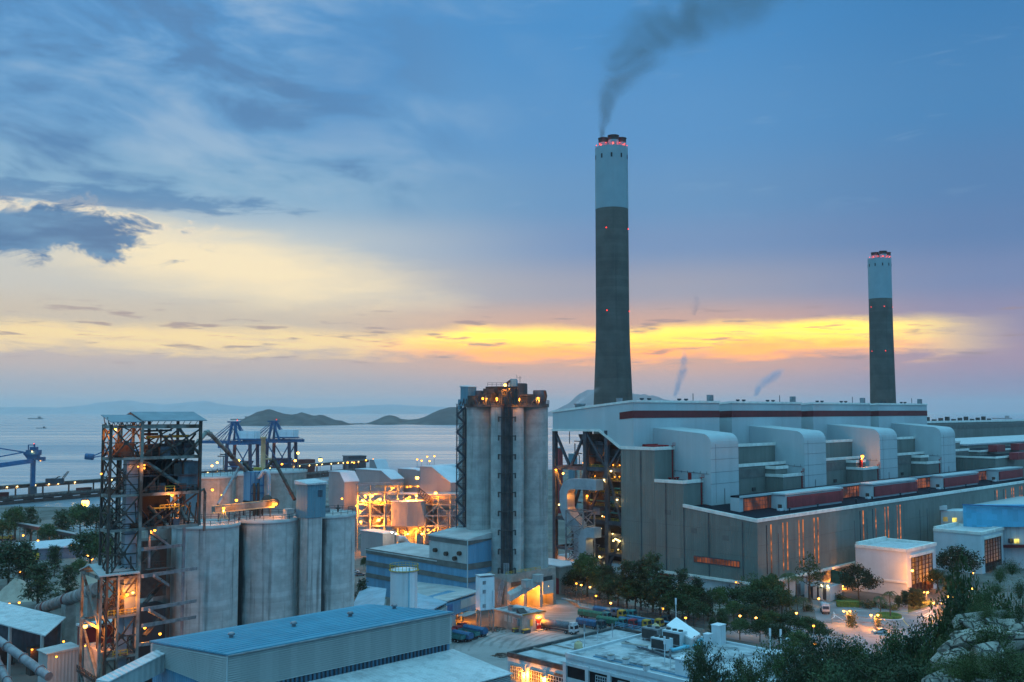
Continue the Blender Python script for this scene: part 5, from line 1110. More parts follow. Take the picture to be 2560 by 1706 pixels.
# lit stockyard gallery behind the silos
y0, y1 = at(470,1190,900), at(720,1187,1000); yg = thing('yard_gallery', 'low brown yard gallery glowing orange behind the silos', 'gallery', (y0.x,y0.y,0))
MB().beam((y0.x,y0.y,9), (y1.x,y1.y,9), 8, 6).build('casing', mat('brown gallery', (.2,.085,.045), .8, noise=(.05,.3)), yg); MB().beam((y0.x,y0.y,12.5), (y1.x,y1.y,12.5), 10, .8).build('cover', M['dust_roof'], yg)
for i in range(12): 
    p = y0.lerp(y1, (i+.5)/12); MB().beam((p.x,p.y,0), (p.x,p.y,6), 1.2).build('leg', M['steel_rust'], yg)
for f in (.12,.3,.52,.75): p = y0.lerp(y1,f); lamp(yg, (p.x,p.y-9,13), 'amber', .9)
def pole_lamp(label, px, py, Y, kind='amber_big', r=.6, arms=((0,0),), group=None, zb=0.0, h=None, name='lamp_post', pm='steel'):
    p = at(px, py, Y); root = thing(name, label, 'street lamp', (p.x,p.y,zb), group)
    MB().lathe((p.x,p.y,zb), [(.16,0),(.1,p.z-zb-.15)], 8).build('pole', M[pm], root)
    for dx, dy in arms:
        q = p+Vector((dx,dy,0)); 
        if dx or dy: MB().beam(p+Vector((0,0,.1)), q+Vector((0,0,.3)), .12).build('arm', M[pm], root)
        lamp(root, q, kind, r, 'lantern')
    return root
for px, py, Y, k, r, lab in ((530,1165,800,'amber_big',.85,'lower lamp left of the sloping rusty pipe'),(543,1157,805,'amber_big',.85,'tall lamp against the sea just left of the unloader legs'),(597,1152,820,'amber_big',.95,'lamp at the foot of the first unloader'),(745,1133,860,'amber_big',1.1,'tallest lamp against the sea right of the second unloader'),(738,1152,840,'amber_big',1.0,'lamp with a bare pole right of the crook pipe'),(705,1161,840,'amber',.9,'lamp beneath the second unloader above the rear silo'),(801,1150,700,'amber_big',1.3,'brightest lamp between the teal hut and the transfer house'),(869,1157,900,'amber',.9,'lamp left of the transfer house front'),(885,1157,905,'amber',.8,'lamp in front of the transfer house'),(915,1151,930,'amber',.75,'lamp right of the transfer house over the sea'),(933,1149,940,'amber',.75,'lamp farther right of the transfer house over the sea'),(213,1258,640,'amber_big',2.5,'blazing lamp over the trees left of the steel tower'),(220,1388,470,'amber_big',.55,'lamp among dark trees left of the tower foot'),(224,1375,490,'amber',.4,'dim upper lamp among dark trees left of the tower'),(180,1364,480,'amber',.4,'small lamp beside the end of the sloping conveyor'),(230,1398,465,'amber',.5,'lamp shining under branches left of the tower'),(23,1510,300,'amber',.35,'lamp over the left end of the open shed roof'),(48,1507,310,'amber',.35,'lamp beside the kiln end of the shed roof'),(50,1430,400,'amber_small',.35,'faint lamp in front of the storehouse trees'),(822,1343,520,'white',.5,'white lamp at the foot of the third silo'),(1043,1149,600,'amber',.5,'lamp on a roof pole left of the bunker top'),(1068,1142,620,'amber',.5,'tall lamp over the sea above the bunker roofs'),(1086,1141,620,'amber',.5,'right tall lamp over the sea above the bunker roofs'),(1054,1152,590,'amber',.5,'lamp over the striped bunker roof end'),(1074,1153,590,'amber',.5,'lamp on the pale gallery behind the bunkers')):
    pole_lamp(lab, px, py, Y, k, r)
for px, py, Y in ((559,1141,850),):
    p = at(px,py,Y); o = thing('mast_light', 'unlit tall mast light standing right of the rusty pipe bend', 'mast light', (p.x,p.y,0)); MB().tube((p.x,p.y,0), (p.x,p.y,p.z), .5, 8).build('pole', M['steel_pale'], o); MB().beam((p.x-5,p.y,p.z), (p.x+5,p.y,p.z), .9).beam((p.x-3,p.y,p.z+1.5), (p.x+3,p.y,p.z+1.5), .9).build('lamp_bar', M['steel_dark'], o)
# tiny ships far out
for px, py, Y, w, lab in ((104,1054,4200,22,'tiny dark boat far out at sea left of the steel tower'),(89,1036,9000,70,'faint ship near the horizon above the tiny boat'),(604,1032,8000,90,'faint ship near the horizon left of the island'),(600,1046,6000,40,'faint ship just left of the island shore'),(666,1071,3600,6,'tiny boat on the sea below the island'),(2425,1041,5000,60,'faint ship on the sea behind the far dark hall'),(2505,1025.5+6,9000,90,'faint pale ship at the right horizon')):
    p = at(px,py,Y); s_ = thing('far_ship', lab, 'ship', (p.x,p.y,SEA)); MB().hexa([(p.x-w*.9,p.y-w*.12,SEA-1),(p.x+w*.85,p.y-w*.12,SEA-1),(p.x+w*.85,p.y+w*.12,SEA-1),(p.x-w*.9,p.y+w*.12,SEA-1),(p.x-w,p.y-w*.14,SEA+w*.12),(p.x+w,p.y-w*.14,SEA+w*.12),(p.x+w,p.y+w*.14,SEA+w*.12),(p.x-w,p.y+w*.14,SEA+w*.12)]).build('hull', M['steel_dark'], s_); MB().box((p.x+w*.5,p.y,SEA+w*.12), w*.35, w*.2, w*.22).build('bridge', M['steel_dark'], s_)
# ---------------------------------------------------------------- beige bunkers and glowing steelwork
K = Frame(0, 0, 45)
def bunker(label, px_c, Y, aw, bw, zt, zl, ch, z0=0, extra=None, name='bunker'):
    """front corner at px_c; profile chamfered towards the camera-right side"""
    fx_ = Frame(x_of(px_c, Y, zl), Y, 45); r = thing(name, label, 'bunker', fx_.w(0,0,0), 'beige bunkers behind the mid silos')
    MB().profile([fx_.w(0,0,z0),fx_.w(0,bw,z0),fx_.w(0,bw,zt-.3),fx_.w(0,ch,zt-.3),fx_.w(0,0,zl-.3)], fx_.w(aw,0,0)-fx_.w(0,0,0)).build('wall', M['beige_clad'], r)
    e = .35; MB().profile([fx_.w(-e,-e,zl-.3),fx_.w(-e,ch,zt-.3),fx_.w(-e,bw+e,zt-.3),fx_.w(-e,bw+e,zt+.05),fx_.w(-e,ch,zt+.05),fx_.w(-e,-e,zl+.05)], fx_.w(aw+2*e,0,0)-fx_.w(0,0,0)).build('roof', M['beige_roof'], r)
    return r, fx_
B1, F1 = bunker('beige bunker tower with a chamfered pale roof right of the third silo', 861, 520, 9, 14, 38.4, 33.4, 4)
B2, F2 = bunker('long low beige gallery block linking two bunkers', 978, 575, 9, 34, 35.6, 31.0, 9)
B3, F3 = bunker('small beige bunker with a raised pale roof against the sea', 945, 640, 9, 9, 38.8, 32.5, 4)
B4, F4 = bunker('beige bunker with a left sloping roof in the middle of the group', 1046, 580, 12, 19, 36.2, 35.6, 2)
B5, F5 = bunker('largest beige bunker with a long sloping roof beside the stair tower', 1127, 520, 13, 25, 40.6, 33.0, 15)
B6, F6 = bunker('reddish beige bunker rearmost behind the stair tower', 1112, 590, 14, 10, 38, 33, 4)
tag(MB().fbox(Frame(x_of(1048,600,34),600,45), 0, 9, 0, 3, 30, 36.6).build('vent_house', M['blue_sheet']), 'blue striped vent house on the skyline left of the reddish bunker', 'vent house')
stf = thing('steel_structure', 'glowing pale steel framework full of lamps around the hexagonal bins', 'steel frame', at(1000,1345,540))
YF = 505; cols_ = [893, 925, 962, 994, 1012, 1040, 1062, 1096, 1126, 1145]
for i, px in enumerate(cols_):
    zt_ = z_of(1212 if px < 1000 else 1245, YF); X = x_of(px, YF, 20); MB().beam((X,YF,0), (X,YF,zt_), .7).build('column', M['steel'], stf)
bm = MB()
for py in (1213, 1236, 1262, 1290, 1315): 
    a_, b_ = at(890,py,YF), at(1000 if py < 1240 else 1145,py,YF); bm.beam(a_, b_, .5, .7); bm.beam(a_+Vector((0,14,0)), b_+Vector((0,14,0)), .5, .6)
ys_ = [1213,1236,1262,1290,1315,1340]
for i, (x0, x1) in enumerate(zip(cols_, cols_[1:])):
    for j, (y0_, y1_) in enumerate(zip(ys_, ys_[1:])):
        if x0 > 1000 and j < 2: continue
        if (i+j) % 2: bm.beam(at(x0,y0_,YF), at(x1,y1_,YF), .4)
        else: bm.beam(at(x1,y0_,YF), at(x0,y1_,YF), .4)
bm.build('bracing', M['steel'], stf)
pk = MB()
for py in (1237, 1263, 1291, 1316): a_, b_ = at(892,py,YF+1), at(1144,py,YF+1); pk.hexa([a_,b_,b_+Vector((0,12,0)),a_+Vector((0,12,0)),a_+Vector((0,0,.25)),b_+Vector((0,0,.25)),b_+Vector((0,12,.25)),a_+Vector((0,12,.25))])
pk.build('deck', M['beige_clad'], stf)
for py, x0, x1 in ((1236,894,1000),(1262,894,990),(1249,1080,1140),(1221,940,1040)): MB().rail([at(x0,py,YF-.5), at(x1,py,YF-.5)], 1.3, 2.5, .16).build('railing', M['yellow'], stf)
gl_ = MB(); g0_, g1_ = at(1045,1218,YF-2), at(1085,1250,YF-2)
for t0 in range(8):
    p = g0_.lerp(g1_, t0/8); q = g0_.lerp(g1_, (t0+1)/8); gl_.beam(p,q,.4); gl_.beam(p+Vector((0,0,-3.5)), q+Vector((0,0,-3.5)), .4); gl_.beam(p+Vector((0,0,-3.5)), q, .3); gl_.beam(p, p+Vector((0,0,-3.5)), .3)
gl_.build('truss_gallery', M['steel_rust'], stf)
def hexbin(label, px, Y, wpx, py0, py1, n=8):
    r = wpx/2/F*Y; z1, z0 = z_of(py0,Y), z_of(py1,Y); X = x_of(px,Y,z1); o = thing('hopper_bin', label, 'bin', (X,Y,0), 'many sided bins in the steelwork')
    MB().lathe((X,Y,z0), [(r,0),(r,z1-z0)], n, smooth=False).build('bin_wall', M['beige_clad'], o); MB().lathe((X,Y,z1), [(r*1.03,0),(r*1.03,.3),(.4,1.0)], n, smooth=False).build('bin_roof', M['beige_roof'], o)
    MB().lathe((X,Y,z0-6), [(r*.3,0),(r*.97,5.95)], n, smooth=False, cap=False).build('hopper', M['beige_clad'], o); MB().lathe((X,Y,0), [(r*.28,0),(r*.28,z0-5.9)], 8).build('chute', M['steel'], o)
hexbin('beige many sided bin in the middle of the steelwork', 1024, 512, 112, 1251, 1311)
hexbin('beige bin at the right end beside the stair tower', 1122, 514, 72, 1275, 1318)
hexbin('orange lit bin at the left end of the steelwork', 935, 515, 52, 1255, 1300)
lb = at(930,1355,490); LF = Frame(x_of(957,470,10),470,45); lbx = thing('steel_tank_house', 'long pale box house with a rounded end below the glowing steelwork', 'building', LF.w(0,0,0))
MB().fbox(LF, 0, 7, 0, 17, 1, 12.8).build('wall', M['beige_clad'], lbx); MB().fbox(LF, -.3, 7.3, -.3, 17.3, 12.8, 13.2).build('roof', M['beige_roof'], lbx); MB().path([LF.w(8,-1,10),LF.w(11,-1.5,9.6),LF.w(13,-2,7),LF.w(13,-2,0)], 1.7, 14).build('duct', M['duct'], lbx)
for px, py, k in ((980,1331,'white'),(990,1335,'white')): lamp(lbx, at(px,py,466), k, .4)
for px, py, k, r in ((980,1220,'amber',.5),(1043,1195,'amber_big',.9),(1018,1218,'amber_small',.45),(1026,1217,'amber_small',.45),(1045,1217,'amber',.5),(913,1240,'amber_big',.6),(914,1244,'amber',.5),(931,1240,'amber_big',.6),(906,1252,'amber_big',.6),(950,1249,'amber_big',.65),(1089,1233,'amber_big',.7),(1019,1246,'amber',.5),(1024,1243,'amber',.6),(1041,1240,'amber_big',.6),(900,1278,'amber',.5),(947,1300,'amber_big',.8),(902,1305,'amber_big',.6),(855,1247,'amber',.5),(1050,1320,'amber_small',.5),(1070,1325,'amber',.6),(995,1336,'amber',.5),(1020,1335,'amber_big',.6),(1055,1335,'amber_big',.6),(1085,1326,'amber',.5),(890,1265,'amber',.4),(903,1310,'amber_small',.4)):
    lamp(stf, at(px,py,YF-1.5 if px < 1070 else YF-3), k, r, k_=1.15)
# ---------------------------------------------------------------- blue louvred building in front
U = Frame(x_of(570,165,30), 165, 45); ub = thing('louvred_building', 'long blue roofed building with grey louvre bands at the bottom of the photo', 'building', U.w(0,0,0))
LU = U.a_px(1127, 0, 30); WU = U.b_px(380, 0, 28); zf = z_of(1634,165); zb_ = z_of(1602, U.w(0,WU).y); zr = z_of(1528, U.w(LU,0).y)
za = (zf+zr)/2; ZL = 24.6
def up(mb, n, m, par=None): return mb.build(n, m, par or ub)
up(MB().hexa([U.w(-.35,-.35,zf-.25),U.w(LU+.3,-.35,zf-.25),U.w(LU+.3,WU+.3,zb_-.25),U.w(-.35,WU+.3,zb_-.25),U.w(-.35,-.35,zf),U.w(LU+.3,-.35,zf),U.w(LU+.3,WU+.3,zb_),U.w(-.35,WU+.3,zb_)]), 'roof', M['blue_roof'])
up(MB().hexa([U.w(.15,.15,0),U.w(LU-.15,.15,0),U.w(LU-.15,WU-.15,0),U.w(.15,WU-.15,0),U.w(.15,.15,zf-.3),U.w(LU-.15,.15,zf-.3),U.w(LU-.15,WU-.15,zb_-.3),U.w(.15,WU-.15,zb_-.3)]), 'wall', M['blue_sheet'])
sl = MB(); n = 15
for i in range(n):     # louvre blades, each tilted
    z = ZL+(zf-.45-ZL)*i/n; h = (zf-.45-ZL)/n
    sl.hexa([U.w(-.05,-.3,z),U.w(LU,-.3,z),U.w(LU,.1,z+h*.75),U.w(-.05,.1,z+h*.75),U.w(-.05,-.3,z+.07),U.w(LU,-.3,z+.07),U.w(LU,.1,z+h*.85),U.w(-.05,.1,z+h*.85)])
up(sl, 'front_louvre', M['louvre'])
s2_ = MB()
for i in range(n):
    f0 = i/n; f1 = (i+.8)/n
    za0, za1 = ZL+(zf-.45-ZL)*f0, ZL+(zf-.45-ZL)*f1; zb0, zb1 = ZL+(zb_-.45-ZL)*f0, ZL+(zb_-.45-ZL)*f1
    s2_.hexa([U.w(-.3,-.05,za0),U.w(.1,-.05,za1),U.w(.1,WU,zb1),U.w(-.3,WU,zb0),U.w(-.3,-.05,za0+.07),U.w(.1,-.05,za1+.06),U.w(.1,WU,zb1+.05),U.w(-.3,WU,zb0+.05)])
up(s2_, 'side_louvre', M['louvre'])
up(MB().hexa([U.w(-.3,-.34,zf-.5),U.w(LU+.25,-.34,zf-.5),U.w(LU+.25,-.2,zf-.5),U.w(-.3,-.2,zf-.5),U.w(-.3,-.34,zf-.2),U.w(LU+.25,-.34,zf-.2),U.w(LU+.25,-.2,zf-.2),U.w(-.3,-.2,zf-.2)]).beam(U.w(-.3,-.3,ZL-.4), U.w(-.3,-.3,zf-.3), .16), 'edge_trim', M['white_clad'])
ss = MB()
for i in range(1, int(WU/1.9)):
    b = 1.9*i; z = zf+(zb_-zf)*b/WU; ss.hexa([U.w(-.3,b,z-.05),U.w(LU+.25,b,z-.05),U.w(LU+.25,b+.09,z-.05),U.w(-.3,b+.09,z-.05),U.w(-.3,b,z+.07),U.w(LU+.25,b,z+.07),U.w(LU+.25,b+.09,z+.07),U.w(-.3,b+.09,z+.07)])
up(ss, 'standing_seam', M['blue_roof'])
for a in (9, 22, 35, 46): up(MB().lathe(U.w(a,WU*.55,(zf+zb_)/2-.2), [(.4,0),(.4,.6),(.7,.65),(.5,1.0)], 12), 'roof_vent', M['steel'])
up(MB().tube(U.w(-.3,-.45,zf-.3), U.w(LU+.3,-.45,zf-.3), .14, 8), 'gutter', M['steel'])
cr = MB()
for i in range(int(LU/.9)): cr.fbox(U, .9*i, .9*i+.22, -.28, .05, 23.3, ZL-.05)
up(cr, 'clerestory_rib', M['steel_dark'])
LW = 17.0
lr = up(MB().hexa([U.w(-4,-LW,21.6),U.w(LU+.3,-LW,21.6),U.w(LU+.3,-.4,23.25),U.w(-4,-.4,23.25),U.w(-4,-LW,21.8),U.w(LU+.3,-LW,21.8),U.w(LU+.3,-.4,23.45),U.w(-4,-.4,23.45)]), 'lean_to_roof', M['pale_roof'])
up(MB().fbox(U, -3.5, LU-.2, -LW+.5, 0, 0, (21.2,21.2,23,23)), 'lean_to_wall', M['blue_sheet'])
s3 = MB()
for i in range(9): s3.fbox(U, -3.6, LU, -LW+.28, -LW+.62, 18.4+.34*i, 18.6+.34*i)
up(s3, 'lower_louvre', M['louvre']); up(MB().fbox(U, LU-.2, LU+.05, -LW+.4, -.2, 17.5, 21.3), 'end_trim', M['grey_band'])
# ---------------------------------------------------------------- banded blue mill building in the middle
D = Frame(x_of(1169,350,20), 350, 45); mbd = thing('mill_building', 'blue building striped with grey bands at the foot of the silo tower', 'building', D.w(0,0,0))
def dp(mb, n, m): return mb.build(n, m, mbd)
WD, LD = D.b_px(916,0,16), D.a_px(1253,0,25); WT = D.b_px(1074,0,25)
dp(MB().fbox(D, 0, 20, 0, WD, 0, 16.2), 'lower_wall', M['blue_sheet']); dp(MB().fbox(D, -.4, 20, 16, WD+.4, 16.2, (16.6,17.4,17.4,16.6)), 'lower_roof', M['dust_roof'])
dp(MB().fbox(D, .02, LD, .02, WT, 16.2, 25.0), 'upper_wall', M['blue_sheet']); dp(MB().fbox(D, -.5, LD, -.5, WT+.5, 25.0, (25.5,27.6,27.6,25.5)), 'upper_roof', M['dust_roof'])
bnd = MB()
for z0, z1, L_ in ((15.0,17.0,WD),(10.6,12.3,WD),(6.0,7.6,WD)):
    bnd.fbox(D, -.25, .02, -.25, L_, z0, z1); bnd.fbox(D, .02, LD, -.25, .03, z0, z1)
bnd.fbox(D, -.27, .02, -.27, WT+.2, 23.4, 25.0); bnd.hexa([D.w(.02,-.27,23.4),D.w(LD,-.27,25),D.w(LD,.02,25),D.w(.02,.02,23.4),D.w(.02,-.27,25.05),D.w(LD,-.27,26.9),D.w(LD,.02,26.9),D.w(.02,.02,25.05)])
dp(bnd, 'grey_band', M['grey_band'])
dp(MB().fbox(D, -.08, .02, .4, WT, 17.05, 23.35), 'streaked_cladding', M['pale_sheet'])
dp(MB().fbox(D, LD*.74, LD*.85, -.1, .03, 17.1, 24), 'dark_blue_panel', M['blue_steel'])
dp(MB().beam(D.w(-.3,-.3,5.5), D.w(-.3,-.3,25), .25), 'corner_trim', M['white_clad'])
for b, z in ((16.5,20.3),(10.6,19.6),(3.6,20.4),(6.0,18.4)):
    dp(MB().tube(D.w(-1.3,b,z), D.w(0,b,z), .75, 10), 'exhaust_pipe', M['steel_rust'])
# lean-to halls in front of it
D2 = Frame(*D.w(0,0).xy, 45)
hl_ = thing('lean_to_hall', 'low hall with a wide dusty roof in front of the banded blue building', 'building', D.w(0,-12,0))
r1 = [at(1050,1452,372), at(1169,1474,349), at(1199,1481,338), at(1117,1506,318), at(1045,1491,340), at(1000,1470,365)]
MB().add(r1+[p+Vector((0,0,.4)) for p in r1], [tuple(range(5,-1,-1)), tuple(range(6,12))]+[(i,(i+1) % 6,6+(i+1) % 6,6+i) for i in range(6)]).build('roof', M['dust_roof'], hl_)
q1 = at(1117,1507,318.3); q2 = at(1199,1482,338.3); qf = Frame(q1.x, q1.y, math.degrees(math.atan2(q2.x-q1.x, q2.y-q1.y))); Lq = (Vector((q2.x,q2.y))-Vector((q1.x,q1.y))).length
MB().fbox(qf, 0, Lq, .2, 12, 5.0, (q1.z-.3,q2.z-.3,q2.z-.2,q1.z-.2)).build('wall', M['blue_sheet'], hl_); MB().fbox(qf, Lq*.42, Lq-.3, .02, .25, 6.2, 8.9).build('louvre_band', M['louvre'], hl_); MB().fbox(qf, 0, Lq*.18, .1, .28, 5.4, q1.z-1).build('blue_panel', M['blue_steel'], hl_)
for a in (.3, Lq*.5, Lq-.5): MB().beam(qf.w(a,.6,0), qf.w(a,.6,5), .6).build('column', M['concrete_wall'], hl_)
MB().fbox(qf, -6, Lq*.3, .4, 9, 0, 4.9).build('base_wall', M['pale_sheet'], hl_); MB().fbox(qf, Lq*.3, Lq, 8, 8.4, 0, 4.9).build('back_wall', M['steel_rust'], hl_)
MB().fbox(qf, Lq*.32, Lq*.7, -3, .2, 4.4, 4.6).build('canopy', M['dust_roof'], hl_)
for a, b in ((Lq*.45,4),(Lq*.85,4),(Lq*.3,1.5)): lamp(hl_, qf.w(a,b,4.1), 'amber_big', .35)
r2 = [at(905,1466,368), at(966,1474,345), at(960,1520,305), at(880,1520,330)]
fr2 = thing('low_roof', 'wide low blue roof left of the white tank', 'roof', r2[0]); MB().add(r2+[p+Vector((0,0,.3)) for p in r2], [(3,2,1,0),(4,5,6,7),(0,1,5,4),(1,2,6,5),(2,3,7,6),(3,0,4,7)]).build('roof_sheet', mat('pale blue roof', (.26,.38,.45), .6, noise=(.15,.15), panel=(2,60,.06)), fr2); MB().prism([(p.x,p.y) for p in r2][::-1], 0, min(p.z for p in r2)-.1).build('wall', M['pale_sheet'], fr2)
r3 = [at(1040,1484,338), at(1118,1508,317), at(1077,1528,300), at(1020,1520,312)]
fr3 = thing('low_roof', 'light blue sloping roof right of the white tank', 'roof', r3[0]); MB().add(r3+[p+Vector((0,0,.3)) for p in r3], [(3,2,1,0),(4,5,6,7),(0,1,5,4),(1,2,6,5),(2,3,7,6),(3,0,4,7)]).build('roof_sheet', MATS['pale blue roof'], fr3); MB().prism([(p.x,p.y) for p in r3][::-1], 0, min(p.z for p in r3)-.1).build('wall', M['pale_sheet'], fr3)
# white tank
tk = at(1010,1424,296); tw = thing('white_tank', 'white storage tank with a yellow railing rising behind the blue roof', 'tank', (tk.x,tk.y,0)); TR = 3.95
MB().lathe((tk.x,tk.y,0), [(TR,0),(TR,tk.z)], 48).build('shell', M['white_tank'], tw); MB().lathe((tk.x,tk.y,tk.z), [(TR,-.05),(TR,.08),(.05,.5)], 48, cap=False).build('tank_roof', M['white_tank'], tw)
MB().rail([(tk.x+(TR+.25)*math.cos(i*math.pi/12), tk.y+(TR+.25)*math.sin(i*math.pi/12), tk.z) for i in range(24)], 1.5, 2, .09, True).build('railing', M['yellow'], tw)
MB().lathe((tk.x,tk.y,tk.z-.15), [(TR,0),(TR+.5,0),(TR+.5,.15),(TR,.15)], 40, cap=False).build('walkway', M['yellow'], tw)
MB().beam((tk.x+1.9,tk.y-TR-.1,0), (tk.x+1.9,tk.y-TR*.88-.3,tk.z+1), .22).build('ladder', mat('light blue pipe', (.17,.5,.62)), tw)
# tall white conveyor head box
vb = at(1236,1530,322); VF = Frame(vb.x-3.2, vb.y, 62); wb_ = thing('white_head_tower', 'narrow white sheet tower on legs before the dark pipe bundle', 'tower', (vb.x,vb.y,0)); vz0, vz1 = z_of(1525,322), z_of(1440,322)
MB().fbox(VF, -1.8, 3.3, -.6, 2.6, vz0, (vz1-.5,vz1-.5,vz1,vz1)).build('casing', M['white_tank'], wb_); MB().fbox(VF, -2, 3.5, -.8, 2.8, vz1+.05, vz1+.2).build('cover', M['pale_roof'], wb_)
for a, b in ((-1.5,-.3),(3,-.3),(3,2.3),(-1.5,2.3)): MB().beam(VF.w(a,b,0), VF.w(a,b,vz0), .3).build('leg', M['steel'], wb_)
for z in (vz1-2.6, vz1-5.4, vz0+.8): MB().fbox(VF, -.9, .2, -.72, -.58, z, z+1.1).build('vent_louvre', M['steel'], wb_)
MB().tube(VF.w(2.9,-.9,vz0+1), VF.w(2.9,-.9,vz0+6), .28, 8).build('vent_pipe', M['white_tank'], wb_)
# gatehouse
gh = gnd(1305,1583); GF = Frame(gh.x, gh.y, 50); ga = thing('gatehouse', 'small flat roofed concrete gatehouse with a red door under a lamp', 'gatehouse', (gh.x,gh.y,0))
LG, WG = 6.6, 9.6; LG = GF.a_px(1362, 0, 4); WG = GF.b_px(1236, 0, 6)
MB().fbox(GF, 0, LG, 0, WG, 0, 5.2).build('wall', M['concrete_wall'], ga); MB().fbox(GF, -.3, LG+.3, -.3, WG+.3, 5.2, 5.55).build('roof', M['flat_roof'], ga); MB().fbox(GF, 0, LG+.3, -.34, .1, 5.3, 5.75).build('roof_edge', mat('rusty orange edge', (.3,.16,.05), .8, noise=(1,.4)), ga)
d0 = GF.a_px(1347,0,2); MB().fbox(GF, d0-1.0, d0+1.0, -.12, .05, .2, 3.6).build('door', M['red_steel'], ga); MB().fbox(GF, d0-1.8, d0+2, -2, 0, 0, .3).build('step', M['concrete_wall'], ga)
for x in (-.75,.3): MB().fbox(GF, d0+x, d0+x+.45, -.15, -.1, 1.5, 2.2).build('notice', M['white_paint'], ga)
y0 = GF.a_px(1329,0,2); MB().fbox(GF, y0-.7, y0+.5, -.12, .04, 1.6, 3.7).build('yellow_board', M['paint_yellow'], ga); MB().fbox(GF, LG-.9, LG-.2, -.12, .04, 2.2, 3.2).build('blue_sign', M['white_paint'], ga)
MB().fbox(GF, -.9, 0, 1.2, 3.2, 2.0, 4.2).build('cabinet', M['steel'], ga)
for b in (4, 6, 8): MB().fbox(GF, -.06, .02, b-.6, b+.8, 2.4, 4.4).build('window', M['pale_sheet'], ga)
lamp(ga, GF.w(d0,-.5,4.3), 'amber_big', .28)
jk = thing('roof_equipment', 'grey drive and tilted plate on the gatehouse roof', 'machine', GF.w(2,5,5.55)); MB().box(GF.w(2.5,6.5,5.55), 2.6, 1.6, 1.1, R(40)).box(GF.w(2,8,5.55), 1.2, 1.2, 1.7, R(40)).build('housing', M['steel'], jk); MB().hexa([GF.w(.6,1.6,5.6),GF.w(3.6,1.6,5.6),GF.w(3.6,3.4,5.6),GF.w(.6,3.4,5.6),GF.w(.6,1.6,5.8),GF.w(3.6,1.6,5.8),GF.w(3.6,3.4,7),GF.w(.6,3.4,7)]).build('plate', M['soot'], jk)
# ---------------------------------------------------------------- yard, kerbs, roads
sheet('yard', [gnd(960,1660),gnd(1120,1570),gnd(1230,1580),gnd(1260,1500),gnd(1420,1500),gnd(1560,1530),gnd(1700,1580),gnd(1640,1640),gnd(1500,1720),gnd(1150,1740)][::-1], M['asphalt'], .004)
def rubble(px, py, w, lab, seed):
    c = gnd(px, py); r_ = random.Random(seed); mb = MB()
    for i in range(60):
        an_, rr = r_.uniform(0,6.28), r_.random()**.7*w; s = r_.uniform(.3,1.1); mb.box((c.x+rr*math.cos(an_), c.y+rr*.7*math.sin(an_), -.1), s, s*r_.uniform(.5,1.3), r_.uniform(.2,1.0)*(1.3-rr/w), r_.uniform(0,3))
    tag(mb.build('rubble_heap', M['rubble']), lab, 'rubble')
rubble(1222,1575,6.5,'heap of brown rubble left of the gatehouse',1); rubble(1258,1640,3,'heap of scrap beside the corner of the white building',2)
for px, py in ((1291,1580),(1315,1583)):
    c = gnd(px,py); o = thing('concrete_block', 'striped barrier block by the %s of the gatehouse' % ('left side' if px < 1300 else 'front corner'), 'barrier', (c.x,c.y,0)); MB().box((c.x,c.y,0), 2.6, 1.6, 1.0, R(40)).build('block', M['steel_dark'], o); MB().box((c.x,c.y,1.0), 2.4, 1.4, .2, R(40)).box((c.x-.2,c.y-.85,.3), 2.2, .1, .3, R(40)).build('stripe', M['paint_yellow'], o)
def fence(label, pts, h=2.6, step=3.0, m='steel_dark', z=0, wall=0.0, name='fence', bars=3):
    mb = MB(); mb.rail([(p[0],p[1],z+wall) for p in pts], h, step, .12, bars=bars); o = thing(name, label, 'fence', (pts[0][0],pts[0][1],z)); mb.build('rails', M[m], o)
    if wall:
        w_ = MB()
        for p, q in zip(pts, pts[1:]): w_.beam((p[0],p[1],z+wall/2), (q[0],q[1],z+wall/2), .4, wall)
        w_.build('kerb_wall', M['concrete_wall'], o)
    return o
fence('dark railing with a kerb wall running along the yard behind the trucks', [gnd(1412,1500),gnd(1450,1520),gnd(1560,1540),gnd(1680,1562),gnd(1760,1580)], 3.0, 3.0, 'steel_dark', 0, .8)
pipe_run('pale blue pipe running along the yard fence behind the trucks', [gnd(1405,1497,1.5),gnd(1446,1505,1.5),gnd(1449,1516,1.2),gnd(1560,1538,1.2),gnd(1680,1558,1.2)], .35, M['blue_sheet'], 'ground_pipe')
# ---------------------------------------------------------------- white office building
O = Frame(x_of(1269,232,14), 232, 45); of = thing('office_building', 'white flat roofed office block at the bottom right of centre', 'building', O.w(0,0,0))
def op(mb, n, m, par=None): return mb.build(n, m, par or of)
def mn(px, z=15): return -O.b_px(px, 0, z)          # distance along the facade towards the camera-right
LO = 38.5; s1 = mn(1415); s2 = 66.0; ZA, ZB = 14.3, 17.3
op(MB().fbox(O, 0, LO, -s1, 0, 0, ZA), 'low_block_wall', M['white_paint']); op(MB().fbox(O, .5, LO-.5, -s1, -.5, ZA, ZA+.15), 'low_roof', M['flat_roof'])
pr_ = MB(); pr_.fbox(O, -.15, LO+.1, -.6, .1, ZA-.3, ZA+.75); pr_.fbox(O, LO-.5, LO+.1, -s1, -.6, ZA-.3, ZA+.75); pr_.fbox(O, -.15, .45, -s1, -.6, ZA-.3, ZA+.75); op(pr_, 'low_parapet', mat('blackened parapet', (.07,.075,.075), .9, noise=(.6,.4)))
op(MB().fbox(O, 0, 34, -s2, -s1-.01, 0, ZB), 'main_wall', M['white_paint']); op(MB().fbox(O, .4, 33.6, -s2+.4, -s1-.4, ZB, ZB+.12), 'main_roof', M['flat_roof'])
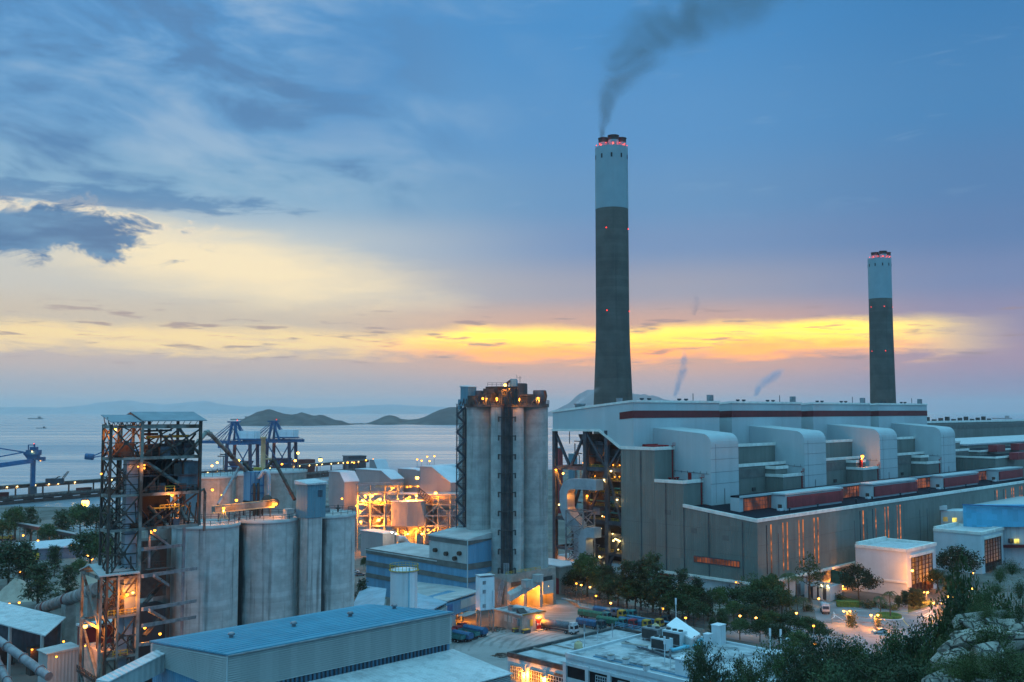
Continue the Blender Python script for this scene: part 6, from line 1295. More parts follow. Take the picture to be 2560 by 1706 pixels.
pm_ = MB(); pm_.fbox(O, -.25, .35, -s2, -s1, ZB-.4, ZB+.6); pm_.fbox(O, .35, 34.1, -s1-.4, -s1+.12, ZB-.4, ZB+.6); pm_.fbox(O, 33.6, 34.2, -s2, -s1-.4, ZB-.4, ZB+.6); op(pm_, 'main_parapet', M['white_paint'])
op(MB().fbox(O, 7.6, 8.1, -s1-.5, -.7, ZA+.15, ZA+.6).fbox(O, 14, 14.3, -s1, -.7, ZA+.15, ZA+.4), 'roof_kerb', M['concrete_wall'])
# facade openings (distance along facade, from the left end)
fo = Frame(*O.w(0,0).xy, 45)
def win(u0, u1, z0, z1, m, name='window', grid=0, depth=.1):
    fr = op(MB().fbox(O, -.18, .05, -u1-.15, -u0+.15, z0-.15, z1+.15), name, M['concrete_wall']); MB().fbox(O, -.24, -.1, -u1, -u0, z0, z1).build('glazing', m, fr)
    if grid:
        g = MB()
        for i in range(grid+1): u = u0+(u1-u0)*i/grid; g.fbox(O, -.3, -.22, -u-.05, -u+.05, z0, z1)
        for j in range(5): z = z0+(z1-z0)*j/4; g.fbox(O, -.3, -.22, -u1, -u0, z-.04, z+.04)
        g.build('mullions', M['white_paint'], fr)
E['office'] = windowmat('lamp lit office glazing', (1,.35,.04), .5, (1.3,1.3,.9), .2, .8)
for x0, x1, mm in ((1278,1307,'office'),(1325,1360,'office'),(1372,1412,None)):
    win(mn(x0), mn(x1), 9.2, 12.4, E[mm] if mm else M['glass'], grid=6)
for px in (1312, 1365): op(MB().fbox(O, -.5, 0, -mn(px)-.5, -mn(px)+.5, 4, 13.4), 'pilaster', M['white_paint'])
op(MB().fbox(O, -.9, 0, -s1+.2, -.1, 8.1, 8.5), 'canopy', M['white_paint']); op(MB().fbox(O, -.2, .05, -mn(1348), -mn(1325), 4.2, 7.5), 'shutter', E['office'])
for px in (1316, 1364): lamp(of, O.w(-.9,-mn(px),11.6), 'amber_big', .36)
sg = op(MB().fbox(O, -.2, -.02, -mn(1413), -mn(1386), 12.55, 13.2), 'sign_strip', M['concrete_wall'])
m_ = MB()
for i in range(7): u = mn(1387)+(mn(1412)-mn(1387))*(i+.2)/7; m_.fbox(O, -.25, -.18, -u-.42, -u, 12.65, 13.1 if i % 2 else 13.0)
m_.build('sign_marks', M['soot'], sg)
for i, (x0, x1) in enumerate(((1420,1468),(1474,1523),(1530,1580),(1588,1636),(1644,1700),(1708,1770),(1780,1850))):
    u0, u1 = mn(x0,14), mn(x1,14); op(MB().fbox(O, -.1, .06, -u1, -u0, 12.0, 15.2), 'opening', M['dark'])
    if i: win(u0+(u1-u0)*.35, u1-.4, 12.2, 14.7, M['glass'], grid=5)
    op(MB().fbox(O, -.32, -.12, -u1, -u0, 12.0, 12.9), 'balcony_wall', M['white_paint']); win(u0+.3, u1-.3, 7.6, 10.8, M['glass'], grid=7)
for x in (1415.5,1471,1526.5,1584,1640,1704,1775): op(MB().fbox(O, -.6, 0, -mn(x,14)-.45, -mn(x,14)+.45, 0, 16.1), 'pilaster', M['white_paint'])
op(MB().fbox(O, -.45, 0, -s2, -s1-.5, 11.2, 11.9), 'floor_band', M['white_paint']); op(MB().fbox(O, -.5, .2, -s2, -s1-.3, 15.4, 16.0), 'roof_band', M['white_paint'])
# raised roof panels
op(MB().fbox(O, 3.2, 11, -s1-34, -s1-5.5, ZB+.1, ZB+.75), 'raised_roof', M['flat_roof']); op(MB().fbox(O, 2.9, 11.3, -s1-34.3, -s1-5.2, ZB+.1, ZB+.35), 'raised_kerb', M['blue_sheet'])
for px, py in ((1527,1645),(1565,1655),(1616,1671)):
    p = gnd(px,py+4,ZB+.75); o = thing('roof_vent', 'small white vent box, %s of three in line along the roof edge' % {1527:'leftmost',1565:'middle',1616:'nearest'}[px], 'vent', p); MB().box(p, 1.1, .9, .9, R(45)).build('vent_body', M['white_paint'], o); MB().box(p+Vector((0,0,.9)), 1.3, 1.1, .15, R(45)).build('vent_cap', M['concrete_wall'], o)
# things on the roof
def rooftop(px, py, z=ZB+.12): return gnd(px, py, z)
wp = rooftop(1690,1585); 
wd = thing('white_roof_shelter', 'big white shelter with a steeply tilted roof on the office roof', 'shelter', wp)
r_ = [at(1666,1566,233), at(1691,1546,241), at(1752,1588,232), at(1729,1600,223)]
bs = [Vector((p.x,p.y,ZB+.12)) for p in (at(1666,1594,233), at(1690,1590,241), at(1752,1596,232), at(1729,1601,223))]
sh_ = MB(); v = [p.copy() for p in r_]; w_ = [Vector((p.x,p.y,ZB+.1)) for p in r_]
sh_.add(w_+v, [(0,1,2,3)[::-1],(0,3,7,4),(1,5,6,2),(0,4,5,1),(3,2,6,7)]); sh_.build('wall', M['pale_sheet'], wd)
MB().add([p for p in r_]+[p+Vector((0,0,.3)) for p in r_], [(3,2,1,0),(4,5,6,7),(0,1,5,4),(1,2,6,5),(2,3,7,6),(3,0,4,7)]).build('tilted_roof', mat('white tent roof', (.78,.8,.8), .5, noise=(.3,.03)), wd)
def acunit(px, py, sx, sy, h, lab, fans, col='steel'):
    p = rooftop(px,py); o = thing('air_conditioner', lab, 'air conditioner', p, 'air conditioners on the office roof'); MB().box(p+Vector((0,0,.5)), sx, sy, h, R(-45)).build('casing', M[col], o)
    for i in range(fans):
        q = p+Vector((math.cos(R(-45)), math.sin(R(-45)),0))*((i+.5)/fans-.5)*sx; MB().lathe(q+Vector((0,0,.5+h)), [(.55,0),(.55,.3),(.45,.3),(.45,.05)], 14, cap=False).build('fan', M['soot'], o)
    MB().box(p+Vector((-.7071*sy*.5-.04, -.7071*sy*.5-.04,.7)), sx*.9, .08, h*.8, R(-45)).build('grille', M['soot'], o)
    f_ = MB()
    for u in (-.45,.45):
        for w in (-.4,.4): f_.beam(p+Vector((.707*u*sx+.707*w*sy, -.707*u*sx+.707*w*sy,0)), p+Vector((.707*u*sx+.707*w*sy, -.707*u*sx+.707*w*sy,.5)), .14)
    f_.build('feet', M['steel_dark'], o)
acunit(1634,1602,4.6,3.0,2.5,'square grey air conditioner with a dark grille, rearmost on the office roof',2); acunit(1655,1628,4.2,2.5,2.4,'white air conditioner with three dark grilles, nearest on the office roof',3,'white_paint'); acunit(1687,1616,5.0,2.6,3.0,'large air conditioner with fans beside the light blue pipes',3,'white_paint')
lp_ = thing('roof_pipes', 'light blue water pipes winding over the office roof by the white shelter', 'pipes', rooftop(1720,1610))
for pts in ([(1702,1596),(1722,1602),(1745,1606),(1765,1610)],[(1668,1628),(1682,1634),(1712,1626),(1760,1620)],[(1705,1605),(1722,1610),(1710,1622)],[(1722,1602),(1722,1612)],[(1745,1606),(1748,1640)],[(1685,1596),(1702,1600),(1702,1612)]):
    MB().path([rooftop(x,y)+Vector((0,0,.7)) for x, y in pts], .4, 8).build('pipe', M['teal_pipe'], lp_)
for px, py, s, lab in ((1446,1621,1.1,'cream water tank near the step of the office roof'),(1639,1577,1.2,'small pale water tank at the far roof edge left of the shelter')):
    p = rooftop(px,py, ZB+.12 if px < 1500 else ZB+.1); o = thing('water_tank', lab, 'water tank', p); MB().lathe(p, [(s*.85,0),(s*.85,s*.9),(s*.6,s*1.2),(s*.3,s*1.25),(s*.3,s*1.45)], 20).build('drum', M['cream'], o); MB().lathe(p, [(s*.95,-.1),(s*.95,.12)], 16).build('stand', M['concrete_wall'], o)
for px, py, sx, h, lab in ((1716,1688,3.6,3.2,'white cabin with curved pipes near the bottom edge on the office roof'),(1769,1670,2.2,2.4,'grey box behind the tree branches on the office roof'),(1797,1610,2.6,4.2,'tall white stair box at the right of the office roof'),(1770,1625,1.6,3.4,'pale upright box right of the light blue pipes'),(1935,1664,4,2.6,'white cabin at the far right end of the office roof')):
    p = rooftop(px,py); o = thing('roof_cabin', lab, 'cabin', p); MB().box(p, sx, sx*.8, h, R(45)).build('cabin_wall', M['white_paint'], o); MB().box(p+Vector((0,0,h)), sx*1.08, sx*.9, .18, R(45)).build('cabin_roof', M['white_tank'], o)
    if px == 1716: MB().path([p+Vector((1.6,-1.2,.3)), p+Vector((1.7,-1.3,2.6)), p+Vector((1.2,-1.0,3.0))], .1, 6).path([p+Vector((2.0,-.9,.3)), p+Vector((2.1,-1.0,2.4)), p+Vector((1.6,-.6,2.9))], .1, 6).build('pipe', M['steel'], o)
for px, py, h, lab in ((1461,1618,5.0,'cream pole with a pipe cluster near the roof step'),(1662,1672,6.5,'pale roof mast near the nearest vent box'),(1676,1680,4.5,'twin grey roof mast beside the pale mast'),(1690,1548,5.2,'white antenna mast behind the tilted shelter'),(1926,1636,5.5,'thin mast at the right of the office roof'),(1953,1648,6.2,'second thin mast at the far right of the office roof'),(1494,1602,3.5,'short pole along the roof step'),(1531,1594,3.2,'short pole farther along the roof step'),(1715,1590,3.0,'thin pole in front of the shelter roof')):
    p = rooftop(px,py); o = thing('roof_mast', lab, 'mast', p); MB().tube(p, p+Vector((0,0,h)), .11, 8).build('pole', M['white_paint'], o); MB().box(p+Vector((0,0,h-1.6)), .35, .3, 1.6, .4).build('antenna', M['white_tank'] if h > 5 else M['steel'], o)
for px, py, lab in ((1722,1638,'left of two low white boxes by the pipes'),(1735,1641,'right of two low white boxes by the pipes'),(1587,1620,'low bench like duct across the middle of the office roof')):
    p = rooftop(px,py); o = thing('roof_box', lab, 'box', p); MB().box(p, 1.4 if px > 1600 else 6, .9, .7, R(-30)).build('box_body', M['white_paint'], o); MB().box(p+Vector((0,0,.7)), 1.5 if px > 1600 else 6.2, 1.0, .1, R(-30)).build('lid', M['concrete_wall'], o)
dsh = rooftop(1970,1625); o = thing('globe_lamp', 'white globe on a post at the far right roof corner', 'globe', dsh); MB().tube(dsh, dsh+Vector((0,0,1.8)), .08, 8).build('post', M['steel'], o); MB().ball(dsh+Vector((0,0,2.2)), .5, 14, 10).build('globe', M['white_paint'], o)
fence('thin railing along the far edge of the office roof behind the trucks', [O.w(LO-.2,-.5).xy, O.w(LO-.2,-s1+1).xy], 1.2, 2.5, 'blue_sheet', ZA+.75)
wlk = MB()
for off in (0,1.2): wlk.beam(rooftop(1565,1612)+Vector((0,off,.4)), rooftop(1700,1660)+Vector((0,off,.4)), .2)
tag(wlk.build('pipe_rack', M['steel_dark']), 'low dark pipe rack crossing the office roof before the air conditioners', 'pipe rack')
# ---------------------------------------------------------------- white halls and round building on the right
def whitehall(label, a, nm):
    w0 = P.w(a, -29); f = Frame(w0.x, w0.y, 45); r = thing('pump_hall', label, 'building', f.w(0,0,0), 'white halls before the turbine hall'); LB, WB, zt = 27, 20.3, 17.0
    MB().fbox(f, 0, 4.2, 0, WB, 0, zt-.2).fbox(f, 23.5, LB, 0, WB, 0, zt-.2).fbox(f, 4.2, 23.5, 0, 9, 14.3, zt-.2).fbox(f, 4.2, 23.5, 9, WB, 0, zt-.2).build('wall', M['white_paint'], r); MB().fbox(f, 4.25, 23.45, 8.6, 8.97, 0, 14.2).build('inner_back_wall', mat('inner hall wall', (.4,.2,.1), .8, panel=(2.2,3,.25)), r); MB().fbox(f, .5, LB-.5, .5, WB-.5, zt-.2, zt-.05).build('roof', M['pale_roof'], r)
    p_ = MB(); p_.fbox(f, -.4, LB+.4, -.4, .9, zt-.3, zt+.9); p_.fbox(f, -.4, .9, .9, WB, zt-.3, zt+.9); p_.fbox(f, LB-.9, LB+.4, .9, WB, zt-.3, zt+.9); p_.fbox(f, .9, LB-.9, WB-.9, WB+.3, zt-.3, zt+1.6); p_.build('parapet', M['cap'], r)
    MB().fbox(f, -.4, .1, 0, WB, 5.0, 5.7).build('wall_ledge', M['cap'], r)
    gw = MB().fbox(f, 4.25, 23.45, 2.5, 4, 0, .5).fbox(f, 4.25, 23.45, 6.4, 8.5, 6.6, 7.0).build('inner_floor', M['concrete_wall'], r)
    for q_ in ((8,5,11.5),(14,6,7.6) if nm == 1 else (14,6,3.5),(19,4,4.2)): lamp(r, f.w(*q_), 'amber', .3 if nm == 1 else .2)
    fr = MB(); fr.fbox(f, 3.2, 24.6, -.5, .1, 14.35, 15.4); fr.build('lintel', M['cap'], r); mu = MB()
    for i in range(7): u = 4.2+19.3*i/6; mu.fbox(f, u-.2, u+.2, -.1, .2, .3, 14.3)
    for j in range(9): mu.fbox(f, 4.2, 23.5, -.07, .1, .6+1.65*j, .8+1.65*j)
    mu.build('mullions', M['steel_rust'], gw)
    c_ = MB()
    for u in (7.5, 14, 20.5): c_.fbox(f, u-.5, u+.5, 2.0, 2.8, .6, 14.2)
    c_.build('inner_column', M['pale_sheet'], gw); MB().fbox(f, 4.3, 23.4, .22, .4, .3, 4.0).build('dark_base_panel', mat('dark red base panel', (.05,.018,.012), .6, panel=(1.6,5,.3)), gw)
    return r, f
WH1, wf1 = whitehall('white hall with a tall orange lit glazed front behind the roundabout', 57.4, 1)
WH2, wf2 = whitehall('white hall with a darker glazed front farther right', 132.4, 2)
lamp(WH1, at(2281,1427,375), 'amber_big', .5); lamp(WH1, wf1.w(20,-1.2,4.5), 'amber', .4)
# white round building with blue parapet
rc = at(2560,1330,478); rb_ = thing('round_building', 'white building with a bright blue parapet and a round drum at the right edge', 'building', (rc.x,rc.y,0)); RF = Frame(x_of(2358,500,20), 500, 45)
c0 = at(2462,1290,500); MB().lathe((c0.x+22,c0.y+26,0), [(34,0),(34,z_of(1252,525))], 48).build('drum', M['white_clad'], rb_)
def rwall(px0, px1, y0, y1, Yl, Yr, m, nm, th=3, zb=0):
    a, b = at(px0,y0,Yl), at(px1,y0,Yr); lo0, lo1 = z_of(y1,Yl), z_of(y1,Yr)
    n_ = Vector((b.y-a.y, -(b.x-a.x), 0)).normalized()*-th
    return MB().hexa([(a.x,a.y,lo0),(b.x,b.y,lo1),(b.x+n_.x,b.y+n_.y,lo1),(a.x+n_.x,a.y+n_.y,lo0),(a.x,a.y,a.z),(b.x,b.y,b.z),(b.x+n_.x,b.y+n_.y,b.z),(a.x+n_.x,a.y+n_.y,a.z)]).build(nm, m, rb_)
rwall(2332,2420,1278,1420,478,470,M['white_paint'],'wing_wall',14); rwall(2408,2640,1296,1430,466,440,M['white_paint'],'front_wall',16)
bp = mat('bright blue parapet', (.09,.42,.62), .4, panel=(2.2,2.6,.12)); rwall(2407,2640,1263,1318,464,438,bp,'blue_parapet',5)
cpx = MB(); a_, b_ = at(2406,1262,463), at(2640,1271.5,437); cpx.beam(a_, b_, .8, .5); cpx.build('parapet_edge', M['blue_steel'], rb_)
for px, py in ((2362,1298),(2385,1300),(2540,1353)): p = at(px,py,470 if px < 2400 else 450); MB().box(p+Vector((0,-.6,-1)), 2.0, .5, 2.0).build('lit_window', E['yellow'], rb_)
p = at(2525,1352,452); MB().box(p+Vector((0,-.6,-1)), 2.0, .5, 2.0).build('window', M['glass'], rb_); rwall(2508,2640,1363,1370,452.5,437,M['maroon'],'red_line',2); rwall(2507,2545,1308,1315,457,452,M['dark'],'vent_slot',1.5)
rwall(2336,2368,1266,1276,476,474,M['white_paint'],'roof_box',5)
fence('white kerb wall at the right behind the rocks', [gnd(2490,1425),gnd(2560,1405),gnd(2620,1400)], 1.4, 3, 'steel_pale', 0, 1.6)
# small transformer yard, blue tanks and sign by the turbine hall
ty = gnd(2075,1503); TYF = Frame(ty.x, ty.y, 45); tb = thing('transformer_yard', 'low white walled yard with dark gates before the turbine hall', 'building', TYF.w(0,0,0)); 
LT = 10; WTt = TYF.b_px(2030,0,3)
for b in (0, WTt*.42, WTt*.75, WTt*1.25): MB().fbox(TYF, 0, 9, b, b+1.4, 0, 5.0).build('pier', M['white_paint'], tb)
MB().fbox(TYF, -.1, 9, -.2, .02, 0, 5.2).fbox(TYF, 8.5, 9, 0, WTt*1.3, 0, 5).build('wall', M['white_paint'], tb)
for b0, b1 in ((1.4,WTt*.42),(WTt*.42+1.4,WTt*.75),(WTt*.75+1.4,WTt*1.25)): MB().fbox(TYF, .3, .5, b0, b1, .2, 4.4).build('gate', M['steel_dark'], tb)
tr_ = MB(); tr_.rail([TYF.w(1,1,5.0), TYF.w(1,WTt*1.2,5.0)], .9, 2, .2); tr_.build('pipe_rail', M['steel_pale'], tb); lamp(tb, TYF.w(-.3,.6,5.6), 'warm', .35); lamp(tb, TYF.w(-.3,WTt*.42,5.6), 'warm', .3)
gs = at(2098,1440,395); gp_ = thing('green_hoarding', 'green sheet hoarding above an orange lit bay beside the turbine hall', 'hoarding', (gs.x,gs.y,0)); MB().beam(at(2078,1440,398), at(2125,1452,388), .4, 5.0).build('sheet', mat('green hoarding', (.02,.16,.13), .6, panel=(1.2,1.6,.15)), gp_)
for px in (2079,2092,2106,2120): p = at(px,1450,396); MB().beam((p.x,p.y+1,0), (p.x,p.y+1,p.z), .35).build('post', M['steel_dark'], gp_)
lamp(gp_, at(2089,1428,396), 'amber', .4); lamp(gp_, at(2105,1466,399), 'amber_big', .5); lamp(gp_, at(2090,1472,401), 'amber', .5)
# street pieces on the right
RZ = 0.008
sheet('road', [gnd(2030,1500),gnd(2160,1512),gnd(2330,1500),gnd(2352,1508),gnd(2332,1560),gnd(2380,1590),gnd(2440,1640),gnd(2300,1700),gnd(2230,1620),gnd(2070,1580),gnd(2040,1545)][::-1], M['road'], .01)
sheet('road', [gnd(1790,1560),gnd(1990,1560),gnd(2080,1590),gnd(2250,1600),gnd(2240,1640),gnd(1960,1620),gnd(1780,1590)][::-1], M['road'], .006)
sheet('path', [gnd(1560,1475),gnd(1840,1500),gnd(1830,1540),gnd(1560,1530)][::-1], M['concrete_wall'], .005)
sheet('lawn', [gnd(2270,1535),gnd(2340,1512),gnd(2330,1500),gnd(2270,1505)], M['grass'], .03); sheet('lawn', [gnd(2030,1495),gnd(2150,1511),gnd(2150,1500),gnd(2040,1483)], M['grass'], .03)
rd = gnd(2222,1544); isl_ = thing('roundabout', 'round planted traffic island with a clipped green rim', 'traffic island', (rd.x,rd.y,0)); RR = 4.7
MB().lathe((rd.x,rd.y,0), [(RR,0),(RR,.22),(RR-.25,.25),(RR-.3,.2),(.01,.22)], 48, cap=False).build('kerb', M['white_paint'], isl_); MB().lathe((rd.x,rd.y,.2), [(RR-.5,0),(RR-.5,.75),(RR-.8,.95),(RR-1.6,.85),(RR-1.7,.3),(.01,.35)], 40, cap=False).build('hedge_ring', M['hedge'], isl_)
mk = MB()
def mline(p, q, w=.22): 
    p, q = Vector(p), Vector(q); d_ = (q-p).normalized(); n_ = Vector((-d_.y,d_.x,0))*w/2; mk.add([(p+n_)[:2]+(.016,),(p-n_)[:2]+(.016,),(q-n_)[:2]+(.016,),(q+n_)[:2]+(.016,)], [(0,1,2,3)])
for pts in ([(2084,1530),(2090,1540),(2104,1548),(2113,1554)],[(2084,1530),(2086,1543),(2078,1548)],[(2078,1548),(2113,1554)],[(2300,1545),(2330,1528),(2318,1541),(2300,1545)],[(2290,1532),(2330,1520)],[(2140,1527),(2175,1528)]):
    for a_, b_ in zip(pts, pts[1:]): mline(gnd(*a_), gnd(*b_), .3)
struct(mk, 'road_marking', M['paint_white'], (0,0,.016)); mk = MB()
for pts in ([(2236,1532),(2262,1536),(2300,1540),(2330,1552),(2332,1558),(2310,1562)],[(2222,1532),(2290,1528)],[(2250,1538),(2262,1556),(2272,1566)],[(2300,1530),(2240,1527)]):
    for a_, b_ in zip(pts, pts[1:]): mline(gnd(*a_), gnd(*b_), .25)
struct(mk, 'road_marking', M['paint_yellow'], (0,0,.016))
kb = MB()
for pts in ([(2040,1498),(2100,1511),(2165,1526),(2225,1529)],[(2270,1534),(2345,1511)],[(2065,1556),(2150,1562),(2210,1580)]):
    for a_, b_ in zip(pts, pts[1:]): kb.beam(gnd(*a_)+Vector((0,0,.07)), gnd(*b_)+Vector((0,0,.07)), .35, .14)
struct(kb, 'kerb', M['concrete_wall'], (0,0,0))
fence('thin post fence between the roundabout and the lower road', [gnd(2080,1561),gnd(2130,1566),gnd(2190,1572),gnd(2240,1582)], 3.2, 6, 'steel_pale', 0, 0, bars=2)
hd_ = gnd(2119,1517); tag(MB().box((hd_.x,hd_.y,0), 7.5, 2.6, 2.0, R(-8)).build('clipped_hedge', M['hedge']), 'bright clipped box hedge beside the road left of the roundabout', 'hedge')
GL = 'road lamps around the roundabout'
for px, py, Y, arms, lab in ((2316,1481,372,((-.9,0),(.5,0)),'single lamp post on the lawn behind the roundabout'),(2345,1508,345,((-1.4,0),(1.4,0)),'twin headed lamp post at the right road fork'),(2376,1492,352,((-1.0,0),(.8,0)),'twin headed lamp beyond the road fork'),(2047,1497,365,((0,0),),'lamp beside the small white vehicle'),(2117,1528,330,((-1,0),(1,0)),'lamp over the orange lit bush left of the roundabout'),(2187,1538,325,((-1.2,0),(1.0,0)),'lamp lighting the roundabout hedge'),(1991,1533,330,((0,0),),'lamp shining between the palms left of the road'),(2432,1433,395,((0,0),),'lamp near the second white hall'),(2367,1451,385,((0,0),),'lamp under the round tree by the first hall'),(2430,1472,340,((0,0),),'lamp among branches above the rocks')):
    pole_lamp(lab, px, py, Y, 'amber_big', .36, arms, GL)
for px, py, Y, k, lab in ((2380,1576,262,'amber_big','upper bright lamp of the cluster left of the rocks'),(2353,1590,255,'amber_big','left bright lamp of the cluster left of the rocks'),(2374,1591,255,'amber_big','middle bright lamp of the cluster left of the rocks'),(2399,1590,252,'amber','right small lamp of the cluster left of the rocks'),(2432,1548,262,'amber_big','lamp glowing in the shrubs above the rocks'),(2420,1546,262,'amber_big','dim lamp glowing in the shrubs left of its brighter neighbour'),(2037,1610,260,'amber','lamp among dark trees right of the office roof'),(2083,1662,200,'amber_big','lone lamp deep in the foreground trees'),(2063,1668,200,'amber_small','tiny lamp left of the lone foreground lamp'),(2034,1565,290,'amber','faint lamp in the canopy below the road'),(1527,1508,345,'amber_big','lamp over the fence behind the green trucks'),(1475,1468,372,'amber_big','right lamp under the pale branches by the white wall'),(1453,1463,378,'amber_big','left lamp under the pale branches by the white wall'),(1441,1459,380,'amber','dim lamp at the left of the pale branches'),(1490,1490,362,'amber','low lamp among the dark trees behind the fence'),(1694,1473,352,'warm','lamp behind the feathery tree by the red door'),(1657,1522,335,'amber','lamp glowing in the hedge behind the yellow cab'),(1840,1456,365,'amber_small','small lamp behind the big round tree'),(1890,1545,315,'amber_big','lamp on the lower road beyond the trees'),(1850,1540,318,'amber_big','orange lamp over the lower road left of the palms'),(1714,1545,300,'amber','lamp between the shelter and the trees'),(2095,1700,165,'amber_big','lamp at the very bottom among the foreground trees')):
    pole_lamp(lab, px, py, Y, k, .34)
# far right older station
fs = thing('far_power_hall', 'long dark hall of the older station at the far right', 'power station', P.w(330,80,0))
def fp(mb, n, m): return mb.build(n, m, fs)
FA = Frame(x_of(2316,760,40), 760, 45)
fp(MB().fbox(FA, 0, 480, 20, 60, 0, z_of(1058,800)), 'hall_wall', M['grey_clad']); fp(MB().fbox(FA, -.8, 480, 19.4, 21, z_of(1058,800)-.2, z_of(1058,800)+1.4), 'roof_edge', M['cap']); fp(MB().fbox(FA, 0, 480, 19.7, 20, z_of(1066,800)-3, z_of(1066,800)+.4), 'dark_band', M['grey_band'])
for i in range(16): fp(MB().box(FA.w(6+14*i,30,z_of(1058,800)), 3, 3, 2.6+(i % 3), R(45)), 'roof_vent', M['soot'])
z2 = z_of(1100,690); F2 = Frame(x_of(2420,640,30), 640, 45); fp(MB().fbox(F2, 0, 420, 0, 60, 0, z_of(1112,640)-.6), 'low_hall_wall', M['grey_clad']); fp(MB().fbox(F2, -.5, 420, -.5, 60, z_of(1112,640)-.6, z_of(1112,640)+.3), 'white_roof', M['pale_roof'])
F3_ = Frame(x_of(2452,600,30), 600, 45); z3 = z_of(1128,600); fp(MB().fbox(F3_, 0, 300, 0, 30, 0, z3-.6), 'step_wall', M['grey_clad']); fp(MB().fbox(F3_, -.5, 300, -.5, .6, z3-.7, z3+.3).fbox(F3_, -.5, .6, .6, 30, z3-.7, z3+.3), 'step_cap', M['cap']); fp(MB().fbox(F3_, .6, 300, .6, 30, z3-.6, z3-.3), 'step_roof', M['roof_dark'])
F4_ = Frame(x_of(2490,570,30), 570, 45); z4 = z_of(1144,570); fp(MB().fbox(F4_, 0, 250, 0, 22, 0, z4-.6), 'step_wall', M['grey_clad']); fp(MB().fbox(F4_, -.5, 250, -.5, .6, z4-.7, z4+.3).fbox(F4_, -.5, .6, .6, 22, z4-.7, z4+.3), 'step_cap', M['cap']); fp(MB().fbox(F4_, .6, 250, .6, 22, z4-.6, z4-.3), 'step_roof', M['roof_dark'])
for px, py, Y, w in ((2492,1121,610,14),(2548,1117,640,16),(2545,1140,585,14)): p = at(px,py,Y); fp(MB().box(p+Vector((0,0,-2)), w, 5, 4, R(45)), 'red_box', M['red_clad'])
# land behind the station: stockpile ridge and red bulk store left of the chimney
for x0, x1, yt, Y, m_, lab in ((1386,1400,1118,700,'steel_dark','dark bulk store glimpsed behind the open boiler frame'),(1390,1404,1119,690,'red_clad','red sided bin house behind the left boiler column'),(1424,1440,1134,720,'hut','teal tank house seen through the boiler frame')):
    p = at((x0+x1)/2, yt, Y); w = (x1-x0)/F*Y; o = thing('bulk_store', lab, 'building', (p.x,p.y,0)); MB().box((p.x,p.y,0), w, w, p.z-.5, R(45)).build('wall', M[m_], o); MB().box((p.x,p.y,p.z-.5), w*1.05, w*1.05, .5, R(45)).build('roof', M['dust_roof'], o)
gsh = at(1330,1425,372); 
gg = gnd(1398,1436); GGF = Frame(x_of(1345,395,5), 395, 45); gar = thing('garage_row', 'low grey building with red roller doors right of the silo tower', 'building', GGF.w(0,0,0)); MB().fbox(GGF, 0, 12, -12, 10, 0, 10.2).build('wall', M['concrete_wall'], gar); MB().fbox(GGF, -.4, 12.4, -12.4, 10.4, 10.2, 10.7).build('roof', M['beige_roof'], gar)
for b in (-11,-5.5,0): MB().fbox(GGF, -.15, .05, b, b+4, 0, 6).build('roller_door', M['red_clad'], gar); 
# ---------------------------------------------------------------- trees and plants
def leafmat(name, a, b_, sc=.35):
    m = bpy.data.materials.new(name); m.use_nodes = True; t = NT(m.node_tree); b = t.n['Principled BSDF']
    g = t.new('ShaderNodeTexCoord').outputs['Object']; oi = t.new('ShaderNodeObjectInfo').outputs['Random']
    n1_ = t.noise(g, sc, 3, .6); n2_ = t.noise(g, sc*9, 1, .5)
    c = t.mix(t.rng(t.add(t.mul(n1_, .65), t.mul(n2_, .35)), .36, .62), a, b_)
    k = t.rng(oi, 0, 1, .65, 1.5, False); hue = t.m('FRACT', t.mul(oi, 7.3)); c = t.mix(t.mul(hue, .35), c, (.055,.06,.02)); c = t.mix(1.0, c, t.comb(k, k, k), 'MULTIPLY')
    t.put(b.inputs['Base Color'], c); b.inputs['Roughness'].default_value = .65; b.inputs['Specular IOR Level'].default_value = .25
    return m
LF_ = dict(broad=leafmat('broad leaves', (.022,.042,.016), (.075,.125,.036)), feather=leafmat('needle sprays', (.02,.035,.019), (.06,.09,.037)), palm=leafmat('palm leaves', (.025,.045,.02), (.075,.10,.04), .6), dark=leafmat('dark leaves', (.014,.03,.016), (.042,.078,.03)), shrub=leafmat('shrub leaves', (.028,.045,.015), (.09,.12,.04), .7), dry=leafmat('dry grass', (.08,.07,.03), (.16,.14,.06), .8))
def leafquad(mb, p, s, r_, long=1.0, droop=0.0):
    d_ = Vector((r_.gauss(0,1), r_.gauss(0,1), r_.gauss(0,.7)-droop)).normalized(); u = d_.cross(Vector((r_.gauss(0,1), r_.gauss(0,1), r_.gauss(0,1)))).normalized()
    w = u*s*.5; l = d_*s*long
    mb.v += [tuple(p), tuple(p+l*.5+w), tuple(p+l), tuple(p+l*.5-w)]; o = len(mb.v)-4; mb.f.append((o,o+1,o+2,o+3)); mb.m.append(0); mb.s.append(False)
def limbs(mb, h, r_, n, spread, base=.35, rr=.22):
    top = Vector((r_.uniform(-.3,.3), r_.uniform(-.3,.3), h*.82)); mb.path([(0,0,-.3),(r_.uniform(-.15,.15),r_.uniform(-.15,.15),h*.4),top], [rr,rr*.7,rr*.2], 7); tips = [top]
    for i in range(n):
        z = h*(base+(.8-base)*i/n); an_ = i*2.4+r_.uniform(-.4,.4); L_ = spread*(1-.5*i/n)*r_.uniform(.7,1.1); e = Vector((math.cos(an_)*L_, math.sin(an_)*L_, z+L_*r_.uniform(.2,.7))); mb.path([(0,0,z), (e.x*.5,e.y*.5,z+(e.z-z)*.35), e], [rr*.42,rr*.28,rr*.1], 5, cap=False); tips.append(e)
    return tips
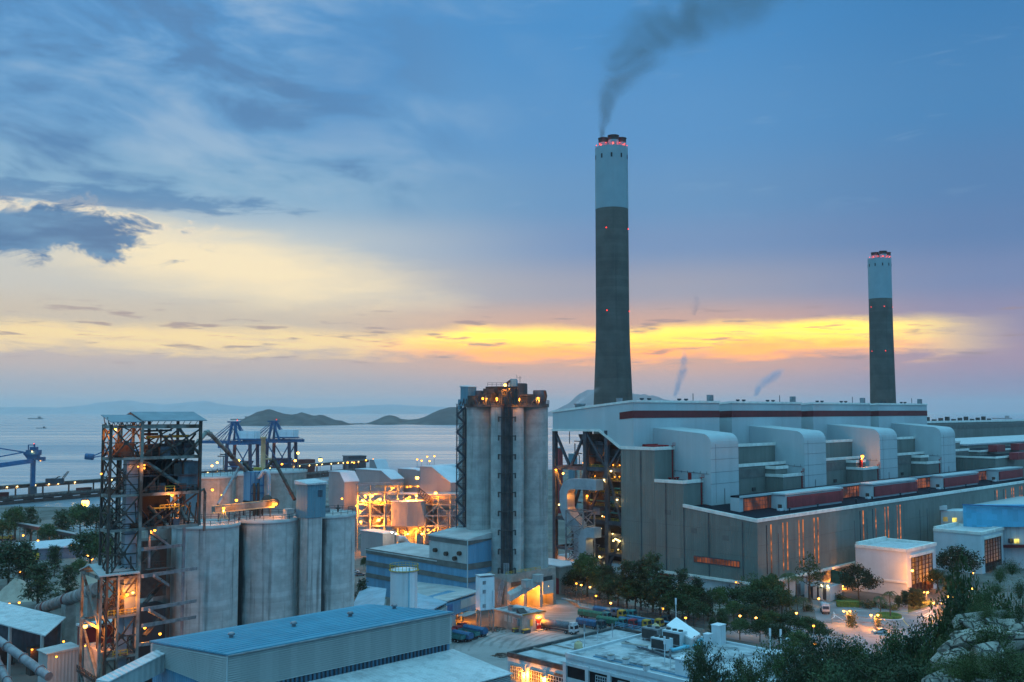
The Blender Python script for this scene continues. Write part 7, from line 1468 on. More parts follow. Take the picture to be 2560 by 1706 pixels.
def proto_broad(seed, h, w, dens, leaf, kind='broad'):
    r_ = random.Random(seed); tr = MB(); tips = limbs(tr, h, r_, 11, w*.42, .3, h*.028); lf = MB(); cl_ = []
    for e in tips: cl_.append((e, w*r_.uniform(.13,.2)))
    for i in range(26):
        an_ = r_.uniform(0,6.28); ph = r_.uniform(-.35,1); rad = math.sqrt(max(0,1-ph*ph))*w*.5*r_.uniform(.55,1); cl_.append((Vector((math.cos(an_)*rad, math.sin(an_)*rad, h*.62+ph*h*.34)), w*r_.uniform(.09,.2)))
    for c, rad in cl_:
        for i in range(int(dens*(rad/w/.15)**2)):
            v = Vector((r_.gauss(0,1),r_.gauss(0,1),r_.gauss(0,.75))); v = v.normalized()*rad*(r_.random()**.4); leafquad(lf, c+v, leaf*r_.uniform(.6,1.3), r_, 1.3)
    return tr, lf, LF_[kind]
def proto_feather(seed, h, w, dens=34, leaf=.22):
    r_ = random.Random(seed); tr = MB(); tr.path([(0,0,-.3),(r_.uniform(-.3,.3),r_.uniform(-.3,.3),h*.5),(r_.uniform(-.6,.6),r_.uniform(-.6,.6),h)], [h*.022,h*.014,.03], 7); lf = MB()
    for i in range(44):
        f = .12+.88*(i/44)**.9; z = h*f; an_ = i*2.4+r_.uniform(-.5,.5); L_ = w*.5*(1-.72*f)*r_.uniform(.55,1.25)+.3; e = Vector((math.cos(an_)*L_, math.sin(an_)*L_, z+L_*r_.uniform(.25,.8))); tr.path([(0,0,z), e], [.07,.02], 4, cap=False)
        for k in range(dens):
            q = Vector((0,0,z)).lerp(e, r_.uniform(.2,1.08))+Vector((r_.gauss(0,.22),r_.gauss(0,.22),r_.gauss(0,.18)))*(w*.15); leafquad(lf, q, r_.uniform(.7,1.3)*leaf, r_, 4.2, .5)
    return tr, lf, LF_['feather']
def proto_palm(seed, h, n=15, L_=2.9):
    r_ = random.Random(seed); tr = MB(); tr.path([(0,0,-.2),(.15,0,h*.5),(.1,.1,h)], [.24,.18,.15], 8); lf = MB()
    for i in range(n):
        an_ = i*2.4; up = r_.uniform(-.1,1.1); d_ = Vector((math.cos(an_),math.sin(an_),0)); pts = [Vector((.1,.1,h))+d_*(L_*t_)+Vector((0,0,L_*(up*t_-(.75+.5*up)*t_*t_))) for t_ in (0,.2,.4,.6,.8,1.0)]
        sd = Vector((-d_.y,d_.x,0))
        for a_, b2_ in zip(pts, pts[1:]):
            for s in (-1,1):
                for q in range(4):
                    p = a_.lerp(b2_, q/4); e = p+sd*s*.75*(1-.35*((p-pts[0]).length/L_))+Vector((0,0,-.42))+(b2_-a_)*.6; lf.add([p, p+(b2_-a_)*.22, e], [(0,1,2)])
    return tr, lf, LF_['palm']
def proto_shrub(seed, w, h, n=420, leaf=.22, kind='shrub'):
    r_ = random.Random(seed); tr = MB(); lf = MB()
    for i in range(7): an_ = i*.9; tr.path([(0,0,-.2),(math.cos(an_)*w*.3,math.sin(an_)*w*.3,h*.7)], [.05,.02], 4, cap=False)
    for i in range(n):
        c = Vector((r_.gauss(0,.24)*w, r_.gauss(0,.24)*w, abs(r_.gauss(.45,.25))*h)); leafquad(lf, c, leaf*r_.uniform(.6,1.4), r_, 1.8)
    return tr, lf, LF_[kind]
PROTO = {}; BH = {}
def pdata(key, gen):
    tr, lf, lm = gen; PROTO[key] = (tr.data('trunk', M['bark']), lf.data('crown', lm)); BH[key] = sorted(v[2] for v in lf.v)[-max(1,len(lf.v)//100)]
pdata('broad1', proto_broad(1, 10, 9.5, 95, .38)); pdata('broad2', proto_broad(2, 11, 9, 90, .4)); pdata('broad3', proto_broad(3, 9, 10, 105, .37, 'dark'))
pdata('round', proto_broad(4, 9, 10.5, 95, .36, 'dark')); pdata('airy', proto_broad(5, 13, 7, 22, .36)); pdata('bare', proto_broad(6, 8, 8, 5, .3))
pdata('feather1', proto_feather(7, 12, 8.5, 52)); pdata('feather2', proto_feather(8, 14, 9, 50)); pdata('cone', proto_feather(9, 9, 5.5, 70))
pdata('fine1', proto_feather(17, 12, 9.5, 210, .085)); pdata('fine2', proto_feather(18, 14, 10, 220, .085)); pdata('leafy1', proto_broad(19, 10, 9.5, 230, .2)); pdata('leafy2', proto_broad(20, 10, 10, 220, .2, 'dark'))
pdata('palm1', proto_palm(10, 7)); pdata('palm2', proto_palm(11, 9, 13, 2.4)); pdata('shrub1', proto_shrub(12, 3, 1.8)); pdata('shrub2', proto_shrub(13, 2.4, 2.2, 2600, .07)); pdata('shrub3', proto_shrub(23, 3.2, 1.6, 3000, .075)); pdata('orange_bush', proto_shrub(14, 3, 3.2, 420, .26))
nfol = random.Random(21)
def plant(kind, label, p, h, w=None, name='tree', group=None, cat=None, rz=None):
    s = h/BH[kind]
    o = thing(name, label, cat or ('tree' if 'shrub' not in kind and 'bush' not in kind else 'shrub'), p, group, nfol.uniform(0,6.28) if rz is None else rz)
    sx = s if w is None else w; o.scale = (sx,sx,s)
    for nm, me in zip(('trunk' if 'shrub' not in kind and 'bush' not in kind else 'stem', 'crown'), PROTO[kind]):
        c = bpy.data.objects.new(nm, me); COL.objects.link(c); c.parent = o
    return o
def tree(kind, label, px, y_top, y_base, w=1.0, name='tree', group=None, z=0.0):
    """stands on the ground at pixel row y_base, crown reaching y_top"""
    p = gnd(px, y_base, z); h = z_of(y_top, p.y)-z
    return plant(kind, label, p, h, h/BH[kind]*w, name, group)
GT = 'trees between the yard and the power station'
tree('broad2', 'dense dark tree in front of the lit duct foot beside the silo base', 1468, 1388, 1492, .95, group=GT)
tree('broad3', 'low spreading dark tree left in the row behind the yard fence', 1440, 1430, 1490, 1.0, group=GT)
tree('bare', 'thin pale branched tree lit by lamps near the yard fence', 1455, 1455, 1508, .9, group=GT)
tree('feather1', 'feathery tree second from the left behind the yard fence', 1520, 1415, 1512, 1.1, 'feathery_tree', GT)
tree('feather2', 'tall feathery tree before the left end of the white base wall', 1568, 1402, 1522, 1.15, 'feathery_tree', GT)
tree('feather1', 'feathery tree with a bushy foot left of the red door', 1603, 1402, 1527, 1.15, 'feathery_tree', GT)
tree('feather2', 'tallest feathery tree with a bent tip covering the red door edge', 1632, 1385, 1533, 1.0, 'feathery_tree', GT)
tree('feather1', 'drooping feathery tree right of the red door', 1672, 1438, 1540, 1.3, 'feathery_tree', GT)
tree('feather2', 'slim feathery tree before the white base wall', 1706, 1424, 1545, .85, 'feathery_tree', GT)
tree('feather1', 'leaning feathery tree at the right end of the row before the white wall', 1745, 1446, 1545, .95, 'feathery_tree', GT)
tree('broad1', 'dark bushy tree left behind the white shelter', 1688, 1478, 1560, 1.0, group=GT); tree('broad3', 'dark spreading tree right behind the white shelter', 1735, 1500, 1568, 1.0, group=GT)
tree('bare', 'thin tree with lit leaves beyond the white shelter', 1760, 1508, 1560, 1.0, group=GT); tree('cone', 'dark conical tree right of the white shelter', 1806, 1524, 1590, 1.0, 'conical_tree', GT)
tree('cone', 'small dark conical tree nearest the shelter tip', 1782, 1545, 1596, .8, 'conical_tree', GT)
tree('round', 'big dense round tree before the corner of the turbine hall', 1838, 1428, 1500, 1.05, group=GT)
tree('airy', 'tall pale airy tree over the turbine hall corner', 1880, 1434, 1525, 1.35, group=GT)
tree('broad1', 'broad green tree below the red side door', 1900, 1452, 1530, 1.0, group=GT); tree('airy', 'very tall thin tree with tufted tops before the window slits', 2024, 1385, 1505, 1.0, group=GT)
tree('broad2', 'green tree with bright leaf tops left of the palms', 1925, 1438, 1528, .85, group=GT)
for px, yt, yb, k, w, lab in ((1500,1425,1500,'broad2',1.1,'leafy tree between the duct foot tree and the feathery row'),(1545,1440,1516,'broad3',1.1,'bushy dark tree low in the feathery row'),(1588,1448,1526,'broad1',1.1,'bushy tree under the tallest feathery tips'),(1650,1455,1538,'broad3',1.15,'bushy dark tree below the red door'),(1722,1462,1550,'broad2',1.0,'leafy tree between the shelter and the white base wall'),(1770,1480,1552,'feather1',1.2,'feathery tree near the round tree'),(1800,1470,1540,'broad2',1.0,'leafy tree left of the big round tree'),(1860,1470,1545,'broad3',1.1,'dark tree right below the big round tree'),(1955,1470,1548,'broad2',1.1,'leafy tree under the palms'),(1915,1475,1550,'broad3',1.1,'dark tree below the airy tree')):
    tree(k, lab, px, yt, yb, w, 'feathery_tree' if 'feather' in k else 'tree', GT)
GPm = 'palms before the turbine hall'
for px, yt, yb, lab in ((1972,1432,1518,'tallest palm standing before the lit window slits'),(1990,1440,1508,'slim palm right beside the tall thin tree'),(1948,1452,1522,'palm in front of the red side door'),(1966,1482,1530,'short palm in the bushes under the tallest palm'),(1995,1500,1536,'low fan palm near the roadside lamp'),(2010,1494,1530,'low fan palm behind the roadside lamp'),(2226,1478,1546,'palm rising from the roundabout island'),(2201,1492,1534,'smaller palm left of the roundabout island')):
    tree('palm1' if yb-yt < 60 else 'palm2', lab, px, yt, yb, 1.15, 'palm_tree', GPm)
tree('round', 'dense round tree against the corner of the first white hall', 2147, 1414, 1500, 1.0, group=GT); tree('round', 'wide dark tree before the second white hall', 2395, 1368, 1460, 1.15, group=GT)
tree('broad1', 'yellow green tree under the orange glazed front', 2345, 1425, 1482, 1.1, group=GT); tree('broad3', 'dark tree hiding a parked white vehicle right of the halls', 2385, 1448, 1512, .9, group=GT)
for px, yt, yb, lab in ((2263,1478,1518,'dark conifer right of the roundabout palm'),(2283,1472,1522,'darkest conifer behind the roundabout'),(2300,1475,1520,'conifer touching the glazed front'),(2246,1490,1522,'low conifer behind the roundabout hedge')):
    tree('cone', lab, px, yt, yb, 1.15, 'conical_tree', 'conifers behind the roundabout')
for i, (px, yb, lab) in enumerate(((2150,1517,'round shrub right of the clipped hedge'),(2168,1521,'dark shrub near the roundabout verge'),(2185,1518,'shrub below the round tree'),(2210,1522,'shrub behind the small palm'),(2232,1526,'low shrub right of the roundabout palm'),(2100,1500,'shrub before the transformer yard'),(2020,1528,'shrub beside the roadside lamp'),(1980,1540,'pale shrub left of the roadside lamp'))):
    plant('shrub1', lab, gnd(px,yb), 2.6, 1.2, 'shrub', 'shrubs along the verge')
plant('orange_bush', 'lamp lit orange bush left of the roundabout', gnd(2128,1568), 5.2, 1.2, 'bush'); plant('orange_bush', 'small lamp lit bush on the near side of the roundabout', gnd(2194,1568), 4.2, .9, 'bush')
# lower canopy on the right (dark trees in front of the road)
GC = 'dark canopy below the road'
can = [(1835,1505,1560,'broad1'),(1880,1514,1572,'broad3'),(1930,1528,1582,'broad1'),(1975,1535,1592,'broad3'),(2020,1542,1602,'broad1'),(2050,1556,1612,'broad2'),(1950,1562,1622,'broad3'),(2000,1578,1642,'broad1'),(1900,1550,1605,'broad2'),(1850,1548,1600,'broad1')]
desc = ['leftmost crown','second crown from the left','crown under the palms','crown below the tallest palm','crown left of the road bend','crown touching the lower road','second row crown above the office mast','second row crown right of the office roof','crown behind the office roof cabin','crown right of the conical trees']
for (px,yt,yb,k), d_ in zip(can, desc): tree(k, d_+' in the dark canopy below the palms', px, yt, yb, 1.15, group=GC)
# slope in the foreground: terrain rising to a rocky shoulder at the right
def hillz(x, y):
    """height of the slope the photographer stands on"""
    px = 1280+F*x/max(y*CT,1); e = max(0.0, min(1.0, (px-1720)/760.0)); base_ = 26*max(0.0, min(1.0, (235-y)/150.0))*min(1.0, e*1.9)
    sh = max(0.0, min(1.0, (x-26)/16.0)); k = max(0.0, min(1.0, (115-y)/55.0)); return base_*(1-.2*sh)+sh*k*33*(.72+.28*min(1.0,(x-26)/40.0))+1.4*mnoise.noise((x*.06,y*.06,2.0))*min(1.0,e*3)
sm_ = MB(); nx, ny = 60, 46; vs = []
for j in range(ny+1):
    for i in range(nx+1):
        y = 28+j/ny*215; x = 12+i/nx*150; z = hillz(x,y)
        vs.append((x,y,z if 0 < i < nx and j < ny else min(z,-.5)))
sm_.add(vs, [(j*(nx+1)+i, j*(nx+1)+i+1, (j+1)*(nx+1)+i+1, (j+1)*(nx+1)+i) for j in range(ny) for i in range(nx)], True)
hill_m = mat('scrub slope', (.028,.034,.016), .95, noise=(.25,.45), rust=(.12,.6,(.1,.085,.05)))
struct(sm_, 'hillside', hill_m)
# foreground trees: crowns placed by where they stand on the slope
fg = [(1770,1640,150,'fine1'),(1742,1612,165,'fine2'),(1850,1655,140,'fine1'),(1945,1600,205,'leafy1'),(2040,1600,190,'leafy2'),(2100,1598,200,'leafy2'),(2150,1605,200,'leafy1'),(2245,1572,205,'leafy1'),(2310,1562,190,'leafy2'),(2040,1640,150,'fine2'),(2110,1645,140,'fine1'),(2180,1640,150,'fine2'),(2255,1640,135,'leafy2'),(2330,1625,140,'fine1'),(1900,1675,120,'fine2'),(1990,1665,115,'fine1'),(2080,1668,105,'fine2'),(2170,1662,100,'fine1'),(2240,1668,95,'fine2'),(2310,1665,95,'fine1'),(2395,1500,135,'leafy2'),(2450,1445,120,'leafy1'),(2430,1480,115,'fine2'),(2365,1575,125,'leafy2')]
fd = ['slim feathery tree in front of the office facade','taller feathery tree before the office roof pipes','feathery tree right of the white roof cabin','leafy tree at the right end of the office building','leafy tree before the lower road','dark tree below the orange lit bush','tree before the lit road bend','leafy tree just under the roundabout','tree left of the bright lamp cluster','wispy tree right of the office block','wispy tree in the middle of the foreground canopy','wispy tree below the parked cars','broad tree at the centre of the lower right thicket','wispy tree left of the rocks','wind blurred wispy tree nearest the office corner','wind blurred wispy tree at the bottom right of the office','wind blurred wispy tree beside the lone lamp','wind blurred wispy tree in the lowest row','wispy tree low beside the rock face','wispy tree rising at the foot of the rocks','leafy tree behind the upper rocks','leafy tree at the top of the rocky shoulder','dark tree above the rocks','tree between the lamps and the rocks']
for (px,yt,Y,k), d_ in zip(fg, fd):
    x = x_of(px,Y,50); zb = hillz(x,Y) if x > 12 else 0; zt = z_of(yt,Y); h = max(4.5, zt-zb); zb = zt-h
    bh = BH[k]; plant(k, d_, (x,Y,zb), h, max(.55, min(h/bh*1.15, 1.1)), 'feathery_tree' if 'fine' in k else 'tree', 'foreground trees on the slope')
# rocky shoulder: one craggy outcrop of angular blocks, and loose boulders round it
import bmesh
def rockdata(seed, n=13):
    r_ = random.Random(seed); bm = bmesh.new()
    for i in range(n):
        v = Vector((r_.uniform(-1,1), r_.uniform(-1,1), r_.uniform(-1,1))); k = max(abs(v.x),abs(v.y),abs(v.z)); v = v/k*r_.uniform(.8,1.05); v.x *= 1.25; v.z *= .72; bm.verts.new(v)
    res = bmesh.ops.convex_hull(bm, input=bm.verts); bmesh.ops.delete(bm, geom=[g for g in res['geom_interior'] if isinstance(g, bmesh.types.BMVert)], context='VERTS')
    bmesh.ops.bevel(bm, geom=bm.edges[:], offset=.07, segments=1, affect='EDGES', clamp_overlap=True)
    me = bpy.data.meshes.new('rock_block'); bm.to_mesh(me); bm.free(); me.materials.append(M['rock']); return me
ROCK = [rockdata(s) for s in range(40,52)]
oc = thing('rock_outcrop', 'craggy pale granite outcrop at the lower right corner', 'rock', at(2500,1600,60))
poly = [(2338,1706),(2362,1668),(2388,1625),(2412,1590),(2440,1562),(2474,1546),(2500,1548),(2560,1538),(2600,1540),(2600,1720)]
def inside(px, py):
    c_ = False
    for (x0,y0),(x1,y1) in zip(poly, poly[1:]+poly[:1]):
        if (y0 > py) != (y1 > py) and px < (x1-x0)*(py-y0)/(y1-y0)+x0: c_ = not c_
    return c_
r9 = random.Random(77); pts_ = []
cm = MB(); g_ = []
for j in range(13):
    for i in range(9):
        py = 1700-j*13.5 if j < 12 else 1530; l_ = 2345+max(0,(1706-py))*.72 if py > 1560 else 2470; px = l_+(2620-l_)*i/8; Y = 86-40*(py-1410)/296+1.6+1.2*mnoise.noise((px*.03,py*.03,1)); g_.append(at(px,py+6,Y))
cm.add(g_, [(j*9+i, j*9+i+1, (j+1)*9+i+1, (j+1)*9+i) for j in range(12) for i in range(8)]); cm.build('rock_face', M['rock'], oc)
for tries in range(4000):
    px, py = r9.uniform(2335,2600), r9.uniform(1535,1725)
    if inside(px,py) and all((px-a)**2+((py-b)*1.25)**2 > 17.5**2 for a, b in pts_): pts_.append((px,py))
for tries in range(600):
    px, py = r9.uniform(2495,2600), r9.uniform(1425,1515)
    if py > 1425+(2560-px)*.55 and all((px-a)**2+((py-b)*1.25)**2 > 23**2 for a, b in pts_): pts_.append((px,py))
for k, (px,py) in enumerate(pts_[:98]):
    Y = 86-40*(py-1410)/296; s = r9.choice((.5,.6,.7,.8,1.0))*Y/56; o = bpy.data.objects.new('rock_block', ROCK[k % 12]); COL.objects.link(o); o.parent = oc; o.location = at(px,py+8,Y+.8*s)-wloc(oc); o.scale = (s*r9.uniform(.9,1.3), s, s*r9.uniform(.75,1.15)); o.rotation_euler = (r9.uniform(-.3,.3), r9.uniform(-.3,.3), r9.uniform(-.5,.9))
for (px,py,Y,s,k), lab in zip([(2448,1592,57,.95,1),(2505,1600,56,1.2,3),(2395,1655,52,.9,5),(2548,1612,54,1.0,7),(2470,1645,50,1.1,2)], ['pale block jutting from the top left of the outcrop','large pale block in the middle of the outcrop','leaning block at the left foot of the outcrop','pale block near the right edge of the outcrop','flat topped block below the middle of the outcrop']):
    o = bpy.data.objects.new('boulder', ROCK[k]); COL.objects.link(o); o.location = at(px,py,Y); o.scale = (s*1.2,s,s*.95); o.rotation_euler = (.15*(k % 3-1),.1,.35*k); tag(o, lab, 'rock', 'boulders on the outcrop')
sh_spots = [(2470,1545,66),(2515,1520,70),(2550,1540,62),(2420,1575,66),(2440,1540,70),(2400,1600,62),(2460,1690,46),(2510,1700,44),(2550,1690,44),(2420,1700,46),(2370,1640,60),(2350,1690,50),(2550,1480,74),(2490,1470,82),(2530,1420,88),(2450,1500,78),(2345,1660,58),(2480,1610,52),(2550,1655,47),(2430,1660,47),(2470,1500,76),(2520,1545,66),(2480,1660,45),(2530,1670,45),(2400,1690,47),(2500,1440,86)]
sd_ = ['above the jutting pale block','between the upper rocks','at the right edge among rocks','left of the outcrop top','over the leaning slab','at the left foot of the outcrop','growing before the flat topped block','at the bottom edge','in the bottom right corner','below the leaning block','left of the lowest rocks','beside the outlying rock','beneath the topmost rocks','left of the topmost rocks','on the very top','behind the upper rocks','at the thicket edge left of the outcrop','in a crack of the large pale block','beside the bottom right rocks','right of the leaning block','hiding the saddle between the rocks','on the ledge of the outcrop','before the middle of the outcrop','low before the right rocks','at the bottom left of the outcrop','on the skyline of the rocks']
for (px,py,Y), d_ in zip(sh_spots, sd_):
    plant('shrub2' if (px % 20) else 'shrub3', 'wild shrub '+d_, at(px,py+16,Y), nfol.uniform(.7,1.5), nfol.uniform(.32,.6), 'shrub', 'wild shrubs among the rocks')
# trees at the left
GLt = 'dark trees at the left below the jetty'
for px, yt, yb, k, w, lab in ((38,1270,1350,'broad2',.9,'dark tree standing against the strip of water at the left'),(75,1268,1352,'feather2',1.1,'feathery tree beside the strip of water'),(152,1278,1365,'feather1',1.3,'wide feathery tree left of the blazing lamp'),(200,1262,1345,'broad1',.9,'tree glowing orange under the blazing lamp'),(240,1266,1345,'broad3',.9,'low tree behind the steel tower foot'),(120,1312,1372,'broad1',1.0,'bushy tree behind the sloping conveyor'),(225,1330,1425,'broad3',1.2,'dark tree by the end of the sloping conveyor'),(250,1345,1430,'broad2',1.0,'dark tree touching the steel tower'),(20,1360,1480,'broad3',1.1,'big dark tree at the left edge before the storehouse'),(60,1355,1470,'feather2',1.2,'feathery tree before the storehouse front'),(95,1410,1520,'feather1',1.5,'large drooping feathery tree above the kiln'),(170,1415,1505,'feather2',1.4,'feathery tree between the sand heaps'),(135,1365,1440,'feather1',1.1,'feathery tree right of the storehouse'),(196,1400,1455,'broad1',1.0,'small tree behind the right sand heap'),(5,1300,1360,'broad1',1.0,'tree cut off at the left edge of the photo'),(905,1450,1525,'feather1',1.0,'feathery tree between the third silo and the low blue roof'),(930,1500,1530,'broad1',.8,'small bush tree above the blue roof ridge'),(910,1395,1425,'broad1',.7,'small tree by the car park right of the third silo')):
    tree(k, lab, px, yt, yb, w, 'feathery_tree' if 'feather' in k else 'tree', GLt)
# ---------------------------------------------------------------- vehicles
VC = {n: mat('truck '+n, c, .6, noise=(1.2,.3), rust=(.9,.5,tuple(x*.5+.05 for x in c))) for n, c in dict(green=(.025,.13,.08), teal=(.035,.17,.17), blue=(.025,.11,.22), red=(.25,.025,.03), yellow=(.42,.25,.035), white=(.5,.53,.55), brown=(.09,.06,.045), grey=(.13,.14,.16), darkteal=(.025,.07,.08)).items()}
def truck(label, px, py, cab, bed, L_=9.5, kind='tipper', rz=R(-45), group='trucks parked in the yard'):
    p = gnd(px, py); o = thing('truck', label, 'truck', (0,0,0), group); b = MB
    b().box((0,0,.55), L_, 1.0, .35).build('chassis', M['steel_dark'], o)
    x1 = L_/2
    c = MB(); c.profile([(x1-2.3,-1.2,.7),(x1,-1.2,.7),(x1,-1.2,1.7),(x1-.25,-1.2,3.0),(x1-2.1,-1.2,3.05),(x1-2.3,-1.2,2.8)][::-1], (0,2.4,0)); cb = c.build('cab', VC[cab], o)
    b().hexa([(x1-.02,-1.05,1.75),(x1+.03,-1.05,1.75),(x1+.03,1.05,1.75),(x1-.02,1.05,1.75),(x1-.28,-1.0,2.8),(x1-.2,-1.0,2.8),(x1-.2,1.0,2.8),(x1-.28,1.0,2.8)]).build('windscreen', M['glass'], cb)
    for y in (-1.23,1.19): b().box((x1-1.1,y+.02,1.75), 1.1, .06, .85).build('side_window', M['glass'], cb)
    b().box((x1+.05,0,.6), .2, 2.4, .45).build('bumper', M['soot'], cb)
    for y in (-.85,.85): b().box((x1+.12,y,1.15), .08, .4, .22).build('headlight', M['chrome'], cb)
    xb0, xb1 = -L_/2-.2, x1-2.6
    if kind == 'tanker':
        m = MB(); m.path([(xb0,0,2.2),(xb0+.4,0,2.2),(xb1-.8,0,2.4),(xb1-.4,0,2.4)], [.5,1.15,1.15,.5], 18); m.build('tank', VC[bed], o)
        m = MB(); 
        for f in (.25,.5,.75): m.lathe((xb0+(xb1-xb0)*f,0,3.35), [(.35,0),(.35,.3)], 10)
        m.build('hatches', M['steel'], o); b().box((x1-1.2,0,3.05), 1.6, 2.1, .55).build('wind_deflector', VC[cab], cb)
    elif kind == 'open':
        m = MB(); m.box(((xb0+xb1)/2,0,1.1), xb1-xb0, 2.4, .2)
        for y in (-1.2,1.12): m.box(((xb0+xb1)/2,y+.04,1.3), xb1-xb0, .1, .9)
        m.box((xb0,0,1.3), .1, 2.4, .9); m.box((xb1,0,1.3), .1, 2.4, 1.2); m.build('cargo_bed', VC[bed], o)
    else:
        m = MB(); n = 9; pr = [(-1.22,1.0),(1.22,1.0),(1.22,2.3),(.7,2.75),(0,2.9),(-.7,2.75),(-1.22,2.3)]
        m.profile([(xb0,y,z) for y, z in pr], (xb1-xb0,0,0)); m.build('tarpaulin', VC[bed], o)
        r = MB()
        for i in range(7): r.box((xb0+(xb1-xb0)*(i+.5)/7,-1.25,1.0), .1, .08, 1.3)
        r.build('bed_rib', M['steel_dark'], o)
    for x in (x1-1.2, -L_/2+1.0, -L_/2+2.3, x1-3.4):
        for y in (-1.05,1.05):
            w = b().tube((x,y-.17,.5), (x,y+.17,.5), .5, 14).build('wheel', M['tyre'], o); b().tube((x,y-.19,.5), (x,y+.19,.5), .25, 10).build('rim', M['steel'], w)
    o.location = (p.x,p.y,.006); o.rotation_euler = (0,0,rz); return o
HD = R(-38)
truck('white cab tanker truck with a long grey barrel beside the gatehouse', 1398, 1580, 'white', 'grey', 13.5, 'tanker', HD)
truck('blue tarped truck with a dark cab, nearest in the left of the row', 1478, 1571, 'darkteal', 'blue', 10, 'tipper', HD)
truck('truck with a long green tarp at the far left of the row', 1487, 1549, 'teal', 'green', 12, 'tipper', HD)
truck('truck with a green tarp and a teal cab in the middle of the row', 1530, 1566, 'teal', 'green', 10.5, 'tipper', HD)
truck('truck with a bright red cab and dull teal bed', 1556, 1568, 'red', 'darkteal', 10.5, 'open', HD)
truck('truck with a yellow cab and a blue tarped bed, left of the two yellow ones', 1588, 1569, 'yellow', 'blue', 11, 'tipper', HD)
truck('yellow cab truck with a red lifting arm, right of the two yellow ones', 1619, 1567, 'yellow', 'blue', 11, 'open', HD)
truck('truck with a dark teal cab at the right end of the row', 1641, 1558, 'darkteal', 'brown', 10, 'open', HD)
truck('blue truck in the back row below the lamp', 1517, 1540, 'blue', 'blue', 9.5, 'tipper', HD)
truck('small yellow cab truck in the back row', 1537, 1546, 'yellow', 'grey', 8, 'open', HD)
truck('teal cab truck in the back row behind the red cab', 1560, 1545, 'teal', 'teal', 9, 'tipper', HD)
GB = 'trucks beside the louvred building'
truck('blue tarped truck nearest the louvred building corner', 1148, 1600, 'red', 'blue', 9.5, 'tipper', R(140), GB); truck('truck with an open green and white bed between two blue ones', 1164, 1594, 'red', 'teal', 9.5, 'open', R(140), GB); truck('blue tarped truck with a red cab right of the open one', 1180, 1587, 'red', 'blue', 11, 'tipper', R(140), GB); truck('teal truck half hidden behind the louvred building', 1133, 1603, 'teal', 'teal', 8, 'open', R(140), GB)
truck('small white tank truck driving by the transformer yard', 2062, 1532, 'white', 'white', 7, 'tanker', R(-100), 'vehicles near the roundabout')
truck('yellow orange truck carrying a white tank at the left edge', 12, 1352, 'yellow', 'yellow', 9, 'open', R(0), 'yard vehicles at the left')
def car(label, px, py, col, rz, name='car', L_=4.4, group='parked cars', h=1.45):
    p = gnd(px, py); o = thing(name, label, name, (0,0,0), group); w = 1.75; k = h/1.45
    MB().profile([(-L_/2,-w/2,.3),(L_/2,-w/2,.3),(L_/2,-w/2,.75*k),(L_/2-1.0*k,-w/2,.9*k),(-L_/2+.2,-w/2,.95*k),(-L_/2,-w/2,.8*k)][::-1], (0,w,0)).build('body', VC[col], o)
    MB().profile([(L_/2-1.2,-w/2+.08,.9*k),(L_/2-1.9,-w/2+.18,h),(-L_/2+.9,-w/2+.18,h),(-L_/2+.3,-w/2+.08,.93*k)][::-1] if False else [(-L_/2+.3,-w/2+.1,.93*k),(L_/2-1.15,-w/2+.1,.9*k),(L_/2-1.9,-w/2+.1,h-.06),(-L_/2+.85,-w/2+.1,h-.06)][::-1], (0,w-.2,0)).build('window', M['glass'], o); MB().box((-.45,0,h-.06), L_-2.9, w-.22, .07).build('car_roof', VC[col], o)
    for x in (-L_/2+.8,L_/2-.85):
        for y in (-w/2+.1,w/2-.1): MB().tube((x,y-.1,.32),(x,y+.1,.32),.32,12).build('wheel', M['tyre'], o)
    for y in (-.6,.6): MB().box((L_/2,y,.55), .06, .35, .16).build('headlight', M['chrome'], o)
    o.location = (p.x,p.y,.012); o.rotation_euler = (0,0,rz); return o
for px, py, c, rz, lab in ((2198,1583,'white',R(190),'white car just below the roundabout fence'),(2345,1572,'white',R(170),'white van nearest the bright lamp cluster'),(2335,1580,'white',R(165),'white car under the lamp cluster'),(2360,1562,'grey',R(165),'grey car behind the white van'),(2352,1512,'white',R(200),'white car by the twin headed lamp'),(2390,1505,'white',R(200),'white car half hidden under dark branches'),(2410,1478,'white',R(120),'white van parked before the second hall'),(1500,1460,'blue',R(30),'blue car parked behind the dark trees'),(1520,1456,'grey',R(30),'grey car parked between tree trunks'),(1540,1470,'red',R(30),'red car behind the feathery trees'),(1545,1452,'white',R(30),'white car near the end of the white base wall'),(885,1432,'white',R(20),'white car in the gap right of the third silo'),(900,1440,'grey',R(20),'grey car in the gap left of the banded building'),(908,1462,'white',R(20),'white car at the corner of the banded building'),(180,1322,'white',R(10),'white car on the orange lit road')):
    car(lab, px, py, c, rz)
bk_ = gnd(2304,1546); bi = thing('motorcycle', 'small motorcycle with a rider turning at the right of the roundabout', 'motorcycle', (bk_.x,bk_.y,0)); MB().tube((bk_.x-.65,bk_.y-.05,.3),(bk_.x-.65,bk_.y+.05,.3),.3,12).build('wheel', M['tyre'], bi); MB().tube((bk_.x+.65,bk_.y-.05,.3),(bk_.x+.65,bk_.y+.05,.3),.3,12).build('wheel', M['tyre'], bi); MB().hexa([(bk_.x-.7,bk_.y-.14,.4),(bk_.x+.6,bk_.y-.14,.4),(bk_.x+.6,bk_.y+.14,.4),(bk_.x-.7,bk_.y+.14,.4),(bk_.x-.6,bk_.y-.12,.8),(bk_.x+.45,bk_.y-.12,.95),(bk_.x+.45,bk_.y+.12,.95),(bk_.x-.6,bk_.y+.12,.8)]).build('frame', VC['grey'], bi)
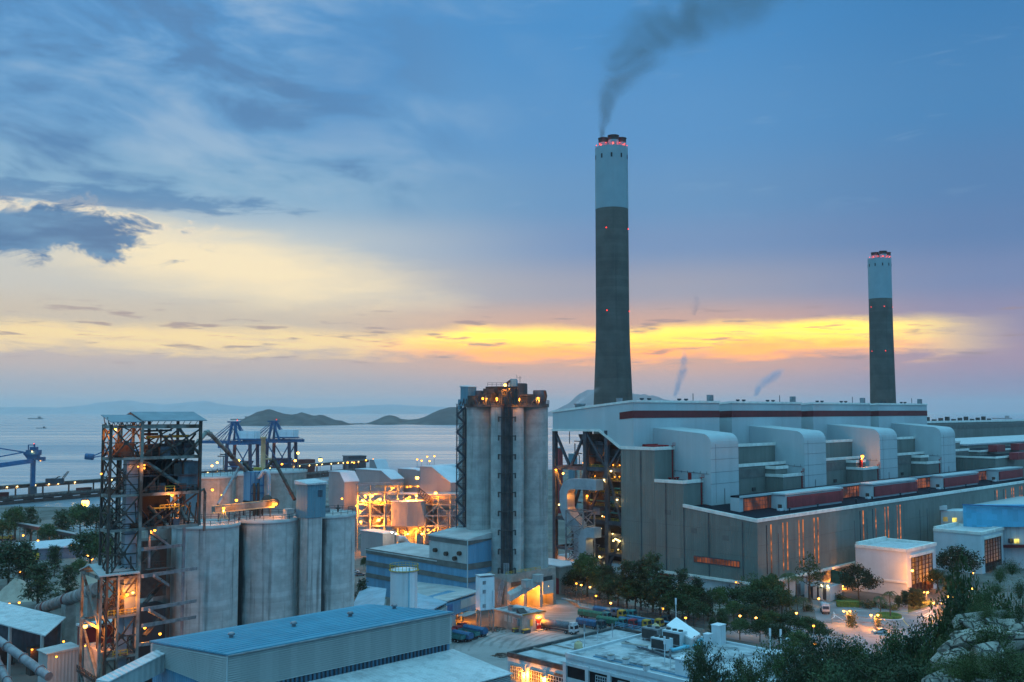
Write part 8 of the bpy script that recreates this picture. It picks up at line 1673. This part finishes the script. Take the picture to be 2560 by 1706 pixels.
def person(label, x, y, z, m1, rz=0):
    """small seated or standing figure grown as one skinned body"""
    me = bpy.data.meshes.new('body'); V = [(0,0,.55),(0,0,.8),(0.06,0,1.1),(.1,0,1.28),(.12,0,1.48),(.22,.12,.52),(.3,.13,.28),(.22,-.12,.52),(.3,-.13,.28),(.18,.2,1.15),(.42,.2,.98),(.18,-.2,1.15),(.42,-.2,.98)]
    me.from_pydata(V, [(0,1),(1,2),(2,3),(3,4),(0,5),(5,6),(0,7),(7,8),(2,9),(9,10),(2,11),(11,12)], []); o = bpy.data.objects.new('person', me); COL.objects.link(o); md = o.modifiers.new('skin','SKIN')
    for i, r_ in enumerate((.15,.15,.17,.07,.12,.09,.06,.09,.06,.06,.045,.06,.045)): me.skin_vertices[0].data[i].radius = (r_,r_)
    o.modifiers.new('sub','SUBSURF').levels = 1; me.materials.append(m1); o.location = (x,y,z); o.rotation_euler = (0,0,rz); return tag(o, label, 'person')
person('person in dark clothes riding the small motorcycle', bk_.x-.1, bk_.y, .3, M['soot'])
# ---------------------------------------------------------------- smoke and steam (real volumes)
def plume(name, label, pts, rad, dens, col, seed=0.0, scale=.03, thr=.42, ax=None, aniso=0.0, fade=(.0,.12,.75,1.0)):
    """a hull swept along pts with a soft noisy volume inside: density falls off from the axis, which is refitted in the shader"""
    pts = [Vector(p) for p in pts]; o0 = pts[0]
    import bisect
    mb = MB(); mb.path(pts, rad, 18); ob = mb.build(name, bpy.data.materials.new(name+' volume'), loc=o0); tag(ob, label, 'smoke'); m = ob.data.materials[0]; m.use_nodes = True; t = NT(m.node_tree); t.n.remove(t.n['Principled BSDF'])
    g = t.sep(t.new('ShaderNodeTexCoord').outputs['Object']); zmin, zmax = 0.0, pts[-1].z-o0.z; zz = t.div(g[2], zmax)
    def curve(vals, lo, hi):
        f = t.ramp(zz, [((p.z-o0.z)/zmax, ((v-lo)/(hi-lo),)*3) for p, v in zip(pts, vals)]); return t.add(t.mul(f, hi-lo), lo)
    xs = [p.x-o0.x for p in pts]; ys = [p.y-o0.y for p in pts]; cx = curve(xs, min(xs)-1, max(xs)+1); cyv = curve(ys, min(ys)-1, max(ys)+1); rr = curve(rad, 0, max(rad))
    dx = t.sub(g[0], cx); dy = t.sub(g[1], cyv); dist = t.div(t.m('SQRT', t.add(t.mul(dx,dx), t.mul(dy,dy))), t.mul(rr, .92))
    v = t.comb(g[0], g[1], t.add(g[2], seed)); nz = t.noise(v, scale, 4, .6, .8)
    body = t.rng(t.sub(nz, t.mul(dist, .28)), thr-.15, thr+.2); edge = t.rng(dist, 1.0, .35)
    ends = t.mul(t.rng(zz, fade[0], fade[1]), t.rng(zz, fade[3], fade[2]))
    d_ = t.mul(t.mul(t.mul(body, edge), ends), t.div(dens, t.mul(rr, 1.0)))
    pv = t.new('ShaderNodeVolumePrincipled'); pv.inputs['Color'].default_value = tuple(col)+(1,); pv.inputs['Anisotropy'].default_value = aniso; t.put(pv.inputs['Density'], d_); t.l.new(pv.outputs[0], t.n['Material Output'].inputs['Volume']); ob['kind'] = 'stuff'
    return ob
rt_, cx_, cy_, zt_, hh_ = CH1
YS = 652
pl_pts = [at(1503,349,YS), at(1507,325,YS), at(1513,290,YS), at(1523,250,YS), at(1545,205,YS), at(1588,150,YS), at(1645,100,YS), at(1720,50,YS), at(1800,0,YS), at(1880,-50,YS)]
plume('smoke_plume', 'grey smoke plume drifting up and right from the taller chimney', pl_pts, [2.8,4.8,9,16,27,42,58,72,84,92], 1.45, (.26,.26,.26), 3.0, .032, .40, fade=(0,.01,.95,1.0))
for i, (pts, rads, dn, lab, co) in enumerate((([(1686,996),(1692,975),(1702,950),(1709,925),(1711,895),(1708,870)],[1.5,4,5.5,5.5,4,2.5],1.3,'bluish steam wisp above the boiler house roof right of the chimney',(.55,.72,.9)),([(1886,994),(1900,970),(1925,948),(1948,930),(1965,915)],[1.5,6,10,12,6],1.5,'wider bluish steam puff above the long roof between the chimneys',(.55,.72,.9)),([(1735,790),(1738,765),(1741,735)],[2.5,7,3],.4,'faint grey wisp high above the first steam wisp',(.35,.4,.5)),([(1432,1018),(1445,1006),(1462,994),(1482,978),(1500,965)],[.9,2.2,3.6,5,5],.6,'pale steam drifting from the small roof stack left of the chimney',(.9,.92,.95)))):
    Yw = 640 if i < 3 else 470
    plume('steam_wisp', lab, [at(x,y,Yw) for x, y in pts], rads, dn, co, 5.0*i, .08, .38, fade=(0,.08,.7,1.0))
